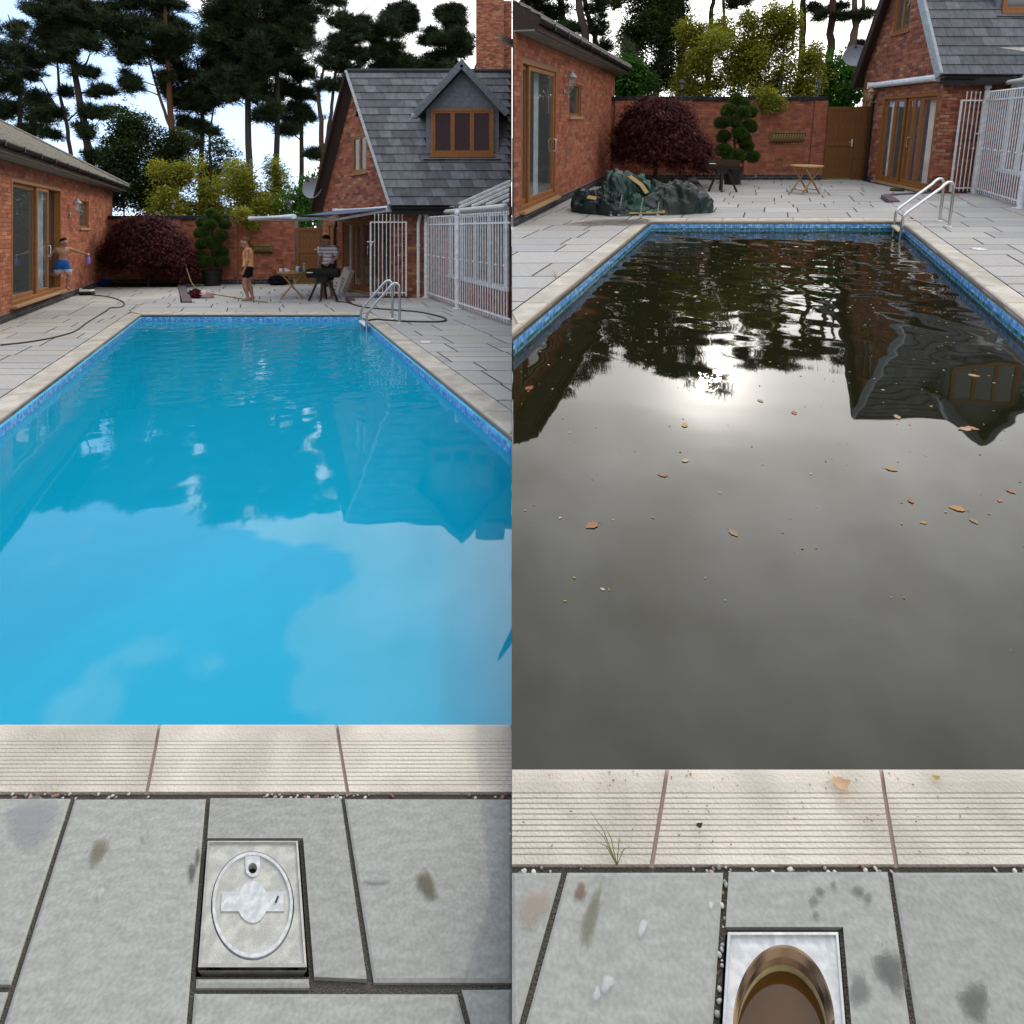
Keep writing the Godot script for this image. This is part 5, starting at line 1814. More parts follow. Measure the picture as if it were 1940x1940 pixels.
# ---------- figures: a skeleton of tapered bones meshed as one smooth surface ----------
func flesh(mb: Mb, bones: Array, cell: float, k: float, paint: Callable) -> void:
	var lo := Vector3.ONE * 1e9
	var hi := -lo
	for b in bones:
		for q in [b[0], b[1]]:
			var r: float = maxf(b[2], b[3]) + 0.03
			lo = lo.min(q - Vector3.ONE * r); hi = hi.max(q + Vector3.ONE * r)
	var n := Vector3i(((hi - lo) / cell).ceil()) + Vector3i(2, 2, 2)
	var sum := PackedFloat32Array()
	sum.resize(n.x * n.y * n.z)
	for b in bones:
		var p: Vector3 = b[0]; var q: Vector3 = b[1]
		var r0: float = b[2]; var r1: float = b[3]
		var m := maxf(r0, r1) + k * 5.0
		var i0 := Vector3i(((p.min(q) - Vector3.ONE * m - lo) / cell).floor()).clamp(Vector3i.ZERO, n - Vector3i.ONE)
		var i1 := Vector3i(((p.max(q) + Vector3.ONE * m - lo) / cell).ceil()).clamp(Vector3i.ZERO, n - Vector3i.ONE)
		var pq := q - p
		var l2 := maxf(pq.length_squared(), 1e-9)
		for z in range(i0.z, i1.z + 1):
			for y in range(i0.y, i1.y + 1):
				var at := (z * n.y + y) * n.x
				for x in range(i0.x, i1.x + 1):
					var c := lo + Vector3(x, y, z) * cell - p
					var t := clampf(c.dot(pq) / l2, 0.0, 1.0)
					var d := (c - pq * t).length() - lerpf(r0, r1, t)
					if d < k * 5.0: sum[at + x] += exp(-d / k)
	# surface nets
	var id := PackedInt32Array()
	id.resize(sum.size())
	id.fill(-1)
	var vs := PackedVector3Array()
	var sx := 1
	var sy := n.x
	var sz := n.x * n.y
	var co := [0, sx, sy, sx + sy, sz, sx + sz, sy + sz, sx + sy + sz]
	var ed := [[0, 1], [2, 3], [4, 5], [6, 7], [0, 2], [1, 3], [4, 6], [5, 7], [0, 4], [1, 5], [2, 6], [3, 7]]
	for z in n.z - 1:
		for y in n.y - 1:
			for x in n.x - 1:
				var at := z * sz + y * sy + x
				var mask := 0
				for i in 8:
					if sum[at + co[i]] > 1.0: mask |= 1 << i
				if mask == 0 or mask == 255: continue
				var acc := Vector3.ZERO
				var cnt := 0
				for e in ed:
					var ia: int = e[0]; var ib: int = e[1]
					if ((mask >> ia) & 1) == ((mask >> ib) & 1): continue
					var fa := -log(maxf(sum[at + co[ia]], 1e-4)); var fb := -log(maxf(sum[at + co[ib]], 1e-4))
					var t := fa / (fa - fb)
					var pa := Vector3(ia & 1, (ia >> 1) & 1, ia >> 2); var pb := Vector3(ib & 1, (ib >> 1) & 1, ib >> 2)
					acc += pa.lerp(pb, t)
					cnt += 1
				id[at] = vs.size()
				vs.append(lo + (Vector3(x, y, z) + acc / cnt) * cell)
	var fs := []
	var nr := PackedVector3Array()
	nr.resize(vs.size())
	for z in range(1, n.z - 1):
		for y in range(1, n.y - 1):
			for x in range(1, n.x - 1):
				var at := z * sz + y * sy + x
				var ins := sum[at] > 1.0
				for ax in 3:
					var st: int = [sx, sy, sz][ax]
					if (sum[at + st] > 1.0) == ins: continue
					var u: int = [sy, sz, sx][ax]; var v: int = [sz, sx, sy][ax]
					var a := id[at - u - v]; var b := id[at - v]; var c := id[at]; var d := id[at - u]
					if a < 0 or b < 0 or c < 0 or d < 0: continue
					var f := [a, b, c, d] if ins else [d, c, b, a]
					fs.append(f)
					var nn := (vs[f[1]] - vs[f[0]]).cross(vs[f[2]] - vs[f[0]])
					for i in f: nr[i] += nn
	for i in nr.size(): nr[i] = nr[i].normalized()
	for f in fs:
		mb.col = paint.call((vs[f[0]] + vs[f[2]]) * 0.5)
		mb.trin(vs[f[0]], vs[f[1]], vs[f[2]], nr[f[0]], nr[f[1]], nr[f[2]])
		mb.trin(vs[f[0]], vs[f[2]], vs[f[3]], nr[f[0]], nr[f[2]], nr[f[3]])

func finger_bones(wr: Vector3, el: Vector3, sc: float, palm_to: Vector3, curl: float) -> Array:
	# a palm, four fingers and a thumb that carry on from the forearm
	var d := (wr - el).normalized()
	var nrm := palm_to.normalized()
	var sd := d.cross(nrm).normalized()
	nrm = sd.cross(d).normalized()
	var out := []
	var L := 0.105 * sc
	for i in 4:
		var o := sd * (i - 1.5) * 0.011 * sc * 1.6
		out.append([wr + o * 0.7, wr + d * L * 0.5 + o, 0.013 * sc, 0.011 * sc])
		var ln: float = [0.42, 0.5, 0.47, 0.36][i] * L
		var k0 := wr + d * L * 0.5 + o
		var k1 := k0 + (d * cos(curl * 0.5) + nrm * sin(curl * 0.5)) * ln * 0.55
		var k2 := k1 + (d * cos(curl) + nrm * sin(curl)) * ln * 0.5
		out.append([k0, k1, 0.0085 * sc, 0.0078 * sc]); out.append([k1, k2, 0.0078 * sc, 0.0062 * sc])
	var t0 := wr + d * L * 0.12 - sd * 0.018 * sc
	var t1 := t0 + (d * 0.7 - sd * 0.6 + nrm * 0.35).normalized() * L * 0.3
	out.append([t0, t1, 0.011 * sc, 0.0095 * sc]); out.append([t1, t1 + (d * 0.9 + nrm * 0.4).normalized() * L * 0.28, 0.009 * sc, 0.0065 * sc])
	return out

func person(label: String, at: Vector3, turn: float, h: float, j: Dictionary, o: Dictionary) -> Node3D:
	var t := thing("person", label, "person", at, turn, "")
	var J := {"pel": Vector3(0, 0.53, 0), "chest": Vector3(0, 0.72, 0), "neck": Vector3(0, 0.83, 0), "head": Vector3(0, 0.925, 0.01), "look": Vector3(0, 0, 1),
		"shl": Vector3(0.105, 0.80, 0), "shr": Vector3(-0.105, 0.80, 0), "ell": Vector3(0.13, 0.63, 0), "elr": Vector3(-0.13, 0.63, 0), "wrl": Vector3(0.13, 0.48, 0.03), "wrr": Vector3(-0.13, 0.48, 0.03),
		"hil": Vector3(0.05, 0.51, 0), "hir": Vector3(-0.05, 0.51, 0), "knl": Vector3(0.055, 0.285, 0.01), "knr": Vector3(-0.055, 0.285, 0.01), "anl": Vector3(0.055, 0.045, 0), "anr": Vector3(-0.055, 0.045, 0),
		"tol": Vector3(0.065, 0.018, 0.085), "tor": Vector3(-0.065, 0.018, 0.085)}
	for k in j: J[k] = j[k]
	for k in J:
		if k != "look": J[k] = J[k] * h
	var up: Vector3 = (J.head - J.neck).normalized()
	var look: Vector3 = J.look.normalized()
	var sd := up.cross(look).normalized()
	var fr := sd.cross(up).normalized()
	var hd: Vector3 = J.head
	var sk: Color = o.skin
	var B := [[J.pel + (J.hil - J.pel) * 0.7, J.pel + (J.hir - J.pel) * 0.7, 0.066 * h, 0.066 * h], [J.pel, J.pel.lerp(J.chest, 0.45), 0.07 * h, 0.06 * h], [J.pel.lerp(J.chest, 0.45), J.chest, 0.06 * h, 0.072 * h],
		[J.chest + (J.shl - J.chest) * 0.45, J.chest + (J.shr - J.chest) * 0.45, 0.062 * h, 0.062 * h], [J.shl, J.shr, 0.036 * h, 0.036 * h], [J.chest.lerp(J.neck, 0.6), J.neck.lerp(hd, 0.4), 0.034 * h, 0.029 * h]]
	for s in ["l", "r"]:
		B.append_array([[J["sh" + s], J["el" + s], 0.033 * h, 0.024 * h], [J["el" + s], J["wr" + s], 0.025 * h, 0.0155 * h], [J["hi" + s], J["kn" + s], 0.056 * h, 0.035 * h], [J["kn" + s], J["kn" + s].lerp(J["an" + s], 0.35), 0.034 * h, 0.036 * h],
			[J["kn" + s].lerp(J["an" + s], 0.35), J["an" + s], 0.036 * h, 0.02 * h], [J["an" + s] + Vector3(0, -0.012, -0.01) * h, J["to" + s], 0.022 * h, 0.016 * h]])
	var mb := Mb.new()
	var skin := func(_p: Vector3) -> Color: return sk
	flesh(mb, B, 0.013, 0.012, skin)
	var H := [[hd + up * 0.018 * h, hd + up * 0.018 * h - fr * 0.014 * h, 0.06 * h, 0.06 * h], [hd - up * 0.028 * h + fr * 0.018 * h, hd - up * 0.048 * h + fr * 0.03 * h, 0.04 * h, 0.026 * h], [hd - up * 0.03 * h - fr * 0.01 * h, J.neck, 0.032 * h, 0.03 * h],
		[hd + fr * 0.056 * h + up * 0.004 * h, hd + fr * 0.07 * h - up * 0.016 * h, 0.007 * h, 0.011 * h], [hd + fr * 0.058 * h - up * 0.04 * h + sd * 0.012 * h, hd + fr * 0.058 * h - up * 0.04 * h - sd * 0.012 * h, 0.006 * h, 0.006 * h],
		[hd + sd * 0.062 * h, hd + sd * 0.064 * h - up * 0.022 * h, 0.012 * h, 0.009 * h], [hd - sd * 0.062 * h, hd - sd * 0.064 * h - up * 0.022 * h, 0.012 * h, 0.009 * h], [hd + fr * 0.05 * h + up * 0.014 * h + sd * 0.024 * h, hd + fr * 0.05 * h + up * 0.014 * h - sd * 0.024 * h, 0.012 * h, 0.012 * h]]
	var lip := hd + fr * 0.062 * h - up * 0.04 * h
	flesh(mb, H, 0.006, 0.008, func(p: Vector3) -> Color: return Color(0.36, 0.12, 0.1) if p.distance_to(lip) < 0.014 * h else sk)
	for s in ["l", "r"]:
		flesh(mb, finger_bones(J["wr" + s], J["el" + s], h / 1.65, o.get("palm" + s, Vector3(1 if s == "r" else -1, 0, 0)), o.get("curl" + s, 0.5)), 0.0045, 0.003, skin)
	part("body", mb, M.skin, t)
	for e in [-1.0, 1.0]:
		mb = Mb.new()
		mb.col = Color(0.02, 0.015, 0.012)
		mb.ball(place(hd + fr * 0.06 * h + sd * 0.024 * h * e + up * 0.004 * h, Basis.from_scale(Vector3.ONE * 0.0085 * h)), 8, 6)
		part("eye", mb, M.paint, t)
	# hair
	mb = Mb.new()
	var hc: Color = o.hair
	var hair := [[hd + up * 0.032 * h - fr * 0.012 * h, hd + up * 0.022 * h - fr * 0.03 * h, 0.061 * h, 0.058 * h], [hd - fr * 0.04 * h, hd - fr * 0.045 * h - up * 0.03 * h, 0.036 * h, 0.03 * h]]
	for q in o.get("hair_bones", []): hair.append([hd + (fr * q[0].z + up * q[0].y + sd * q[0].x) * h, hd + (fr * q[1].z + up * q[1].y + sd * q[1].x) * h, q[2] * h, q[3] * h])
	flesh(mb, hair, 0.009, 0.008, func(_p: Vector3) -> Color: return tint(hc, 0.25))
	part("hair", mb, M.cloth, t)
	# clothes
	if o.has("top"):
		mb = Mb.new()
		var g := 0.011
		var C := [[J.pel + Vector3(0, 0.02 * h, 0), J.pel.lerp(J.chest, 0.45), 0.074 * h + g, 0.064 * h + g], [J.pel.lerp(J.chest, 0.45), J.chest, 0.064 * h + g, 0.074 * h + g], [J.chest + (J.shl - J.chest) * 0.45, J.chest + (J.shr - J.chest) * 0.45, 0.063 * h + g, 0.063 * h + g],
			[J.pel + (J.hil - J.pel) * 0.7 + Vector3(0, 0.03 * h, 0), J.pel + (J.hir - J.pel) * 0.7 + Vector3(0, 0.03 * h, 0), 0.062 * h + g, 0.062 * h + g], [J.shl.lerp(J.shr, o.get("strap_in", 0.0)), J.shr.lerp(J.shl, o.get("strap_in", 0.0)), 0.036 * h + g * 0.8, 0.036 * h + g * 0.8]]
		if o.get("sleeve", 0.0) > 0.0:
			for s in ["l", "r"]: C.append([J["sh" + s], J["sh" + s].lerp(J["el" + s], o.sleeve), 0.036 * h + g, 0.036 * h + g])
		flesh(mb, C, 0.013, 0.012, o.top)
		part("shirt", mb, M.cloth, t)
	mb = Mb.new()
	var g2 := 0.012
	var S := [[J.pel + (J.hil - J.pel) * 0.7, J.pel + (J.hir - J.pel) * 0.7, 0.066 * h + g2, 0.066 * h + g2], [J.pel, J.pel + (J.chest - J.pel) * 0.18, 0.068 * h + g2, 0.062 * h + g2]]
	for s in ["l", "r"]: S.append([J["hi" + s], J["hi" + s].lerp(J["kn" + s], o.leg), 0.056 * h + g2, 0.05 * h + g2 * 1.3])
	flesh(mb, S, 0.013, 0.012, o.shorts)
	part("shorts", mb, M.cloth, t)
	return t

# ---------- loose things ----------
func folding_table(c: Dictionary, p: Vector3) -> void:
	var t := thing("folding_table", c.table_label, "table", p, 0.35)
	var h := 0.64; var r := 0.345
	for i in 7:
		var x0 := -r + i * 2 * r / 7 + 0.004; var x1 := -r + (i + 1) * 2 * r / 7 - 0.004
		var pp := PackedVector3Array()
		for k in 7:
			var x := lerpf(x0, x1, k / 6.0)
			pp.append(Vector3(x, h, sqrt(maxf(0.0, r * r - x * x))))
		for k in 7:
			var x := lerpf(x1, x0, k / 6.0)
			pp.append(Vector3(x, h, -sqrt(maxf(0.0, r * r - x * x))))
		var mb := Mb.new()
		mb.plate(pp, Vector3(0, 0.022, 0))
		part("top_slat", mb, M.table_wood, t)
	var mb2 := Mb.new()
	for z in [-0.15, 0.15]: mb2.bar(Vector3(-0.27, h - 0.045, z), Vector3(0.27, h - 0.045, z), 0.03, 0.045, 0.004)
	part("top_rail", mb2, M.table_wood, t)
	for z in [-0.17, 0.17]:
		for s in [-1.0, 1.0]:
			var mb := Mb.new()
			var zz: float = z + s * 0.013
			mb.bar(Vector3(-0.22 * s, h - 0.05, zz), Vector3(0.25 * s, 0.0, zz), 0.022, 0.042, 0.004, Vector3(0, 0, 1))
			part("leg", mb, M.table_wood, t)
	for s in [-1.0, 1.0]:
		var mb := Mb.new()
		mb.bar(Vector3(0.21 * s, 0.09, -0.19), Vector3(0.21 * s, 0.09, 0.19), 0.035, 0.02, 0.003)
		part("stretcher", mb, M.table_wood, t)

func barbecue(c: Dictionary, p: Vector3, turn: float) -> void:
	var t := thing("barbecue", c.bbq_label, "barbecue", p, turn)
	var mb := Mb.new()
	var l := 0.36; var r := 0.2; var y := 0.72
	for i in 10:
		var a0 := PI * i / 10; var a1 := PI * (i + 1) / 10
		var q := func(a: float, x: float, k: float) -> Vector3: return Vector3(x, y - sin(a) * r * k, cos(a) * r * k)
		mb.quad(q.call(a0, -l, 1), q.call(a1, -l, 1), q.call(a1, l, 1), q.call(a0, l, 1))
		mb.quad(q.call(a1, -l, 0.97), q.call(a0, -l, 0.97), q.call(a0, l, 0.97), q.call(a1, l, 0.97))
		for x in [-l, l]: mb.tri(Vector3(x, y, 0), q.call(a0, x, 1), q.call(a1, x, 1))
	mb.bar(Vector3(-l, y, r), Vector3(l, y, r), 0.02, 0.02); mb.bar(Vector3(-l, y, -r), Vector3(l, y, -r), 0.02, 0.02)
	part("drum", mb, c.bbq_mat, t)
	mb = Mb.new()
	for i in 17: mb.line(Vector3(-l + 0.02 + i * (2 * l - 0.04) / 16.0, y - 0.004, -r), Vector3(-l + 0.02 + i * (2 * l - 0.04) / 16.0, y - 0.004, r), 0.005, 5)
	part("grill", mb, M.black_iron, t)
	mb = Mb.new()
	mb.bar(Vector3(-l + 0.03, y - 0.06, r + 0.03), Vector3(-l + 0.17, y - 0.06, r + 0.03), 0.02, 0.02, 0.004)
	part("handle", mb, M.white_plastic, t)
	mb = Mb.new()
	mb.hexa([Vector3(-0.13, y - 0.3, 0.1), Vector3(0.09, y - 0.3, 0.1), Vector3(0.09, y - 0.3, -0.1), Vector3(-0.13, y - 0.3, -0.1), Vector3(-0.17, y - 0.16, 0.12), Vector3(0.13, y - 0.16, 0.12), Vector3(0.13, y - 0.16, -0.12), Vector3(-0.17, y - 0.16, -0.12)])
	part("leg_bracket", mb, M.black_iron, t)
	for q in [Vector3(-0.3, 0, 0.12), Vector3(-0.02, 0, 0.2), Vector3(0.34, 0, 0.1), Vector3(0.02, 0, -0.24)]:
		mb = Mb.new()
		mb.bar(Vector3(q.x * 0.25, y - 0.16, q.z * 0.3), q, 0.045, 0.045, 0.006)
		part("leg", mb, M.black_iron, t)

func hose(called: String, label: String, pts: Array, r: float, m: Material, cat := "hose") -> void:
	var cv := Curve3D.new()
	for p in pts: cv.add_point(p)
	for i in pts.size():
		var a: Vector3 = pts[maxi(i - 1, 0)]; var b: Vector3 = pts[mini(i + 1, pts.size() - 1)]
		cv.set_point_in(i, (a - b) / 6.0); cv.set_point_out(i, (b - a) / 6.0)
	cv.bake_interval = 0.05
	var o: Vector3 = pts[0]
	var pp := PackedVector3Array()
	for p in cv.get_baked_points(): pp.append(p - o)
	var mb := Mb.new()
	mb.tube(pp, PackedFloat32Array([r]), 7)
	one(called, mb, m, label, cat, o)

func cup(label: String, p: Vector3, r: float, h: float, cc: Color, called := "cup", cat := "cup") -> void:
	var mb := Mb.new()
	mb.col = cc
	mb.lathe([Vector2(0, 0), Vector2(r * 0.7, 0.0), Vector2(r * 0.95, h * 0.4), Vector2(r, h), Vector2(r * 0.9, h), Vector2(r * 0.8, h * 0.3), Vector2(0, h * 0.15)], Transform3D(), 14)
	if called == "cup": mb.tube(pv([Vector3(r * 0.9, h * 0.75, 0), Vector3(r * 1.5, h * 0.7, 0), Vector3(r * 1.5, h * 0.35, 0), Vector3(r * 0.85, h * 0.25, 0)]), PackedFloat32Array([r * 0.13]), 6)
	one(called, mb, M.paint, label, cat, p)

func bottle(label: String, p: Vector3, h: float, cc: Color) -> void:
	var t := thing("bottle", label, "bottle", p)
	var mb := Mb.new()
	mb.col = cc
	mb.lathe([Vector2(0, 0), Vector2(0.032, 0.0), Vector2(0.034, 0.01), Vector2(0.034, h * 0.55), Vector2(0.014, h * 0.75), Vector2(0.013, h * 0.93)], Transform3D(), 14)
	part("body", mb, M.paint, t)
	mb = Mb.new()
	mb.lathe([Vector2(0.015, h * 0.92), Vector2(0.015, h), Vector2(0, h)], Transform3D(), 10)
	part("cap", mb, M.white_plastic, t)

func leaf_mesh(mb: Mb, l: float, wd: float, curl: float) -> void:
	var n := 8
	for s in [-1.0, 1.0]:
		for i in n:
			var t0 := float(i) / n; var t1 := float(i + 1) / n
			var e := func(t: float) -> Vector3:
				var k := sin(PI * pow(t, 0.8)) * wd * (1.0 + 0.14 * sin(t * 31.0))
				return Vector3(s * k, absf(k) * 0.12 + curl * l * (t - 0.5) * (t - 0.5), (t - 0.5) * l)
			var c0 := Vector3(0, curl * l * (t0 - 0.5) * (t0 - 0.5), (t0 - 0.5) * l); var c1 := Vector3(0, curl * l * (t1 - 0.5) * (t1 - 0.5), (t1 - 0.5) * l)
			var a: Vector3 = e.call(t0); var b: Vector3 = e.call(t1)
			if s > 0: mb.quad(c0, a, b, c1)
			else: mb.quad(a, c0, c1, b)
	mb.tube(pv([Vector3(0, curl * l * 0.25, -l * 0.5), Vector3(0, 0.004, -l * 0.75)]), PackedFloat32Array([l * 0.012]), 4)

func tarp_heap(c: Dictionary) -> void:
	var b := w(-2.2, 0, 10.75)
	var t := thing("pool_cover", "crumpled dark green pool cover heaped on the paving with tan straps", "pool cover", b)
	var f := FastNoiseLite.new()
	f.seed = 31; f.frequency = 0.75; f.fractal_octaves = 1; f.fractal_type = FastNoiseLite.FRACTAL_RIDGED
	f.domain_warp_enabled = true; f.domain_warp_amplitude = 0.35; f.domain_warp_frequency = 1.2
	var soft := FastNoiseLite.new()
	soft.seed = 5; soft.frequency = 0.9
	# each fold: centre a, d, half width, half depth, height, turn, tone
	var folds := [[-2.95, 10.72, 0.55, 0.42, 0.34, 0.3, Color(0.006, 0.022, 0.018)], [-2.62, 10.85, 0.50, 0.42, 0.58, -0.5, Color(0.006, 0.034, 0.024)], [-2.30, 10.85, 0.5, 0.38, 0.50, -0.65, Color(0.008, 0.055, 0.034)], [-1.95, 10.9, 0.48, 0.36, 0.42, 0.2, Color(0.008, 0.02, 0.017)],
		[-1.72, 10.72, 0.62, 0.40, 0.40, -0.35, Color(0.022, 0.034, 0.028)], [-1.35, 10.75, 0.36, 0.30, 0.22, 0.4, Color(0.006, 0.024, 0.021)], [-2.25, 10.5, 0.62, 0.26, 0.16, 0.0, Color(0.008, 0.06, 0.036)], [-2.72, 10.45, 0.42, 0.26, 0.26, 0.5, Color(0.005, 0.02, 0.019)]]
	for k in folds.size():
		var q: Array = folds[k]
		var mb := Mb.new()
		var nu := 64; var nv := 44
		var g := []
		var ct := cos(q[5]); var sn := sin(q[5])
		for j in nv + 1:
			var row := []
			for i in nu + 1:
				var u := lerpf(-1, 1, float(i) / nu); var v := lerpf(-1, 1, float(j) / nv)
				var m := maxf(absf(u), absf(v)); var l := Vector2(u, v).length()
				if l > 0: 
					u *= m / l; v *= m / l
				var r := minf(1.0, sqrt(u * u + v * v))
				var hh: float = q[4] * pow(maxf(0.0, 1.0 - pow(r, 2.6)), 0.6)
				var x: float = u * q[2]; var z: float = v * q[3]
				var p := Vector3(x * ct - z * sn, hh, x * sn + z * ct)
				var cr := f.get_noise_3d(p.x * 1.1 + k * 5, p.y * 1.6, p.z * 2.4)
				var bul := soft.get_noise_3d(p.x * 2 + k * 3, p.y * 2, p.z * 2)
				var fall := smoothstep(0.0, 0.15, hh)
				var pl := sin((u * cos(k * 1.7) + v * sin(k * 1.7)) * 9.0 + bul * 9.0 + k) + 0.5 * sin((u * sin(k * 1.1) - v * cos(k * 2.3)) * 17.0 + cr * 5.0)
				cr += 0.16 * pl
				p += Vector3(u * 0.5, 0.5, v * 0.5).normalized() * ((cr - 0.2) * 0.17 + bul * 0.16) * (0.2 + 0.8 * fall)
				p.y = maxf(p.y, 0.004)
				row.append(p + w(q[0], 0, q[1]) - b)
			g.append(row)
		var nr := []
		for j in nv + 1:
			var row := []
			for i in nu + 1:
				var dx: Vector3 = g[j][mini(i + 1, nu)] - g[j][maxi(i - 1, 0)]; var dz: Vector3 = g[mini(j + 1, nv)][i] - g[maxi(j - 1, 0)][i]
				row.append(dz.cross(dx).normalized())
			nr.append(row)
		for j in nv:
			for i in nu:
				mb.col = tint(q[6], 0.06)
				mb.trin(g[j][i], g[j + 1][i], g[j + 1][i + 1], nr[j][i], nr[j + 1][i], nr[j + 1][i + 1])
				mb.trin(g[j][i], g[j + 1][i + 1], g[j][i + 1], nr[j][i], nr[j + 1][i + 1], nr[j][i + 1])
		part("fold", mb, M.tarp, t)
	for s in [[Vector3(-2.78, 0.58, 10.72), Vector3(-2.48, 0.64, 10.70), Vector3(-2.22, 0.50, 10.52), Vector3(-2.1, 0.36, 10.46)], [Vector3(-3.12, 0.30, 10.42), Vector3(-2.95, 0.28, 10.36)], [Vector3(-2.35, 0.06, 10.23), Vector3(-1.75, 0.07, 10.28)]]:
		var mb := Mb.new()
		for i in s.size() - 1:
			var A := w(s[i].x, s[i].y, s[i].z) - b; var B := w(s[i + 1].x, s[i + 1].y, s[i + 1].z) - b
			mb.bar(A, B, 0.085, 0.006, 0.0, Vector3(0, 0.8, 0.6))
		part("strap", mb, M.strap, t)
	for s in [[-2.62, 0.26], [-2.14, 0.30], [-1.86, 0.22], [-2.5, 0.34]]:
		var mb := Mb.new()
		var p0 := w(s[0], s[1], 10.30) - b; var p1 := w(s[0] + rf(-0.03, 0.03), 0.03, 10.14) - b
		var pp := PackedVector3Array()
		for i in 60:
			var a := i * 0.9
			pp.append(p0.lerp(p1, i / 59.0) + Vector3(cos(a) * 0.013, 0, sin(a) * 0.013))
		mb.tube(pp, PackedFloat32Array([0.0032]), 4, false)
		pp = PackedVector3Array()
		for i in 13: pp.append(p1 + Vector3(cos(TAU * i / 12) * 0.032, 0.0, sin(TAU * i / 12) * 0.032 + 0.03))
		mb.tube(pp, PackedFloat32Array([0.004]), 5)
		part("spring_hook", mb, M.steel, t)
func west_trees() -> void:
	var pt := [Color(0.026, 0.037, 0.017), Color(0.034, 0.048, 0.02), Color(0.02, 0.029, 0.014)]
	tree("pine_tree", "slender dark pine with a bare spire, leftmost above the low building", "tree", "pine trees behind the garden wall", 54.0, [[[-43.78, 0.0, 0.298], [-43.78, 10.83, 0.23800000000000002], [-43.78, 15.54, 0.17], [-44.37, 19.08, 0.11900000000000001], [-44.84, 20.73, 0.051]]],
		[[-45.02, 18.25, 1.19, 1.45], [-45.14, 16.37, 1.19, 1.72], [-44.25, 14.48, 0.92, 1.06], [-45.08, 12.59, 1.85, 1.45], [-42.95, 12.24, 1.45, 1.19], [-44.49, 19.79, 0.66, 0.66], [-46.26, 14.72, 1.45, 1.72], [-43.54, 16.49, 0.59, 0.66], [-42.01, 10.71, 1.19, 0.79]], "pine", 60.0, pt, Color(0.075, 0.06, 0.055), 1.7)
	tree("pine_tree", "tall leaning pine with grey trunk and flat clumps, above the roof's far end", "tree", "pine trees behind the garden wall", 48.0, [[[-33.26, 0.0, 0.468], [-33.26, 6.55, 0.374], [-33.78, 9.8, 0.323], [-34.3, 12.42, 0.28900000000000003], [-34.83, 15.56, 0.23800000000000002], [-35.35, 19.76, 0.17], [-35.46, 20.39, 0.11900000000000001]], [[-34.2, 13.89, 0.11900000000000001], [-33.68, 14.73, 0.085], [-33.36, 15.77, 0.051]]],
		[[-37.34, 18.6, 1.41, 1.29], [-35.46, 19.23, 2.58, 0.94], [-36.09, 17.45, 2.82, 1.06], [-33.99, 17.24, 1.53, 0.94], [-37.03, 15.88, 1.88, 1.17], [-33.78, 16.19, 1.41, 1.06], [-35.04, 14.83, 1.06, 0.59], [-33.57, 13.89, 0.94, 0.47], [-32.73, 12.53, 1.29, 0.53], [-32.84, 10.95, 1.29, 0.65], [-34.62, 18.5, 1.76, 0.82], [-33.26, 9.17, 0.82, 0.47], [-32.52, 7.39, 0.94, 0.7], [-34.2, 19.55, 1.53, 0.7], [-38.08, 14.83, 0.82, 0.47]], "pine", 60.0, pt, Color(0.075, 0.06, 0.055), 1.7)
	tree("pine_tree", "thin forking pine with few leaves, between the spire and the leaning grey trunk", "tree", "pine trees behind the garden wall", 52.0, [[[-37.79, 0.0, 0.255], [-37.79, 7.99, 0.204], [-38.18, 10.71, 0.187], [-38.75, 13.32, 0.153], [-38.98, 16.16, 0.102], [-39.09, 16.96, 0.068]], [[-38.18, 10.71, 0.11900000000000001], [-39.32, 12.64, 0.085], [-40.34, 14.46, 0.051]], [[-38.07, 10.94, 0.102], [-37.05, 11.85, 0.059500000000000004]]],
		[[-39.55, 11.28, 0.76, 0.45], [-40.46, 12.87, 0.76, 0.51], [-41.25, 14.8, 0.64, 0.38], [-38.75, 11.51, 0.51, 0.38], [-39.09, 9.8, 0.76, 0.51], [-38.41, 13.44, 0.51, 0.38], [-39.77, 15.82, 0.76, 0.51]], "pine", 60.0, pt, Color(0.075, 0.06, 0.055), 1.7)
	tree("pine_tree", "tall two-stemmed pine with orange lower trunk, third from the low building", "tree", "pine trees behind the garden wall", 49.0, [[[-27.21, 0.0, 0.425], [-27.21, 6.33, 0.34], [-27.53, 10.51, 0.28900000000000003], [-27.74, 14.79, 0.23800000000000002], [-28.07, 20.13, 0.17], [-28.12, 20.67, 0.11900000000000001]], [[-27.58, 9.87, 0.17], [-28.49, 12.43, 0.136], [-29.35, 15.53, 0.085], [-29.99, 16.93, 0.051]]],
		[[-31.17, 19.17, 1.32, 1.08], [-29.24, 19.28, 1.8, 1.08], [-30.63, 17.57, 1.68, 0.96], [-29.46, 16.6, 1.8, 0.96], [-31.17, 15.64, 1.44, 0.84], [-27.42, 17.57, 1.44, 1.32], [-27.96, 15.86, 1.32, 0.72], [-31.27, 13.82, 0.84, 0.54], [-30.1, 12.75, 0.6, 0.6], [-28.39, 13.5, 0.96, 0.96], [-26.67, 16.5, 0.96, 0.84], [-29.03, 18.1, 1.44, 0.84], [-31.7, 16.82, 0.72, 0.72], [-28.49, 20.13, 1.68, 0.6]], "pine", 60.0, pt, Color(0.16, 0.075, 0.04), 1.7)
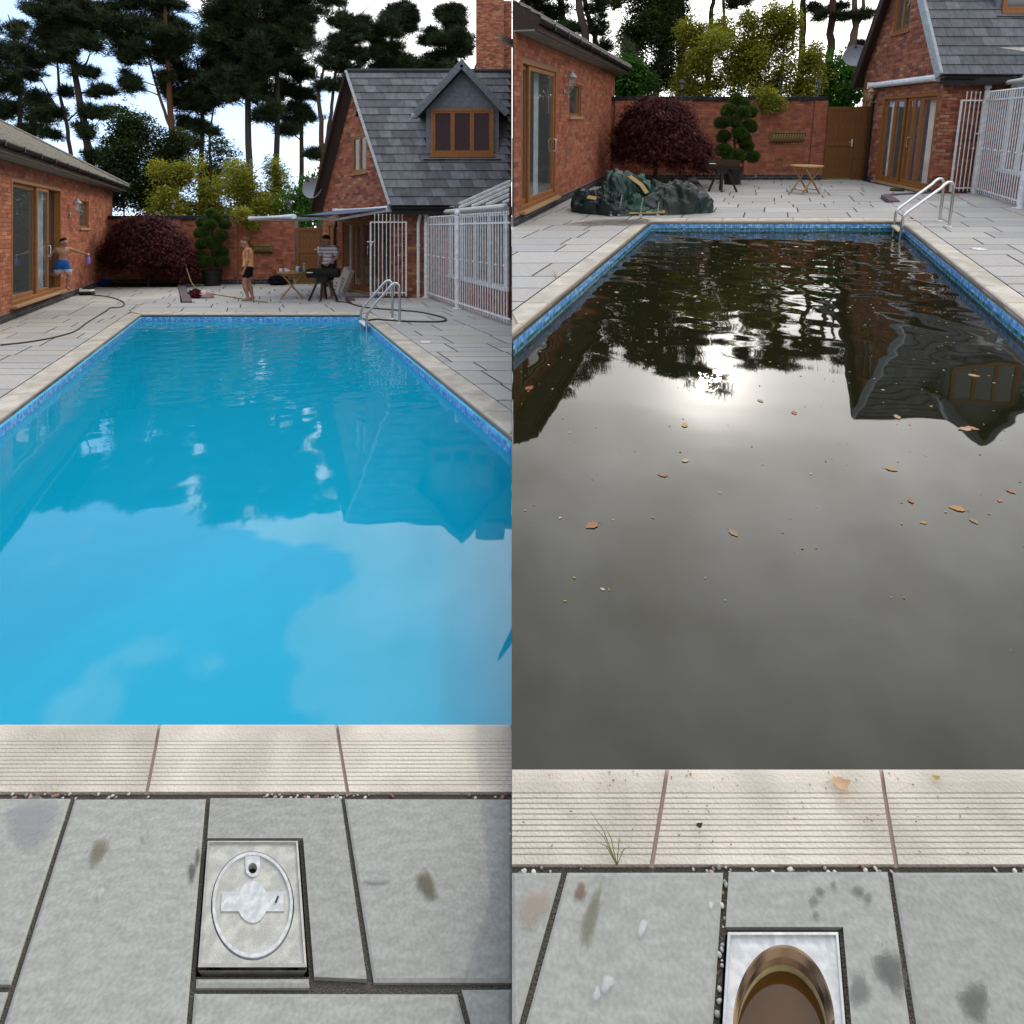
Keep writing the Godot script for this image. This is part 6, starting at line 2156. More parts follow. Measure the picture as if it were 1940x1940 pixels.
	tree("pine_tree", "bushy dark pine with dense middle, fourth from the low building", "tree", "pine trees behind the garden wall", 53.0, [[[-27.12, 0.0, 0.34], [-27.12, 7.53, 0.272], [-27.0, 11.23, 0.221], [-27.35, 14.71, 0.17], [-27.46, 16.44, 0.102]], [[-26.31, 6.61, 0.136], [-26.42, 10.08, 0.11900000000000001], [-25.96, 12.39, 0.068]]],
		[[-28.04, 15.17, 1.68, 1.04], [-28.62, 13.55, 1.3, 1.04], [-27.12, 12.04, 1.94, 1.3], [-26.31, 16.09, 1.68, 1.56], [-25.73, 13.78, 1.43, 1.3], [-27.93, 10.66, 1.17, 0.78], [-26.19, 10.08, 1.04, 0.91], [-28.51, 9.15, 1.04, 0.78], [-26.89, 14.24, 1.56, 1.3], [-27.35, 12.85, 1.56, 1.17]], "pine", 60.0, pt, Color(0.075, 0.06, 0.055), 1.7)
	tree("pine_tree", "massive black-crowned pine in the middle of the row", "tree", "pine trees behind the garden wall", 48.0, [[[-20.73, 0.0, 0.425], [-20.73, 5.4, 0.34], [-20.89, 11.37, 0.28900000000000003], [-21.0, 16.61, 0.221], [-21.05, 19.55, 0.136]]],
		[[-22.25, 18.6, 2.23, 1.41], [-21.1, 16.82, 2.23, 1.53], [-22.78, 16.3, 1.64, 1.17], [-21.73, 14.52, 2.11, 1.29], [-20.79, 13.05, 1.41, 1.06], [-19.95, 18.39, 1.76, 1.41], [-19.42, 16.4, 1.41, 1.06], [-22.88, 17.66, 1.41, 1.17], [-21.1, 19.55, 2.23, 0.7], [-19.95, 14.83, 1.17, 0.94], [-22.67, 13.26, 1.06, 0.82], [-19.63, 11.06, 1.06, 1.06], [-21.83, 11.79, 0.94, 0.7]], "pine", 76.0, pt, Color(0.075, 0.06, 0.055), 1.7)
	tree("pine_tree", "straight pine left of the forked trunks, crown touching the massive one", "tree", "pine trees behind the garden wall", 50.0, [[[-19.45, 0.0, 0.404], [-19.45, 4.79, 0.323], [-19.34, 10.69, 0.272], [-19.34, 16.15, 0.204], [-19.56, 19.86, 0.11900000000000001]]],
		[[-18.36, 19.86, 2.45, 0.98], [-19.89, 17.57, 1.83, 1.1], [-17.48, 18.22, 1.59, 1.1], [-18.58, 15.82, 1.83, 0.86], [-20.43, 15.38, 1.34, 1.1], [-17.81, 16.91, 1.47, 0.73], [-19.45, 18.88, 1.71, 0.86], [-20.43, 12.87, 0.86, 0.61], [-19.01, 10.03, 0.86, 0.61], [-17.27, 19.86, 1.34, 0.86], [-18.47, 20.51, 2.2, 0.49]], "pine", 68.0, pt, Color(0.075, 0.06, 0.055), 1.7)
	tree("pine_tree", "middling pine with a low ragged crown, right of the straight one", "tree", "pine trees behind the garden wall", 54.0, [[[-18.77, 0.0, 0.34], [-18.77, 5.4, 0.272], [-18.71, 10.83, 0.221], [-18.88, 14.95, 0.17], [-18.88, 16.37, 0.085]]],
		[[-19.47, 14.36, 1.19, 1.06], [-19.24, 11.65, 1.58, 0.66], [-17.94, 13.54, 0.79, 0.66], [-20.18, 13.07, 0.79, 0.66], [-18.41, 15.42, 1.06, 0.79], [-18.06, 11.42, 0.92, 0.53], [-19.83, 10.47, 0.79, 0.53], [-18.88, 12.95, 0.79, 0.79]], "pine", 60.0, pt, Color(0.075, 0.06, 0.055), 1.7)
	tree("pine_tree", "fork-trunked pine with twin winding stems, beside the gable house", "tree", "pine trees behind the garden wall", 49.0, [[[-15.53, 0.0, 0.425], [-15.53, 4.94, 0.34], [-15.32, 6.98, 0.28900000000000003], [-15.42, 10.51, 0.23800000000000002], [-15.64, 12.65, 0.187], [-15.21, 14.79, 0.102]], [[-15.26, 6.98, 0.221], [-14.78, 9.97, 0.204], [-14.46, 12.11, 0.17], [-14.03, 16.39, 0.11900000000000001], [-13.28, 20.35, 0.068]], [[-13.82, 17.46, 0.085], [-12.54, 18.74, 0.051], [-11.04, 20.13, 0.034]]],
		[[-14.78, 15.43, 1.68, 1.08], [-13.71, 16.6, 1.32, 0.66], [-12.43, 18.64, 0.96, 0.6], [-13.18, 14.57, 1.44, 0.6], [-14.67, 13.29, 1.08, 0.6], [-12.54, 17.35, 1.08, 0.6], [-13.82, 9.44, 0.48, 1.08], [-15.85, 7.62, 0.72, 0.36], [-12.96, 15.86, 1.08, 0.6], [-14.67, 19.92, 0.96, 0.6], [-13.82, 18.42, 0.84, 0.6], [-13.28, 13.29, 1.2, 0.48]], "pine", 60.0, pt, Color(0.11, 0.075, 0.06), 1.7)
	tree("pine_tree", "pine with a rounded top rising behind the gable house's ridge", "tree", "pine trees behind the garden wall", 52.0, [[[-11.37, 0.0, 0.298], [-11.37, 14.91, 0.23800000000000002], [-10.58, 17.07, 0.187], [-9.67, 20.02, 0.085]]],
		[[-9.56, 20.25, 1.4, 0.89], [-9.9, 19.0, 1.65, 0.95], [-11.03, 17.98, 1.4, 0.95], [-10.58, 16.73, 1.91, 0.76], [-11.94, 16.39, 1.14, 0.76], [-9.44, 15.82, 1.53, 0.7], [-8.65, 19.79, 0.64, 0.57], [-11.37, 15.59, 1.14, 0.57]], "pine", 76.0, pt, Color(0.075, 0.06, 0.055), 1.7)
	tree("pine_tree", "cone-shaped dark conifer behind the ridge, next to the brick stack", "tree", "pine trees behind the garden wall", 54.0, [[[-5.68, 0.0, 0.34], [-5.68, 14.95, 0.272], [-5.33, 20.97, 0.068]]],
		[[-5.21, 20.97, 0.79, 0.73], [-5.33, 19.79, 1.32, 0.86], [-5.68, 18.25, 1.85, 0.99], [-6.27, 16.96, 2.38, 0.86], [-7.45, 18.49, 0.92, 0.73], [-6.86, 15.66, 1.98, 0.59], [-4.5, 17.31, 0.79, 0.59], [-4.85, 18.73, 1.19, 0.66], [-5.8, 20.49, 0.79, 0.66]], "pine", 80.0, pt, Color(0.075, 0.06, 0.055), 1.7)
	var dark := [Color(0.028, 0.042, 0.014), Color(0.04, 0.058, 0.018), Color(0.02, 0.032, 0.011)]
	shrub("evergreen_bush", "dark bushy evergreen behind the corner of the low building", 23.0, [[-14.38, 5.53, 0.62, 0.51], [-13.83, 5.23, 0.96, 0.67], [-14.38, 4.27, 0.67, 0.62], [-13.58, 4.07, 0.84, 0.79], [-14.83, 2.92, 0.62, 0.84], [-14.08, 3.07, 0.79, 0.79], [-13.27, 3.27, 0.67, 0.84], [-14.58, 3.62, 0.62, 0.62], [-13.12, 4.78, 0.62, 0.56]], "leaf", 300, dark, 1.4, "")
	shrub("understory_tree", "dark undergrowth tree between the pine trunks, left of centre", 24.5, [[-12.91, 4.82, 0.66, 0.54], [-12.32, 4.23, 0.72, 0.54], [-11.57, 4.56, 0.66, 0.48], [-13.55, 3.97, 0.6, 0.54], [-11.89, 3.81, 0.72, 0.54]], "leaf", 150, dark, 1.3, "")
	var gold := [Color(0.28, 0.27, 0.034), Color(0.20, 0.225, 0.034), Color(0.38, 0.31, 0.04), Color(0.15, 0.19, 0.034)]
	tree("yellow_leaved_tree", "loose yellow-green tree leaning over the garden wall", "tree", "", 21.5, [[[-10.81, 0.0, 0.088], [-10.81, 2.22, 0.07], [-10.72, 3.16, 0.05], [-10.62, 3.87, 0.03]], [[-9.5, 2.22, 0.05], [-9.4, 3.4, 0.03]]],
		[[-11.8, 3.16, 0.68, 0.74], [-12.03, 2.41, 0.58, 0.47], [-11.19, 2.79, 0.89, 0.79], [-10.39, 3.16, 0.84, 0.68], [-9.69, 2.69, 1.0, 0.74], [-11.33, 3.87, 0.47, 0.42], [-10.62, 2.22, 1.05, 0.37], [-9.22, 3.16, 0.63, 0.63], [-11.66, 2.22, 0.68, 0.32], [-9.31, 2.13, 0.63, 0.42], [-10.06, 3.68, 0.42, 0.32], [-8.75, 2.6, 0.58, 0.58], [-8.18, 3.16, 0.37, 0.47], [-8.37, 2.22, 0.63, 0.37], [-8.51, 3.87, 0.26, 0.58]], "leaf", 230, gold, Color(0.075, 0.06, 0.055), 1.15)
	tree("drooping_branch", "yellow-green branch tip hanging over the top of the shaded garden wall", "branch", "", 18.05, [[[-8.3, 2.5, 0.012], [-8.0, 2.1, 0.008], [-7.75, 1.75, 0.004]]], [[-7.98, 2.02, 0.24, 0.16], [-7.78, 1.76, 0.16, 0.12]], "leaf", 420, gold, Color(0.1, 0.09, 0.05), 0.8)
	var bright := [Color(0.045, 0.13, 0.020), Color(0.065, 0.17, 0.028), Color(0.030, 0.09, 0.016)]
	shrub("laurel_bush", "glossy green laurel between the garden wall and the gable house", 21.0, [[-7.34, 2.76, 0.56, 0.46], [-7.02, 3.12, 0.36, 0.31], [-7.48, 2.21, 0.62, 0.36], [-6.93, 2.48, 0.31, 0.56], [-7.11, 2.02, 0.46, 0.31]], "big", 170, bright, 1.0, "")

func east_trees() -> void:
	var olive := [Color(0.030, 0.042, 0.012), Color(0.045, 0.055, 0.016), Color(0.022, 0.032, 0.010)]
	var fresh := [Color(0.045, 0.13, 0.020), Color(0.065, 0.17, 0.028), Color(0.030, 0.09, 0.016)]
	var grey := [Color(0.075, 0.10, 0.060), Color(0.10, 0.125, 0.075)]
	var yellow := [Color(0.28, 0.27, 0.034), Color(0.20, 0.225, 0.034), Color(0.38, 0.31, 0.04), Color(0.15, 0.19, 0.034)]
	var pt := [Color(0.026, 0.037, 0.017), Color(0.034, 0.048, 0.02), Color(0.02, 0.029, 0.014)]
	tree("pine_tree", "grey pine trunk with dark needles, first beyond the tiled slope", "tree", "pine trees behind the garden wall", 25.0, [[[2.09, 0.0, 0.225], [2.09, 5.09, 0.18], [1.98, 5.74, 0.17], [1.81, 6.54, 0.15], [1.69, 8.19, 0.1]]],
		[[0.78, 5.94, 0.86, 0.34], [1.56, 5.7, 0.86, 0.34], [1.04, 6.24, 0.86, 0.34], [2.25, 5.25, 0.4, 0.23], [1.55, 7.22, 1.15, 0.52], [2.15, 7.85, 0.92, 0.46], [0.31, 5.74, 0.46, 0.34], [1.28, 8.28, 0.92, 0.46]], "pine", 150, pt, Color(0.075, 0.06, 0.055), 0.85)
	tree("pine_tree", "pale straight pine trunk in front of a crown gap, second beyond the tiled slope", "tree", "pine trees behind the garden wall", 24.0, [[[2.82, 0.0, 0.25], [2.82, 4.67, 0.2], [2.6, 5.58, 0.18], [2.46, 6.34, 0.16], [2.35, 8.15, 0.1]]],
		[[2.26, 5.05, 0.5, 0.28], [3.2, 5.77, 0.5, 0.28], [3.21, 5.15, 0.44, 0.33], [3.53, 4.47, 0.28, 0.22], [2.77, 7.23, 1.21, 0.55], [3.45, 7.6, 0.77, 0.44], [2.35, 8.29, 0.99, 0.5]], "pine", 150, pt, Color(0.14, 0.11, 0.10), 0.85)
	tree("pine_tree", "slanting red-brown pine trunk, third beyond the tiled slope", "tree", "pine trees behind the garden wall", 25.5, [[[3.43, 0.0, 0.188], [3.43, 4.6, 0.15], [3.2, 5.32, 0.14], [2.97, 5.98, 0.12], [2.85, 6.84, 0.1]]],
		[[3.43, 6.63, 0.7, 0.35], [4.03, 6.18, 0.35, 0.29], [3.16, 6.99, 0.7, 0.35]], "pine", 150, pt, Color(0.13, 0.065, 0.04), 0.85)
	tree("broadleaf_tree", "big dark broadleaf with olive lights, behind the garden wall's left half", "tree", "", 22.0, [[[5.07, 0.0, 0.2], [5.07, 2.38, 0.16], [5.2, 3.69, 0.13], [5.34, 4.9, 0.1], [5.37, 6.12, 0.06]], [[5.16, 3.56, 0.08], [5.77, 4.54, 0.05]]],
		[[4.59, 5.16, 1.01, 0.66], [4.39, 4.23, 0.66, 0.61], [5.14, 4.01, 0.76, 0.81], [4.95, 3.2, 0.66, 0.55], [5.52, 4.9, 0.61, 0.61], [5.17, 5.51, 0.91, 0.5], [4.79, 4.72, 0.86, 0.61], [5.36, 3.38, 0.55, 0.55], [5.36, 6.33, 1.11, 0.66], [4.56, 6.03, 0.86, 0.55], [5.87, 5.25, 0.45, 0.45]], "leaf", 260, olive, Color(0.075, 0.06, 0.055), 1.3)
	shrub("evergreen_bush", "bright green bush between the low building and the garden wall", 19.5, [[3.6, 3.02, 0.4, 0.36], [3.65, 2.61, 0.49, 0.36], [3.98, 2.69, 0.36, 0.36], [3.4, 2.78, 0.22, 0.36]], "leaf", 420, fresh, 1.3, "")
	tree("soft_conifer", "feathery grey-green conifer behind the bright bush", "tree", "", 20.5, [[[3.71, 0.0, 0.1], [3.71, 2.5, 0.08], [3.69, 3.97, 0.05], [3.7, 4.34, 0.02]]],
		[[3.66, 4.05, 0.23, 0.23], [3.68, 3.68, 0.33, 0.28], [3.69, 3.34, 0.42, 0.28], [4.03, 3.43, 0.28, 0.38]], "leaf", 180, grey, Color(0.075, 0.06, 0.055), 0.9)
	tree("pine_tree", "orange-brown pine trunk between the dark broadleaf and the yellow tree", "tree", "pine trees behind the garden wall", 23.5, [[[6.39, 0.0, 0.237], [6.39, 4.27, 0.19], [6.25, 5.5, 0.17], [6.14, 6.24, 0.16], [6.0, 8.02, 0.1]]],
		[[6.05, 7.11, 1.08, 0.48], [6.64, 7.7, 0.81, 0.43], [5.67, 8.02, 0.92, 0.43]], "pine", 150, pt, Color(0.21, 0.10, 0.05), 0.85)
	tree("pine_tree", "slim pine stem behind the yellow tree, nearest the wall's middle", "tree", "pine trees behind the garden wall", 25.0, [[[7.88, 0.0, 0.163], [7.88, 4.74, 0.13], [7.82, 5.74, 0.12], [7.93, 6.54, 0.1], [7.88, 8.19, 0.07]], [[8.41, 4.54, 0.09], [8.34, 5.74, 0.08], [8.23, 6.73, 0.06]]],
		[[8.03, 7.46, 1.09, 0.57], [8.78, 6.98, 0.69, 0.4], [7.41, 8.28, 0.92, 0.46], [8.94, 6.14, 0.4, 0.23], [8.37, 8.57, 0.86, 0.46]], "pine", 170, pt, Color(0.075, 0.06, 0.055), 0.85)
	tree("yellow_leaved_tree", "airy yellow-leaved tree spilling over the garden wall's middle", "tree", "", 20.0, [[[6.31, 0.0, 0.088], [6.31, 2.47, 0.07], [6.17, 3.5, 0.05], [5.94, 4.6, 0.02]], [[7.25, 2.51, 0.06], [7.34, 3.71, 0.04], [7.77, 4.68, 0.02]], [[8.61, 2.51, 0.05], [8.63, 3.91, 0.03], [8.8, 4.92, 0.015]]],
		[[5.86, 4.4, 0.46, 0.5], [6.2, 3.59, 0.87, 0.64], [5.48, 2.97, 0.5, 0.46], [7.14, 3.42, 0.92, 0.69], [7.76, 4.32, 0.41, 0.64], [7.82, 2.89, 0.6, 0.46], [6.64, 2.72, 0.87, 0.37], [5.74, 3.63, 0.41, 0.5], [7.59, 3.71, 0.64, 0.55], [8.53, 3.5, 0.64, 0.83], [9.2, 3.05, 0.64, 0.6], [8.19, 4.68, 0.23, 0.41], [8.82, 4.68, 0.28, 0.5], [8.43, 2.68, 0.64, 0.32], [9.41, 3.59, 0.32, 0.55], [6.55, 4.19, 0.37, 0.5], [8.61, 4.11, 0.41, 0.5], [5.67, 2.51, 0.5, 0.18], [9.04, 2.51, 0.5, 0.23]], "leaf", 340, yellow, Color(0.16, 0.14, 0.10), 1.15)
	tree("drooping_branch", "yellow leafy branch tip hanging down the face of the bright garden wall", "branch", "", 16.8, [[[6.6, 2.75, 0.012], [6.9, 2.35, 0.008], [7.1, 1.95, 0.004]]], [[6.9, 2.25, 0.17, 0.16], [7.1, 2.0, 0.2, 0.12]], "leaf", 520, yellow, Color(0.1, 0.09, 0.05), 0.8)
	tree("pine_tree", "dark pine trunk right of the yellow tree's tallest shoots", "tree", "pine trees behind the garden wall", 26.0, [[[12.03, 0.0, 0.213], [12.03, 4.23, 0.17], [11.92, 5.65, 0.16], [11.85, 6.73, 0.14], [11.7, 8.7, 0.08]], [[11.59, 4.45, 0.07], [11.43, 6.43, 0.05]]],
		[[11.95, 7.6, 1.07, 0.54], [11.24, 8.45, 0.89, 0.54], [12.13, 8.55, 0.83, 0.48]], "pine", 150, pt, Color(0.075, 0.06, 0.055), 0.85)
	tree("pine_tree", "reddish pine trunk with side twigs, middle of the gap by the gable house", "tree", "pine trees behind the garden wall", 25.0, [[[12.67, 0.0, 0.237], [12.67, 4.13, 0.19], [12.59, 5.25, 0.18], [12.57, 6.24, 0.16], [12.42, 8.19, 0.1]]],
		[[12.23, 5.99, 0.4, 0.2], [12.07, 5.55, 0.29, 0.17], [12.97, 5.94, 0.29, 0.14], [12.82, 7.46, 1.09, 0.52], [12.18, 8.28, 0.92, 0.52]], "pine", 150, pt, Color(0.15, 0.085, 0.065), 0.85)
	tree("pine_tree", "pale forked pine trunk beside the gable house's verge", "tree", "pine trees behind the garden wall", 24.0, [[[12.97, 0.0, 0.25], [12.97, 2.2, 0.2], [12.92, 4.03, 0.18], [12.99, 5.1, 0.15], [12.84, 6.34, 0.11], [12.68, 7.46, 0.07]], [[13.01, 4.62, 0.1], [13.14, 5.34, 0.09], [13.27, 6.05, 0.08], [13.27, 7.46, 0.05]]],
		[[12.73, 5.44, 0.44, 0.14], [13.28, 5.48, 0.33, 0.17], [12.48, 5.48, 0.28, 0.11], [13.28, 4.47, 0.22, 0.17], [13.0, 7.23, 1.05, 0.44], [12.56, 7.69, 0.77, 0.39]], "pine", 150, pt, Color(0.19, 0.14, 0.11), 0.85)
	shrub("laurel_bush", "glossy green laurel above the timber gate", 20.5, [[10.56, 3.26, 0.52, 0.42], [10.86, 2.75, 0.52, 0.38], [11.09, 2.24, 0.42, 0.28], [10.34, 2.75, 0.28, 0.52], [10.73, 2.32, 0.47, 0.28], [11.01, 3.09, 0.23, 0.38]], "big", 210, fresh, 1.0, "")

# ---------- the two plots: one set of stone and brick for both ----------
var BRICK := [Color(0.526, 0.176, 0.100), Color(0.582, 0.204, 0.114), Color(0.470, 0.155, 0.092), Color(0.605, 0.248, 0.148), Color(0.538, 0.187, 0.108), Color(0.381, 0.143, 0.097), Color(0.560, 0.198, 0.114), Color(0.504, 0.170, 0.097)]
var HOUSE_BRICK := [Color(0.471, 0.172, 0.101), Color(0.540, 0.207, 0.117), Color(0.402, 0.138, 0.090), Color(0.609, 0.293, 0.170), Color(0.310, 0.121, 0.090), Color(0.494, 0.184, 0.106)]
var FLAGS := [Color(0.43, 0.415, 0.385), Color(0.47, 0.445, 0.405), Color(0.42, 0.405, 0.38), Color(0.455, 0.425, 0.38), Color(0.44, 0.41, 0.38)]

func ground(c: Dictionary) -> void:
	var o: Array = c.cop
	var mb := Mb.new()
	for z in [[-120.0, o[0] + 0.12, -3.0, 60.0], [o[1] - 0.12, 120.0, -3.0, 60.0], [o[0] + 0.12, o[1] - 0.12, -3.0, o[2] + 0.12], [o[0] + 0.12, o[1] - 0.12, o[3] - 0.12, 60.0]]:
		sheet(mb, clipped(rect(z[0], z[1], z[2], z[3])), -0.11, 0.3)
	part("earth", mb, M.grass, setting("ground"))
	# strips of paving, each slab a piece of its own
	for s in c.strips:
		var pt := setting(s.name)
		mb = Mb.new()
		sheet(mb, clipped(s.poly), s.y - 0.0045, 0.07)
		part("bed", mb, M.joint, pt)
		paving(pt, s.poly, s.y, c.slab_tones, 0.024)
	var nr := setting("poolside_paving")
	mb = Mb.new()
	var q0: Array = c.lid
	for z in [rect(-3.2, q0[0] - 0.005, o[2] - 1.6, o[2] - 0.001), rect(q0[1] + 0.005, 3.2, o[2] - 1.6, o[2] - 0.001), rect(q0[0] - 0.005, q0[1] + 0.005, q0[3] + 0.005, o[2] - 0.001), rect(q0[0] - 0.005, q0[1] + 0.005, o[2] - 1.6, q0[2] - 0.005)]:
		sheet(mb, clipped(z), -0.008, 0.07)
	part("bed", mb, M.joint, nr)
	for q in c.near_slabs: slab(q, 0.0, tint(c.near_tone, 0.05), nr)
	# grit in the joints beside the coping
	mb = Mb.new()
	for i in 170:
		var a := rf(-1.0, 1.0) if i % 5 else c.lid[0] - 0.012 + rf(-0.006, 0.006) as float
		var d: float = o[2] - rf(0.002, 0.016) if i % 5 else rf(c.lid[2], o[2])
		if side(Vector2(a, d)) < 0.005: continue
		if sin(a * 9.0) + rf(-0.8, 0.8) < -0.1: continue
		mb.col = [Color(0.3, 0.27, 0.25), Color(0.42, 0.4, 0.36), Color(0.2, 0.18, 0.17), Color(0.5, 0.46, 0.4), Color(0.25, 0.14, 0.1)][rng.randi() % 5]
		pebble(mb, w(a, -0.004, d), rf(0.0025, 0.0065))
	part("grit", mb, M.pebble, nr, Vector3.ZERO, true)
	for q in c.stains: blotch_patch(nr, q[0], q[1], q[2], q[3], q[4], q[5] if q.size() > 5 else 0.004)
	# block edging along the step down to the lower terrace
	var kb := setting("kerb")
	for e in c.kerbs:
		var p: Vector2 = e[0]; var q: Vector2 = e[1]
		var n := int(p.distance_to(q) / 0.21)
		for i in n:
			mb = Mb.new()
			mb.col = tint(Color(0.15, 0.115, 0.115), 0.12)
			var u := (q - p) / n
			var x := Vector2(e[2], 0.0) if absf(u.y) > absf(u.x) else Vector2(0.0, e[2])
			var a := p + u * (i + 0.015); var b := p + u * (i + 0.985)
			var cs := [w(a.x, -0.08, a.y), w(a.x + x.x, -0.08, a.y + x.y), w(b.x + x.x, -0.08, b.y + x.y), w(b.x, -0.08, b.y)]
			if (cs[1] - cs[0]).cross(cs[3] - cs[0]).y < 0: cs.reverse()
			var dy: float = 0.115 if absf(u.y) > absf(u.x) else 0.112
			mb.hexa([cs[0], cs[1], cs[2], cs[3], cs[0] + Vector3(0, dy, 0), cs[1] + Vector3(0, dy, 0), cs[2] + Vector3(0, dy, 0), cs[3] + Vector3(0, dy, 0)])
			part("kerb_block", mb, M.stone, kb)
	var bed := setting("soil_bed")
	mb = Mb.new()
	sheet(mb, clipped(c.soil), -0.012, 0.09)
	part("soil", mb, M.soil, bed)

func plot(c: Dictionary) -> void:
	ground(c)
	pool(c)
	skimmer(c)
	ladder(c)
	pool_house(c)
	garden_wall(c)
	gate(c)
	trough(c)
	gable_house(c)
	glass_room(c)
	for q in c.post_lanterns: post_lantern(q[0], c.bw[3], c.bw[2] + 0.1, q[1])
	maple(c)
	cloud_tree(c)
	folding_table(c, c.table)
	barbecue(c, c.bbq, c.bbq_turn)

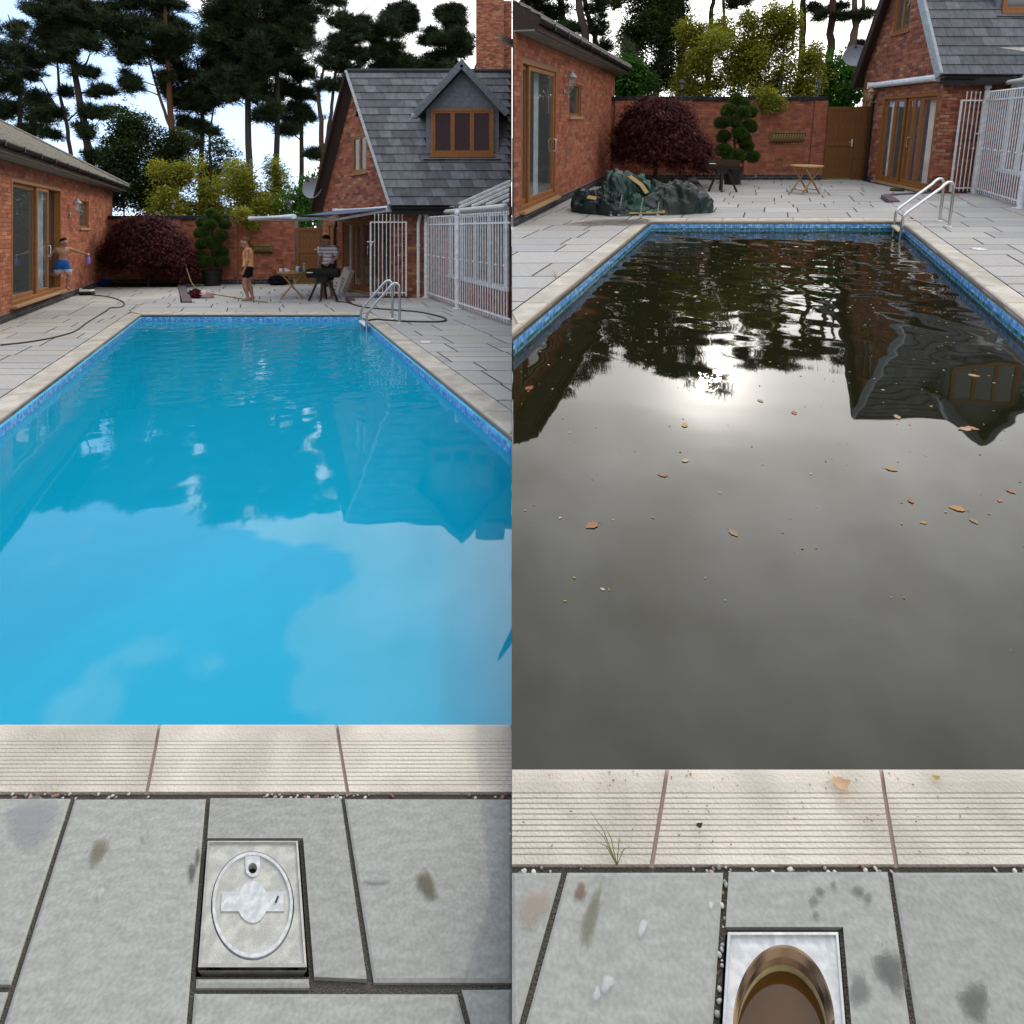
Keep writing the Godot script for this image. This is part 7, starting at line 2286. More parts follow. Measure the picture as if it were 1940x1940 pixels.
func west() -> void:
	SD = -1
	K = -0.4243
	T = Transform3D()
	rng.seed = 11
	var br := BRICK
	var c := {
		"pool": [-2.15, 2.0, 1.974, 11.5], "cop": [-2.41, 2.26, 1.728, 11.83], "water": -0.13, "ripple": 0.004, "wave": 2.4,
		"cop_tone": Color(0.72, 0.65, 0.54), "cop_joints": [-2.41, -2.02, -1.45, -0.878, -0.306, 0.265, 0.826, 1.4, 1.97, 2.26],
		"ladder": [1.90, 2.46, 10.28, 10.82], "ladder_label": "chrome pool ladder with two arched rails at the clean blue pool",
		"lid": [-0.122, 0.113, 1.311, 1.582], "lid_cd": 1.442, "lid_ra": 0.0955, "lid_rd": 0.113, "lid_label": "square cream skimmer lid with a round disc and finger hole, set in grey paving",
		"slab_tones": FLAGS, "near_tone": Color(0.295, 0.297, 0.268),
		"strips": [{"name": "paving", "y": 0.0, "poly": PackedVector2Array([Vector2(-4.31, 7.5), Vector2(-2.43, 4.6), Vector2(-2.43, 13.28), Vector2(-1.62, 13.28), Vector2(-2.1, 16.9), Vector2(-4.42, 16.9)])},
			{"name": "paving", "y": 0.0, "poly": PackedVector2Array([Vector2(2.28, 4.2), Vector2(4.6, 4.2), Vector2(4.6, 14.34), Vector2(2.15, 14.2), Vector2(2.15, 13.28), Vector2(2.28, 13.28)])},
			{"name": "paving", "y": 0.0, "poly": rect(-2.42, 2.27, 11.85, 13.27)},
			{"name": "lower_terrace", "y": -0.04, "poly": PackedVector2Array([Vector2(-1.35, 13.31), Vector2(2.1, 13.31), Vector2(2.1, 14.25), Vector2(3.3, 14.5), Vector2(2.05, 18.26), Vector2(-2.1, 18.26)])}],
		"near_slabs": [rect(-2.0, -1.262, 1.1, 1.708), rect(-2.9, -2.012, 0.9, 1.708), rect(-1.25, -0.517, 1.288, 1.708), rect(-1.1, -0.517, 0.7, 1.275), rect(-0.505, -0.137, 0.95, 1.708), rect(-0.505, -0.137, 0.5, 0.94), PackedVector2Array([Vector2(-0.124, 1.596), Vector2(0.128, 1.596), Vector2(0.128, 1.3), Vector2(0.24, 1.296), Vector2(0.243, 1.708), Vector2(-0.124, 1.708)]), PackedVector2Array([Vector2(-0.124, 1.283), Vector2(0.116, 1.283), Vector2(0.116, 1.298), Vector2(-0.124, 1.298)]), rect(0.254, 0.95, 1.292, 1.708), rect(-0.126, 0.425, 0.7, 1.273), rect(0.437, 1.1, 0.7, 1.28)],
		"stains": [[-0.60, 1.64, 0.07, 0.06, Color(0.42, 0.43, 0.43)], [-0.40, 1.56, 0.022, 0.03, Color(0.25, 0.22, 0.15)], [-0.144, 1.545, 0.006, 0.02, Color(0.12, 0.125, 0.11)], [-0.155, 1.51, 0.009, 0.02, Color(0.12, 0.125, 0.11)], [0.42, 1.48, 0.024, 0.028, Color(0.17, 0.15, 0.09)], [-0.29, 1.60, 0.008, 0.012, Color(0.5, 0.5, 0.5)], [-0.37, 1.46, 0.006, 0.014, Color(0.6, 0.6, 0.6)], [0.30, 1.49, 0.03, 0.008, Color(0.42, 0.44, 0.44)]],
		"kerbs": [[Vector2(-1.36, 13.28), Vector2(-2.11, 18.2), -0.22], [Vector2(2.12, 13.6), Vector2(2.12, 14.2), 0.14], [Vector2(2.14, 14.21), Vector2(3.2, 14.38), 0.1]],
		"soil": PackedVector2Array([Vector2(-4.4, 16.9), Vector2(-2.1, 16.9), Vector2(-2.3, 18.29), Vector2(-4.4, 18.29)]),
		"lb_p": Vector2(-4.27, 8.5), "lb_q": Vector2(-4.425, 18.9), "lb_h": 2.8, "lb_door": [2.42, 5.6, 0.25, 2.52], "lb_win": [7.25, 8.2, 1.64, 2.36], "lb_single": 160, "lb_sash": [[2.49, 4.02], [3.94, 4.74]], "lb_curtains": [[2.62, 2.8], [4.8, 5.46]],
		"lb_lamp": 6.3, "lb_lamp_y": 2.22, "lb_lamp_label": "small pale wall lantern beside the half-open sliding door", "lb_roof": Color(0.26, 0.245, 0.21), "lb_label": "low dark-lit brick building with a half-open sliding door and long tiled roof", "tones": br,
		"bw": [-4.41, 1.24, 18.3, 2.02, -0.04], "bw_tones": br, "bw_piers": [[-4.4, -2.2], [-1.05, -0.49], [0.875, 1.24]], "bw_label": "dark red brick garden wall with piers and blue brick top, behind the barefoot girl",
		"gate": [1.26, 2.0, 18.3, 1.66, -0.03], "gate_mat": M.gate_wood, "gate_post": 0.14, "gate_label": "shadowy brown timber gate under the open awning's far end",
		"trough": [-0.03, 0.56, 18.3, 0.88, 1.1], "trough_label": "iron wall trough with straw liner, behind the girl's shoulder",
		"rh_p": Vector2(3.29, 14.375), "rh_q": Vector2(2.0, 17.69), "rh_eave": 2.55, "rh_ridge": 5.74, "rh_base": -0.05, "rh_x1": -0.02, "rh_single": 120, "gutter_len": 1.9,
		"rh_door": [0.12, 2.95, 0.02, 1.86], "rh_leaves": [[0.185, 0.75], [0.75, 1.3], [1.3, 1.8], [1.8, 2.35], [2.35, 2.885]], "rh_curtains": [[0.25, 0.5], [2.4, 2.8]], "rh_win": [1.4, 2.3, 3.07, 4.08], "rh_side_door": [3.45, 3.88, 0.1, 1.75],
		"rh_label": "steep-roofed brick house with dormer, behind the white gate standing open", "rh_tones": HOUSE_BRICK, "rh_slate": Color(0.155, 0.16, 0.175), "dormer": [-1.2, 0.88, 3.42, 4.5, 5.55],
		"glass": [4.5, 14.1, 10.75, 2.06], "glass_label": "white framed conservatory behind the bars by the dormered house",
		"chimney": [-1.78, -0.41, 30.0, 4.0, 13.4], "chimney_label": "tall brick chimney stack and gable of another house, at the picture's middle",
		"post_lanterns": [[-2.467, "black lantern on the dark wall above the red maple"], [1.05, "black lantern on the dark wall beside the open awning"]],
		"maple": [-10.43, 17.4, 1.03, 1.98, -0.02], "maple_label": "dark red dome-shaped maple in deep shade beside the low building", "topiary": [-8.79, 17.8, -0.04, 0.27, 0.45, 2.24, 0.47], "topiary_label": "cloud-pruned evergreen standing in shade left of the barefoot girl", "pot_label": "black plastic plant pot at the foot of the shaded wall",
		"topiary_tones": [Color(0.06, 0.105, 0.022), Color(0.08, 0.135, 0.026), Color(0.045, 0.08, 0.018)],
		"table": w(0.889, -0.04, 14.4), "table_label": "round wooden folding table laid with cups, under the open awning", "bbq": w(1.60, -0.04, 14.1), "bbq_turn": 0.1, "bbq_label": "black barrel barbecue being tended by the person in stripes", "bbq_mat": M.black_iron,
	}
	plot(c)
	chimney_house(c)
	unseen_shade_house()
	west_trees()
	var W := frame_of(w(3.29, 0, 14.375), w(2.0, 0, 17.69), -1.0)
	dish(W, W.l + 0.02, 2.72, "grey satellite dish on the shaded gable's far corner")
	awning(W, 0.0, 3.15, 2.1, 2.35, "white awning cranked fully open over the lower terrace")
	downpipe(wp(W, 3.3, -0.04, 0.06), 1.9, M.black_plastic, "thin black downpipe beside the person in stripes")
	downpipe(w(3.86, 0, 14.3), 2.0, M.white_plastic, "white downpipe between the open gate and the fence", 0.04)
	var mb := Mb.new()
	mb.box(place(Vector3(0, 0, 0.06)), Vector3(0.1, 0.07, 0.14), 0.015)
	mb.ball(place(Vector3(0, -0.06, 0.1), Basis.from_scale(Vector3.ONE * 0.05)), 10, 8)
	one("security_light", mb, M.black_plastic, "dark security light high under the shaded gable's peak", "light", wp(W, 1.75, 4.62, 0.02), -0.9)
	# white bars
	var G := frame_of(w(2.72, 0, 14.2), w(3.55, 0, 14.2))
	var gt := fence("bar_gate", G, 0.0, G.l, 0.085, "white barred gate standing open in front of the folding doors", "gate", "", 1.92, true)
	mb = Mb.new()
	wbox(mb, G, -0.08, 0.1, 1.3, 1.33, -0.03, 0.03, 0.004)
	mb.line(wp(G, 0.03, 1.3, 0.03), wp(G, 0.03, 1.22, 0.03), 0.01)
	part("latch", mb, M.white_paint, gt, wp(G, 0, 0))
	var F := frame_of(w(4.05, 0, 14.3), w(4.2, 0, 9.95))
	fence_post(wp(F, 0.0, 0, 0), "white ball-topped post at the fence's far end, next to a downpipe")
	fence_post(wp(F, 2.2, 0, 0), "white ball-topped post midway along the fence at the blue pool")
	fence("bar_fence", F, 0.06, 2.14, 0.118, "far panel of white bars between two ball-topped posts, blue pool side", "fence", "white bar fence panels")
	fence("bar_fence", F, 2.26, F.l - 0.03, 0.118, "near panel of white bars cut off by the picture's middle, blue pool side", "fence", "white bar fence panels")
	# people
	var skin := Color(0.38, 0.20, 0.13)
	var girl := person("barefoot person in a peach sleeveless top and dark shorts, standing beside the hose", w(-0.146, -0.04, 14.0), -1.35, 1.45,
		{"head": Vector3(0, 0.922, 0.045), "neck": Vector3(0, 0.835, 0.012), "look": Vector3(0.1, -0.35, 1), "chest": Vector3(0, 0.72, 0.0), "ell": Vector3(0.135, 0.64, -0.02), "elr": Vector3(-0.135, 0.64, -0.02), "wrl": Vector3(0.125, 0.475, 0.045), "wrr": Vector3(-0.13, 0.475, 0.03),
		"knl": Vector3(0.05, 0.285, 0.045), "knr": Vector3(-0.05, 0.285, 0.0), "anl": Vector3(0.05, 0.045, -0.01), "anr": Vector3(-0.05, 0.045, -0.06), "tol": Vector3(0.055, 0.018, 0.075), "tor": Vector3(-0.055, 0.018, 0.025)},
		{"skin": skin, "hair": Color(0.10, 0.055, 0.03), "hair_bones": [[Vector3(0, 0.0, -0.05), Vector3(0.0, -0.06, -0.075), 0.03, 0.022], [Vector3(0, -0.06, -0.075), Vector3(0, -0.12, -0.08), 0.022, 0.01]], "top": func(_p): return Color(0.75, 0.36, 0.14), "strap_in": 0.1, "leg": 0.42, "shorts": func(_p): return Color(0.015, 0.013, 0.017)})
	person("person in a striped T-shirt and dark shorts, head bowed over the barbecue", w(1.772, -0.04, 14.62), -0.35, 1.5,
		{"head": Vector3(0.0, 0.915, 0.05), "neck": Vector3(0, 0.835, 0.012), "look": Vector3(-0.1, -0.75, 1), "ell": Vector3(0.165, 0.65, -0.01), "elr": Vector3(-0.165, 0.65, -0.01), "wrl": Vector3(0.10, 0.55, 0.13), "wrr": Vector3(-0.09, 0.56, 0.13), "anl": Vector3(0.075, 0.045, 0), "anr": Vector3(-0.075, 0.045, 0.02), "tol": Vector3(0.095, 0.018, 0.085), "tor": Vector3(-0.095, 0.018, 0.1)},
		{"skin": skin * 0.95, "hair": Color(0.02, 0.016, 0.014), "top": func(p): return Color(0.16, 0.19, 0.30) if fmod(p.y + 10.0, 0.085) < 0.026 else Color(0.62, 0.6, 0.62), "sleeve": 0.62, "leg": 0.8, "shorts": func(_p): return Color(0.018, 0.02, 0.03), "curll": 1.2, "curlr": 1.2})
	var boy := w(-4.25, 0.25, 13.42)
	person("bare-chested child in blue swim shorts stepping off the door sill, one arm out", boy, 1.15, 1.15,
		{"pel": Vector3(0, 0.53, 0), "chest": Vector3(0.0, 0.72, 0.02), "neck": Vector3(0, 0.83, 0.035), "head": Vector3(0.0, 0.925, 0.06), "look": Vector3(0.25, -0.12, 1), "shl": Vector3(0.105, 0.80, 0.03), "shr": Vector3(-0.105, 0.80, 0.02), "ell": Vector3(0.20, 0.745, 0.13), "wrl": Vector3(0.30, 0.70, 0.24), "elr": Vector3(-0.17, 0.70, -0.08), "wrr": Vector3(-0.12, 0.62, -0.17),
		"knl": Vector3(0.07, 0.30, 0.10), "anl": Vector3(0.06, 0.065, 0.05), "tol": Vector3(0.07, 0.018, 0.12), "knr": Vector3(-0.06, 0.32, -0.06), "anr": Vector3(-0.08, 0.30, -0.28), "tor": Vector3(-0.085, 0.22, -0.32)},
		{"skin": skin, "hair": Color(0.018, 0.013, 0.01), "leg": 0.75, "shorts": func(p): return Color(0.02, 0.10, 0.32) if p.y > 0.47 else (Color(0.35, 0.42, 0.5) if p.y > 0.42 else Color(0.45, 0.30, 0.32)), "curll": 1.9, "palml": Vector3(0, -1, 0.2)})
	var hand := Basis(Vector3.UP, 1.15) * (Vector3(0.325, 0.695, 0.265) * 1.15) + boy
	var sq := thing("water_squirter", "violet plastic bottle with a pale cap, held out in the child's hand", "bottle", hand + Vector3(0.0, -0.21, 0))
	mb = Mb.new()
	mb.col = Color(0.16, 0.15, 0.55)
	mb.lathe([Vector2(0, 0), Vector2(0.036, 0.0), Vector2(0.038, 0.02), Vector2(0.034, 0.11), Vector2(0.015, 0.15), Vector2(0.013, 0.2)], Transform3D(), 14)
	part("bottle_body", mb, M.paint, sq)
	mb = Mb.new()
	mb.lathe([Vector2(0.017, 0.19), Vector2(0.017, 0.225), Vector2(0, 0.228)], Transform3D(), 10)
	part("cap", mb, M.white_plastic, sq)
	# on the table
	var tp: Vector3 = c.table + Vector3(0, 0.641, 0)
	cup("white mug at the table's left edge", tp + Vector3(-0.24, 0, 0.06), 0.036, 0.085, Color(0.7, 0.7, 0.68))
	cup("pale mug next to the left edge one, slightly behind", tp + Vector3(-0.16, 0, -0.04), 0.036, 0.08, Color(0.6, 0.63, 0.66))
	cup("small white bowl in the middle of the laid table", tp + Vector3(-0.06, 0, 0.1), 0.06, 0.05, Color(0.72, 0.7, 0.66), "bowl", "bowl")
	cup("low tan dish between bowl and jug on the laid table", tp + Vector3(0.05, 0, 0.02), 0.075, 0.022, Color(0.5, 0.36, 0.2), "dish", "dish")
	cup("tall pale blue jug on the laid table", tp + Vector3(0.13, 0, -0.03), 0.05, 0.13, Color(0.45, 0.52, 0.62), "jug", "jug")
	cup("dark tumbler right of the jug on the laid table", tp + Vector3(0.22, 0, 0.05), 0.035, 0.1, Color(0.05, 0.06, 0.09), "tumbler", "cup")
	bottle("slim greenish bottle at the laid table's right edge", tp + Vector3(0.27, 0, -0.06), 0.2, Color(0.25, 0.3, 0.2))
	# lying about
	var pt := thing("pump_box", "low white and black box with a cable, on the paving near the child", "pump", w(-4.1, 0, 14.85), 0.2)
	mb = Mb.new()
	mb.box(place(Vector3(0, 0.04, 0)), Vector3(0.30, 0.08, 0.2), 0.02)
	part("base", mb, M.black_plastic, pt)
	mb = Mb.new()
	mb.box(place(Vector3(0, 0.105, 0)), Vector3(0.29, 0.05, 0.19), 0.022)
	mb.tube(pv([Vector3(-0.13, 0.12, 0.05), Vector3(-0.14, 0.16, 0.03), Vector3(-0.13, 0.16, -0.03), Vector3(-0.12, 0.12, -0.05)]), PackedFloat32Array([0.01]), 6)
	part("cover", mb, M.white_plastic, pt)
	hose("cable", "dark cable snaking from the low white box along the paving", [w(-3.95, 0.012, 14.75), w(-3.46, 0.012, 14.375), w(-2.95, 0.012, 13.5), w(-2.75, 0.012, 12.8), w(-2.77, 0.012, 12.4), w(-2.92, 0.012, 12.35), w(-2.90, 0.012, 11.8), w(-2.86, 0.012, 10.4), w(-2.81, 0.012, 9.5), w(-2.97, 0.012, 8.93), w(-3.22, 0.012, 8.56), w(-3.5, 0.012, 8.36)], 0.011, M.rubber, "cable")
	hose("hose", "dark hose loop lying across the right-hand paving by the blue pool's ladder", [w(1.85, -0.025, 13.8), w(2.03, 0.016, 13.14), w(2.25, 0.016, 12.43), w(2.70, 0.016, 12.03), w(3.14, 0.016, 11.72), w(3.37, 0.016, 11.15), w(3.38, 0.016, 10.7), w(3.16, 0.016, 10.46), w(2.56, 0.016, 10.52), w(2.2, 0.016, 10.72), w(2.02, 0.02, 10.6), w(1.93, -0.02, 10.5), w(1.9, -0.3, 10.45)], 0.014, M.rubber)
	hose("hose", "thin hose trailing from the red maple over the lower terrace to the girl's feet", [w(-1.95, 0.72, 17.1), w(-1.86, 0.42, 16.9), w(-1.65, 0.1, 16.4), w(-1.3, -0.02, 15.7), w(-0.8, -0.026, 15.0), w(-0.3, -0.026, 14.3), w(0.0, -0.026, 13.9), w(0.3, -0.026, 13.6)], 0.012, M.straw)
	for q in [["cushion", "crumpled white and pink towel on the lower terrace by the edging", Vector3(-1.16, -0.04, 14.6), Color(0.62, 0.5, 0.5), 0.16], ["cushion", "dark maroon bundle lying against the white towel", Vector3(-1.36, -0.04, 14.55), Color(0.10, 0.012, 0.02), 0.14], ["cushion", "black round bag behind the maroon bundle", Vector3(-1.42, -0.04, 14.85), Color(0.015, 0.014, 0.016), 0.15],
		["bag", "black slumped bag on the terrace behind the laid table", Vector3(0.70, -0.04, 18.0), Color(0.012, 0.014, 0.016), 0.24], ["bag", "small dark blue bag at the low building's foot, near the maple", Vector3(-4.25, 0.0, 17.2), Color(0.02, 0.03, 0.10), 0.16]]:
		mb = Mb.new()
		var nz := FastNoiseLite.new()
		nz.seed = int(q[4] * 1000); nz.frequency = 2.2
		for i in 14:
			for k in 18:
				var e := []
				for z in [[i, k], [i + 1, k], [i + 1, k + 1], [i, k + 1]]:
					var th: float = PI * z[0] / 14.0; var ph: float = TAU * (z[1] % 18) / 18.0
					var u := Vector3(sin(th) * sin(ph), cos(th), sin(th) * cos(ph))
					var r: float = q[4] * (1.0 + 0.55 * nz.get_noise_3dv(u * 1.4))
					e.append(Vector3(u.x * r * 1.15, maxf(0.0, (u.y + 0.75) * r * 0.62), u.z * r))
				mb.col = tint(q[3], 0.05)
				mb.quad(e[0], e[1], e[2], e[3])
		var pl: Vector3 = q[2]
		one(q[0], mb, M.cloth, q[1], "bag" if q[0] == "bag" else "towel", w(pl.x, pl.y, pl.z))
	for q in [["flat white carton leaning by the folding doors, behind the barbecue's legs", w(2.02, -0.04, 15.6), 0.32, 0.5, 0.06, -0.3], ["long white carton with a dark print leaning against the house by the doors", w(2.3, -0.04, 16.0), 0.26, 0.68, 0.16, -0.5]]:
		var bx := thing("carton", q[0], "box", q[1], -0.55, "cartons by the folding doors")
		mb = Mb.new()
		mb.box(Transform3D(Basis(Vector3(0, 0, 1), q[5]), Vector3(0.12, q[3] * 0.46, 0)), Vector3(q[2], q[3], q[4]), 0.006)
		mb.col = Color(0.6, 0.6, 0.58)
		part("carton_body", mb, M.white_plastic, bx)
		mb = Mb.new()
		mb.col = Color(0.25, 0.08, 0.1)
		for k in 3: mb.box(Transform3D(Basis(Vector3(0, 0, 1), q[5]), Vector3(0.12, q[3] * 0.46, 0)) * place(Vector3(0.02, -0.12 + k * 0.09, q[4] * 0.5 + 0.001)), Vector3(0.09 - 0.02 * k, 0.035, 0.002))
		part("print", mb, M.paint, bx)
	mb = Mb.new()
	mb.box(place(Vector3(0, 0.006, 0)), Vector3(0.15, 0.012, 0.13), 0.004)
	one("drain_cover", mb, M.white_plastic, "small white drain plate set in the paving right of the blue pool", "drain cover", w(2.43, 0.001, 8.6))

func east() -> void:
	SD = 1
	K = 0.4245
	var tau := atan(207.0 / 1150.0)
	var B := Basis(Vector3.RIGHT, tau)
	T = Transform3D(B, Vector3(0, 1.6, 0) - B * Vector3(0, 1.6, 0))   # the east plot lies on a rising slope
	rng.seed = 23
	var br := BRICK
	var c := {
		"pool": [-1.88, 2.18, 1.266, 9.7], "cop": [-2.10, 2.42, 1.06, 10.02], "water": -0.165, "ripple": 0.007, "wave": 1.5,
		"cop_tone": Color(0.72, 0.65, 0.54), "cop_joints": [-2.1, -1.74, -1.21, -0.68, -0.144, 0.39, 0.93, 1.46, 1.99, 2.42],
		"ladder": [2.06, 2.775, 9.07, 9.6], "ladder_label": "steel pool ladder with two arched rails at the murky pool",
		"lid": [0.03, 0.25, 0.70, 0.943], "lid_cd": 0.825, "lid_ra": 0.089, "lid_rd": 0.098, "lid_label": "open white skimmer with its round lid off and brown water inside",
		"slab_tones": FLAGS, "near_tone": Color(0.295, 0.297, 0.268),
		"strips": [{"name": "paving", "y": 0.0, "poly": PackedVector2Array([Vector2(-3.8, 7.0), Vector2(-2.12, 4.2), Vector2(-2.12, 11.9), Vector2(-1.3, 11.9), Vector2(-1.9, 14.9), Vector2(-4.35, 14.9)])},
			{"name": "paving", "y": 0.0, "poly": PackedVector2Array([Vector2(2.44, 4.5), Vector2(5.2, 6.0), Vector2(5.2, 13.46), Vector2(3.62, 13.46), Vector2(2.5, 12.95), Vector2(2.5, 11.9), Vector2(2.44, 11.9)])},
			{"name": "paving", "y": 0.0, "poly": rect(-2.11, 2.43, 10.04, 11.88)},
			{"name": "lower_terrace", "y": -0.04, "poly": PackedVector2Array([Vector2(-1.08, 11.92), Vector2(2.4, 11.92), Vector2(2.4, 12.95), Vector2(3.62, 13.6), Vector2(2.46, 16.96), Vector2(-2.05, 16.96)])}],
		"near_slabs": [rect(-1.0, -0.337, 0.3, 1.046), rect(-0.324, 0.013, 0.3, 1.046), PackedVector2Array([Vector2(0.025, 0.955), Vector2(0.262, 0.955), Vector2(0.262, 0.5), Vector2(0.365, 0.5), Vector2(0.368, 1.046), Vector2(0.025, 1.046)]), rect(0.379, 1.2, 0.3, 1.046), rect(1.212, 1.95, 0.3, 1.046), rect(1.962, 2.8, 0.3, 1.046), rect(2.44, 3.1, 1.058, 2.0), rect(2.44, 3.1, 2.012, 2.9)],
		"stains": [[0.345, 0.89, 0.026, 0.03, Color(0.16, 0.17, 0.155)], [0.282, 0.865, 0.02, 0.019, Color(0.24, 0.25, 0.235)], [0.492, 0.848, 0.026, 0.024, Color(0.18, 0.185, 0.16)], [0.219, 1.011, 0.009, 0.007, Color(0.2, 0.21, 0.2)], [0.248, 1.022, 0.006, 0.006, Color(0.22, 0.23, 0.22)], [0.205, 0.996, 0.009, 0.007, Color(0.22, 0.23, 0.22)], [0.30, 1.012, 0.011, 0.008, Color(0.2, 0.21, 0.2)], [0.318, 1.0, 0.008, 0.008, Color(0.21, 0.22, 0.21)], [0.208, 0.972, 0.006, 0.006, Color(0.22, 0.23, 0.22)],
			[-0.142, 0.952, 0.007, 0.012, Color(0.75, 0.76, 0.76)], [-0.008, 0.987, 0.004, 0.006, Color(0.75, 0.76, 0.76)], [-0.191, 0.872, 0.011, 0.009, Color(0.72, 0.72, 0.72)], [-0.207, 0.858, 0.006, 0.008, Color(0.72, 0.72, 0.72)], [-0.372, 0.985, 0.025, 0.035, Color(0.48, 0.40, 0.32)], [-0.25, 0.97, 0.012, 0.05, Color(0.27, 0.26, 0.18)], [-0.285, 1.01, 0.012, 0.014, Color(0.25, 0.16, 0.11)],
			[-2.5, 9.5, 0.5, 0.36, Color(0.22, 0.20, 0.17)], [-2.1, 9.6, 0.28, 0.25, Color(0.24, 0.20, 0.17)]],
		"kerbs": [[Vector2(-1.07, 11.9), Vector2(-2.06, 16.9), -0.24], [Vector2(2.42, 11.95), Vector2(2.42, 12.95), 0.2], [Vector2(2.5, 12.96), Vector2(3.55, 13.4), 0.1]],
		"soil": PackedVector2Array([Vector2(-4.4, 14.9), Vector2(-1.95, 14.9), Vector2(-2.28, 16.99), Vector2(-4.5, 16.99)]),
		"lb_p": Vector2(-3.84, 9.12), "lb_q": Vector2(-4.52, 17.4), "lb_h": 2.86, "lb_door": [0.31, 2.42, 0.2, 2.52], "lb_win": [3.42, 4.5, 1.68, 2.36], "lb_single": 300, "lb_sash": [[0.38, 0.86], [0.78, 2.35]], "lb_curtains": [[1.02, 1.16], [1.95, 2.25]],
		"lb_lamp": 2.95, "lb_lamp_y": 2.4, "lb_lamp_label": "small silvery wall lantern between the closed sliding door and a narrow window", "lb_roof": Color(0.26, 0.245, 0.21), "lb_label": "low orange-red brick building with a closed sliding door and mossy gutter", "tones": br,
		"bw": [-4.5, 1.43, 17.0, 2.24, -0.04], "bw_tones": br, "bw_piers": [[-4.4, -2.31], [-0.764, -0.4], [1.06, 1.43]], "bw_label": "bright orange-red brick garden wall with piers, under the yellow tree",
		"gate": [1.45, 2.26, 17.0, 1.96, -0.03], "gate_mat": M.gate_wood, "gate_post": 0.4, "gate_label": "brown two-panel timber gate with a white handle, beside the bright brick wall",
		"trough": [-0.1, 0.78, 17.0, 0.98, 1.25], "trough_label": "iron wall trough with straw liner and dry stems, above the bare table",
		"rh_p": Vector2(3.62, 13.5), "rh_q": Vector2(2.46, 17.465), "rh_eave": 2.95, "rh_ridge": 6.1, "rh_base": -0.05, "rh_x1": 13.4, "rh_single": 300, "gutter_len": 0.75,
		"rh_door": [0.12, 2.72, 0.04, 2.2], "rh_leaves": [[0.185, 0.85], [0.85, 1.22], [1.22, 1.5], [1.62, 2.12], [2.12, 2.655]], "rh_curtains": [[0.3, 0.72], [0.92, 1.16], [2.18, 2.6]], "rh_win": [1.78, 2.6, 3.74, 5.0], "rh_side_door": [3.33, 3.8, 0.14, 2.18],
		"rh_label": "steep-roofed brick house with folded awning, beside the shut white bars", "rh_tones": HOUSE_BRICK, "rh_slate": Color(0.155, 0.16, 0.175), "dormer": [11.72, 0.95, 4.0, 5.0, 5.95],
		"glass": [5.0, 13.35, 7.5, 2.44], "glass_label": "white framed conservatory behind the bars at the picture's right edge",
		"post_lanterns": [[-2.6, "black lantern on the wall between the maple and the yellow tree"], [1.13, "black lantern on the wall end beside the timber gate"]],
		"maple": [3.62, 15.4, 1.05, 2.12, -0.02], "maple_label": "purple-red dome-shaped maple behind the heaped green cover", "topiary": [5.744, 15.8, -0.04, 0.235, 0.44, 2.3, 0.5], "topiary_label": "bright cloud-pruned evergreen against the orange-red wall", "pot_label": "black plastic plant pot behind the rusty barbecue",
		"topiary_tones": [Color(0.06, 0.105, 0.022), Color(0.08, 0.135, 0.026), Color(0.045, 0.08, 0.018)],
		"table": w(0.83, -0.04, 13.75), "table_label": "round wooden folding table standing bare on the terrace", "bbq": w(-1.12, -0.04, 14.2), "bbq_turn": -0.15, "bbq_label": "rusty barrel barbecue standing unused before the pot plant", "bbq_mat": M.rust_iron,
	}
	plot(c)
	east_trees()
	var W := frame_of(w(3.62, 0, 13.5), w(2.46, 0, 17.465), -1.0)
	dish(W, W.l + 0.12, 3.3, "grey satellite dish at the bright gable's far corner")
	awning(W, 0.05, 3.35, 2.52, 0.1, "white awning folded shut above the folding doors")
	downpipe(wp(W, 3.22, -0.04, 0.06), 2.3, M.black_plastic, "black downpipe between the side door and the folding doors", 0.04)
	lantern_wall(W, 3.12, 2.35, "dark gilt wall lantern beside the black downpipe", M.strap)
	var mb := Mb.new()
	var um := thing("parasol", "royal blue parasol folded and leaning inside the folding doors", "parasol", wp(W, 1.56, 0.0, -0.25))
	mb.col = Color(0.01, 0.025, 0.22)
	mb.lathe([Vector2(0.0, 0.05), Vector2(0.06, 0.06), Vector2(0.085, 0.3), Vector2(0.07, 0.9), Vector2(0.03, 1.2), Vector2(0.0, 1.25)], Transform3D(Basis(Vector3(0, 0, 1), -0.06), Vector3.ZERO), 9, true)
	part("folded_canopy", mb, M.cloth, um)
	mb = Mb.new()
	mb.line(Vector3.ZERO, Vector3(0.09, 1.5, 0), 0.014)
	part("pole", mb, M.steel, um)
	# white bars
	var G := frame_of(w(4.03, 0, 13.40), w(4.51, 0, 13.42))
	var gt := fence("bar_gate", G, 0.0, G.l, 0.09, "white barred gate shut against its ball-topped post", "gate", "", 2.17, true)
	mb = Mb.new()
	wbox(mb, G, G.l - 0.1, G.l + 0.1, 1.3, 1.33, -0.03, 0.03, 0.004)
	mb.line(wp(G, G.l - 0.03, 1.3, 0.03), wp(G, G.l - 0.03, 1.2, 0.03), 0.01)
	part("latch", mb, M.white_paint, gt, wp(G, 0, 0))
	var F := frame_of(w(4.56, 0, 13.42), w(4.82, 0, 7.5))
	fence_post(wp(F, 0.0, 0, 0), "tall white ball-topped post where the shut gate meets the fence", 1.2)
	fence_post(wp(F, 2.5, 0, 0), "white post at the picture's right edge, its top out of sight", 1.2)
	fence("bar_fence", F, 0.06, 2.44, 0.118, "long panel of white bars right of the shut gate", "fence", "white bar fence panels", 2.17)
	tarp_heap(c)
	# stone by the house foot, drain plate, weeds
	mb = Mb.new()
	for k in 5: pebble(mb, Vector3(rf(-0.16, 0.16), 0.03, rf(-0.06, 0.06)), rf(0.06, 0.09))
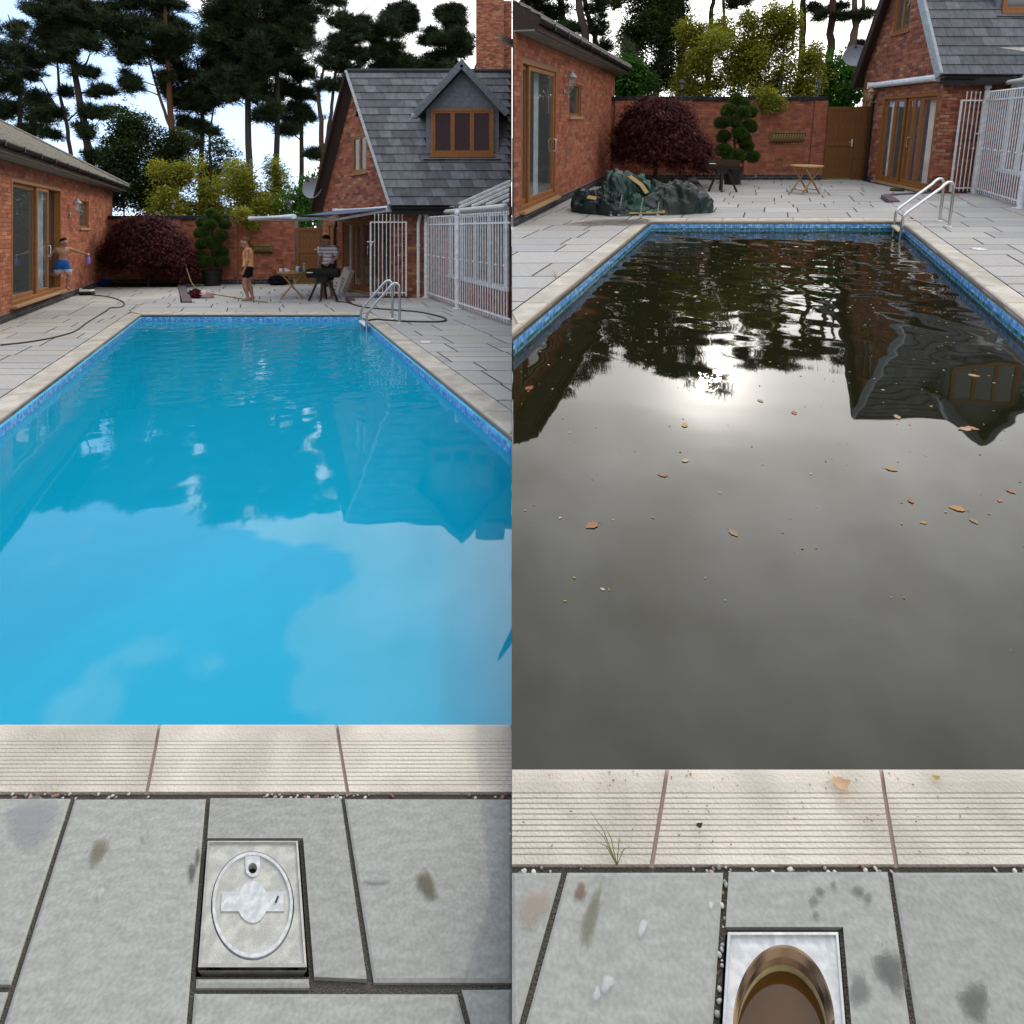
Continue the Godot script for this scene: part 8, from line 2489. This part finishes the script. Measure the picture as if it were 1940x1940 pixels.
	mb.col = Color(0.12, 0.13, 0.09)
	one("mossy_stone", mb, M.mossy, "low mossy stone on the terrace at the folding doors' foot", "stone", w(2.98, -0.04, 14.2))
	mb = Mb.new()
	mb.box(place(Vector3(0, 0.006, 0)), Vector3(0.15, 0.012, 0.13), 0.004)
	one("drain_cover", mb, M.white_plastic, "small white drain plate set in the paving right of the murky pool", "drain cover", w(2.70, 0.001, 7.47))
	for q in [[-0.22, 1.058, 0.12, 7, "wispy green grass tuft sprouting behind the near coping"], [-2.12, 6.06, 0.16, 9, "small weed in the joint beside the murky pool's left coping"]]:
		mb = Mb.new()
		for i in q[3]:
			var e: Vector3 = Vector3(rf(-0.5, 0.5), rf(0.25, 0.55), rf(-1.0, 0.1)) * q[2]
			mb.col = Color(0.12, 0.16, 0.03).lerp(Color(0.2, 0.17, 0.06), rf(0, 1))
			mb.tube(pv([Vector3.ZERO, e * 0.5 + Vector3(0, 0.02, 0), e]), PackedFloat32Array([0.0011, 0.0009, 0.0003]), 4, false)
		one("grass_tuft", mb, M.paint, q[4], "weed", w(q[0], 0.0, q[1]))
	# leaves on the water and on the coping
	var wy: float = c.water
	var lv := [[-0.67, 2.41, 0.045, Color(0.42, 0.2, 0.1), "russet leaf alone on the grey water, nearest the left edge"], [0.98, 2.53, 0.045, Color(0.55, 0.3, 0.12), "tan curled leaf floating at right, with a smaller one below it"], [1.03, 2.44, 0.03, Color(0.35, 0.27, 0.18), "grey-brown small leaf just below the tan curled one"], [0.78, 2.59, 0.03, Color(0.38, 0.2, 0.13), "dull brown leaf left of the tan curled one"], [0.80, 2.43, 0.02, Color(0.6, 0.3, 0.1), "tiny orange leaf left of the grey-brown one"], [1.20, 2.59, 0.024, Color(0.5, 0.22, 0.14), "small reddish leaf near the right edge of the murky water"], [1.28, 2.66, 0.028, Color(0.45, 0.2, 0.14), "rust leaf closest to the right edge of the murky water"],
		[0.74, 2.85, 0.04, Color(0.5, 0.33, 0.18), "pale brown folded leaf in the middle right of the murky water"], [-0.04, 2.36, 0.035, Color(0.4, 0.26, 0.16), "narrow brown leaf hanging under a scrap, centre of the murky water"], [-0.43, 2.80, 0.035, Color(0.4, 0.24, 0.15), "mid-brown leaf on the grey water at left of the glare"], [-0.39, 3.31, 0.04, Color(0.6, 0.42, 0.22), "sandy leaf just under the sun's glare"], [0.26, 3.46, 0.035, Color(0.55, 0.18, 0.1), "round orange-red leaf right of the sun's glare"], [0.88, 3.41, 0.04, Color(0.45, 0.3, 0.2), "buff leaf pair below the house's reflection"], [1.24, 3.26, 0.05, Color(0.55, 0.38, 0.26), "large pale leaf cluster near the reflected chimney"], [1.29, 3.27, 0.045, Color(0.5, 0.25, 0.18), "pinkish leaf right beside the large pale cluster"], [-1.50, 3.81, 0.055, Color(0.3, 0.1, 0.05), "dark red leaf in the reflected brick at the left edge"], [-0.33, 2.93, 0.028, Color(0.6, 0.5, 0.3), "straw-coloured leaf left of centre"], [-0.52, 2.04, 0.014, Color(0.55, 0.5, 0.42), "pale speck of leaf, low on the left of the murky water"], [1.54, 4.01, 0.05, Color(0.5, 0.33, 0.2), "buff leaf on the dark reflection, right side"], [0.05, 3.62, 0.03, Color(0.5, 0.4, 0.26), "beige leaf close under the glare"]]
	for q in lv:
		var p := w(q[0], wy + 0.002, q[1])
		mb = Mb.new()
		mb.col = q[3]
		leaf_mesh(mb, q[2] * 1.5, q[2] * 0.45, rf(0.0, 0.35))
		one("floating_leaf", mb, M.leaf, q[4], "leaf", p, rf(0, TAU), "leaves floating on the murky pool")
	mb = Mb.new()
	for i in 900:
		var d := lerpf(1.6, 9.5, pow(rf(0, 1), 0.75)); var a := rf(-1.8, 2.1)
		if a + K * d < 0.05: continue
		mb.col = [Color(0.5, 0.44, 0.34), Color(0.35, 0.25, 0.12), Color(0.6, 0.56, 0.48), Color(0.4, 0.33, 0.1), Color(0.45, 0.2, 0.1)][rng.randi() % 5]
		var b := w(a, wy + 0.003, d)
		var s := rf(0.002, 0.010) * (0.5 + d * 0.14)
		var u := Vector3(1, 0, 0).rotated(Vector3.UP, rf(0, TAU)) * s
		var v := u.rotated(Vector3.UP, PI / 2) * rf(0.15, 0.7)
		mb.quad(b - u - v, b + u - v * 0.6, b + u * 0.8 + v, b - u * 0.7 + v)
	var fl := one("floating_debris", mb, M.leaf, "scattered specks of leaf litter on the murky pool", "leaf litter", Vector3.ZERO)
	fl.set_meta("kind", "stuff")
	for q in [[0.284, 1.213, 0.03, Color(0.55, 0.36, 0.24), "dry pinkish-tan leaf lying on the near coping"], [0.519, 1.226, 0.012, Color(0.42, 0.28, 0.12), "small brown leaf on the near coping, right of the dry one"], [-0.049, 1.124, 0.011, Color(0.05, 0.03, 0.025), "dark curled scrap on the near coping's ribbed part"]]:
		mb = Mb.new()
		mb.col = q[3]
		leaf_mesh(mb, q[2] * 1.6, q[2] * 0.5, 0.8)
		one("fallen_leaf", mb, M.leaf, q[4], "leaf", w(q[0], 0.014, q[1]), rf(0.9, 2.0), "leaves on the near coping")
	mb = Mb.new()
	for i in 90:
		mb.col = [Color(0.25, 0.09, 0.05), Color(0.12, 0.09, 0.05), Color(0.3, 0.2, 0.08)][rng.randi() % 3]
		var b := w(rf(-0.5, 0.6), 0.006, rf(1.07, 1.25))
		var u := Vector3(1, 0, 0).rotated(Vector3.UP, rf(0, TAU)) * rf(0.001, 0.004)
		mb.box(Transform3D(Basis(Vector3.UP, rf(0, TAU)), b), Vector3(rf(0.002, 0.006), 0.001, rf(0.001, 0.0025)))
	var cr := one("coping_litter", mb, M.paint, "red-brown crumbs of leaf litter on the near coping", "leaf litter", Vector3.ZERO)
	cr.set_meta("kind", "stuff")

func _ready() -> void:
	make_sky()
	make_materials()
	mat("grout_grey", lin(0.30, 0.28, 0.27), 0.95)
	mat("dish_grey", lin(0.22, 0.23, 0.25), 0.6)
	mat("dark_pane", lin(0.02, 0.025, 0.035), 0.03, {"spec": 0.8})
	mat("far_brick", lin(0.26, 0.10, 0.065), 0.9, {"tex": noise_tex(0.05, 3, 0.8, 1.0, 256, 43), "scale": Vector3.ONE})
	mat("mossy", lin(0.09, 0.10, 0.05), 1.0, {"tex": noise_tex(0.1, 3, 0.5, 1.0, 256, 41), "scale": Vector3.ONE * 6.0})
	west()
	east()
	# bank of earth where the east plot rises above the west one
	T = Transform3D()
	var mb := Mb.new()
	mb.plate(pv([Vector3(0, -0.6, 3), Vector3(0, -0.6, -58), Vector3(0, 9.8, -58), Vector3(0, -0.66, 3)]), Vector3(0.001, 0, 0))
	part("bank", mb, M.soil, setting("earth_bank"))
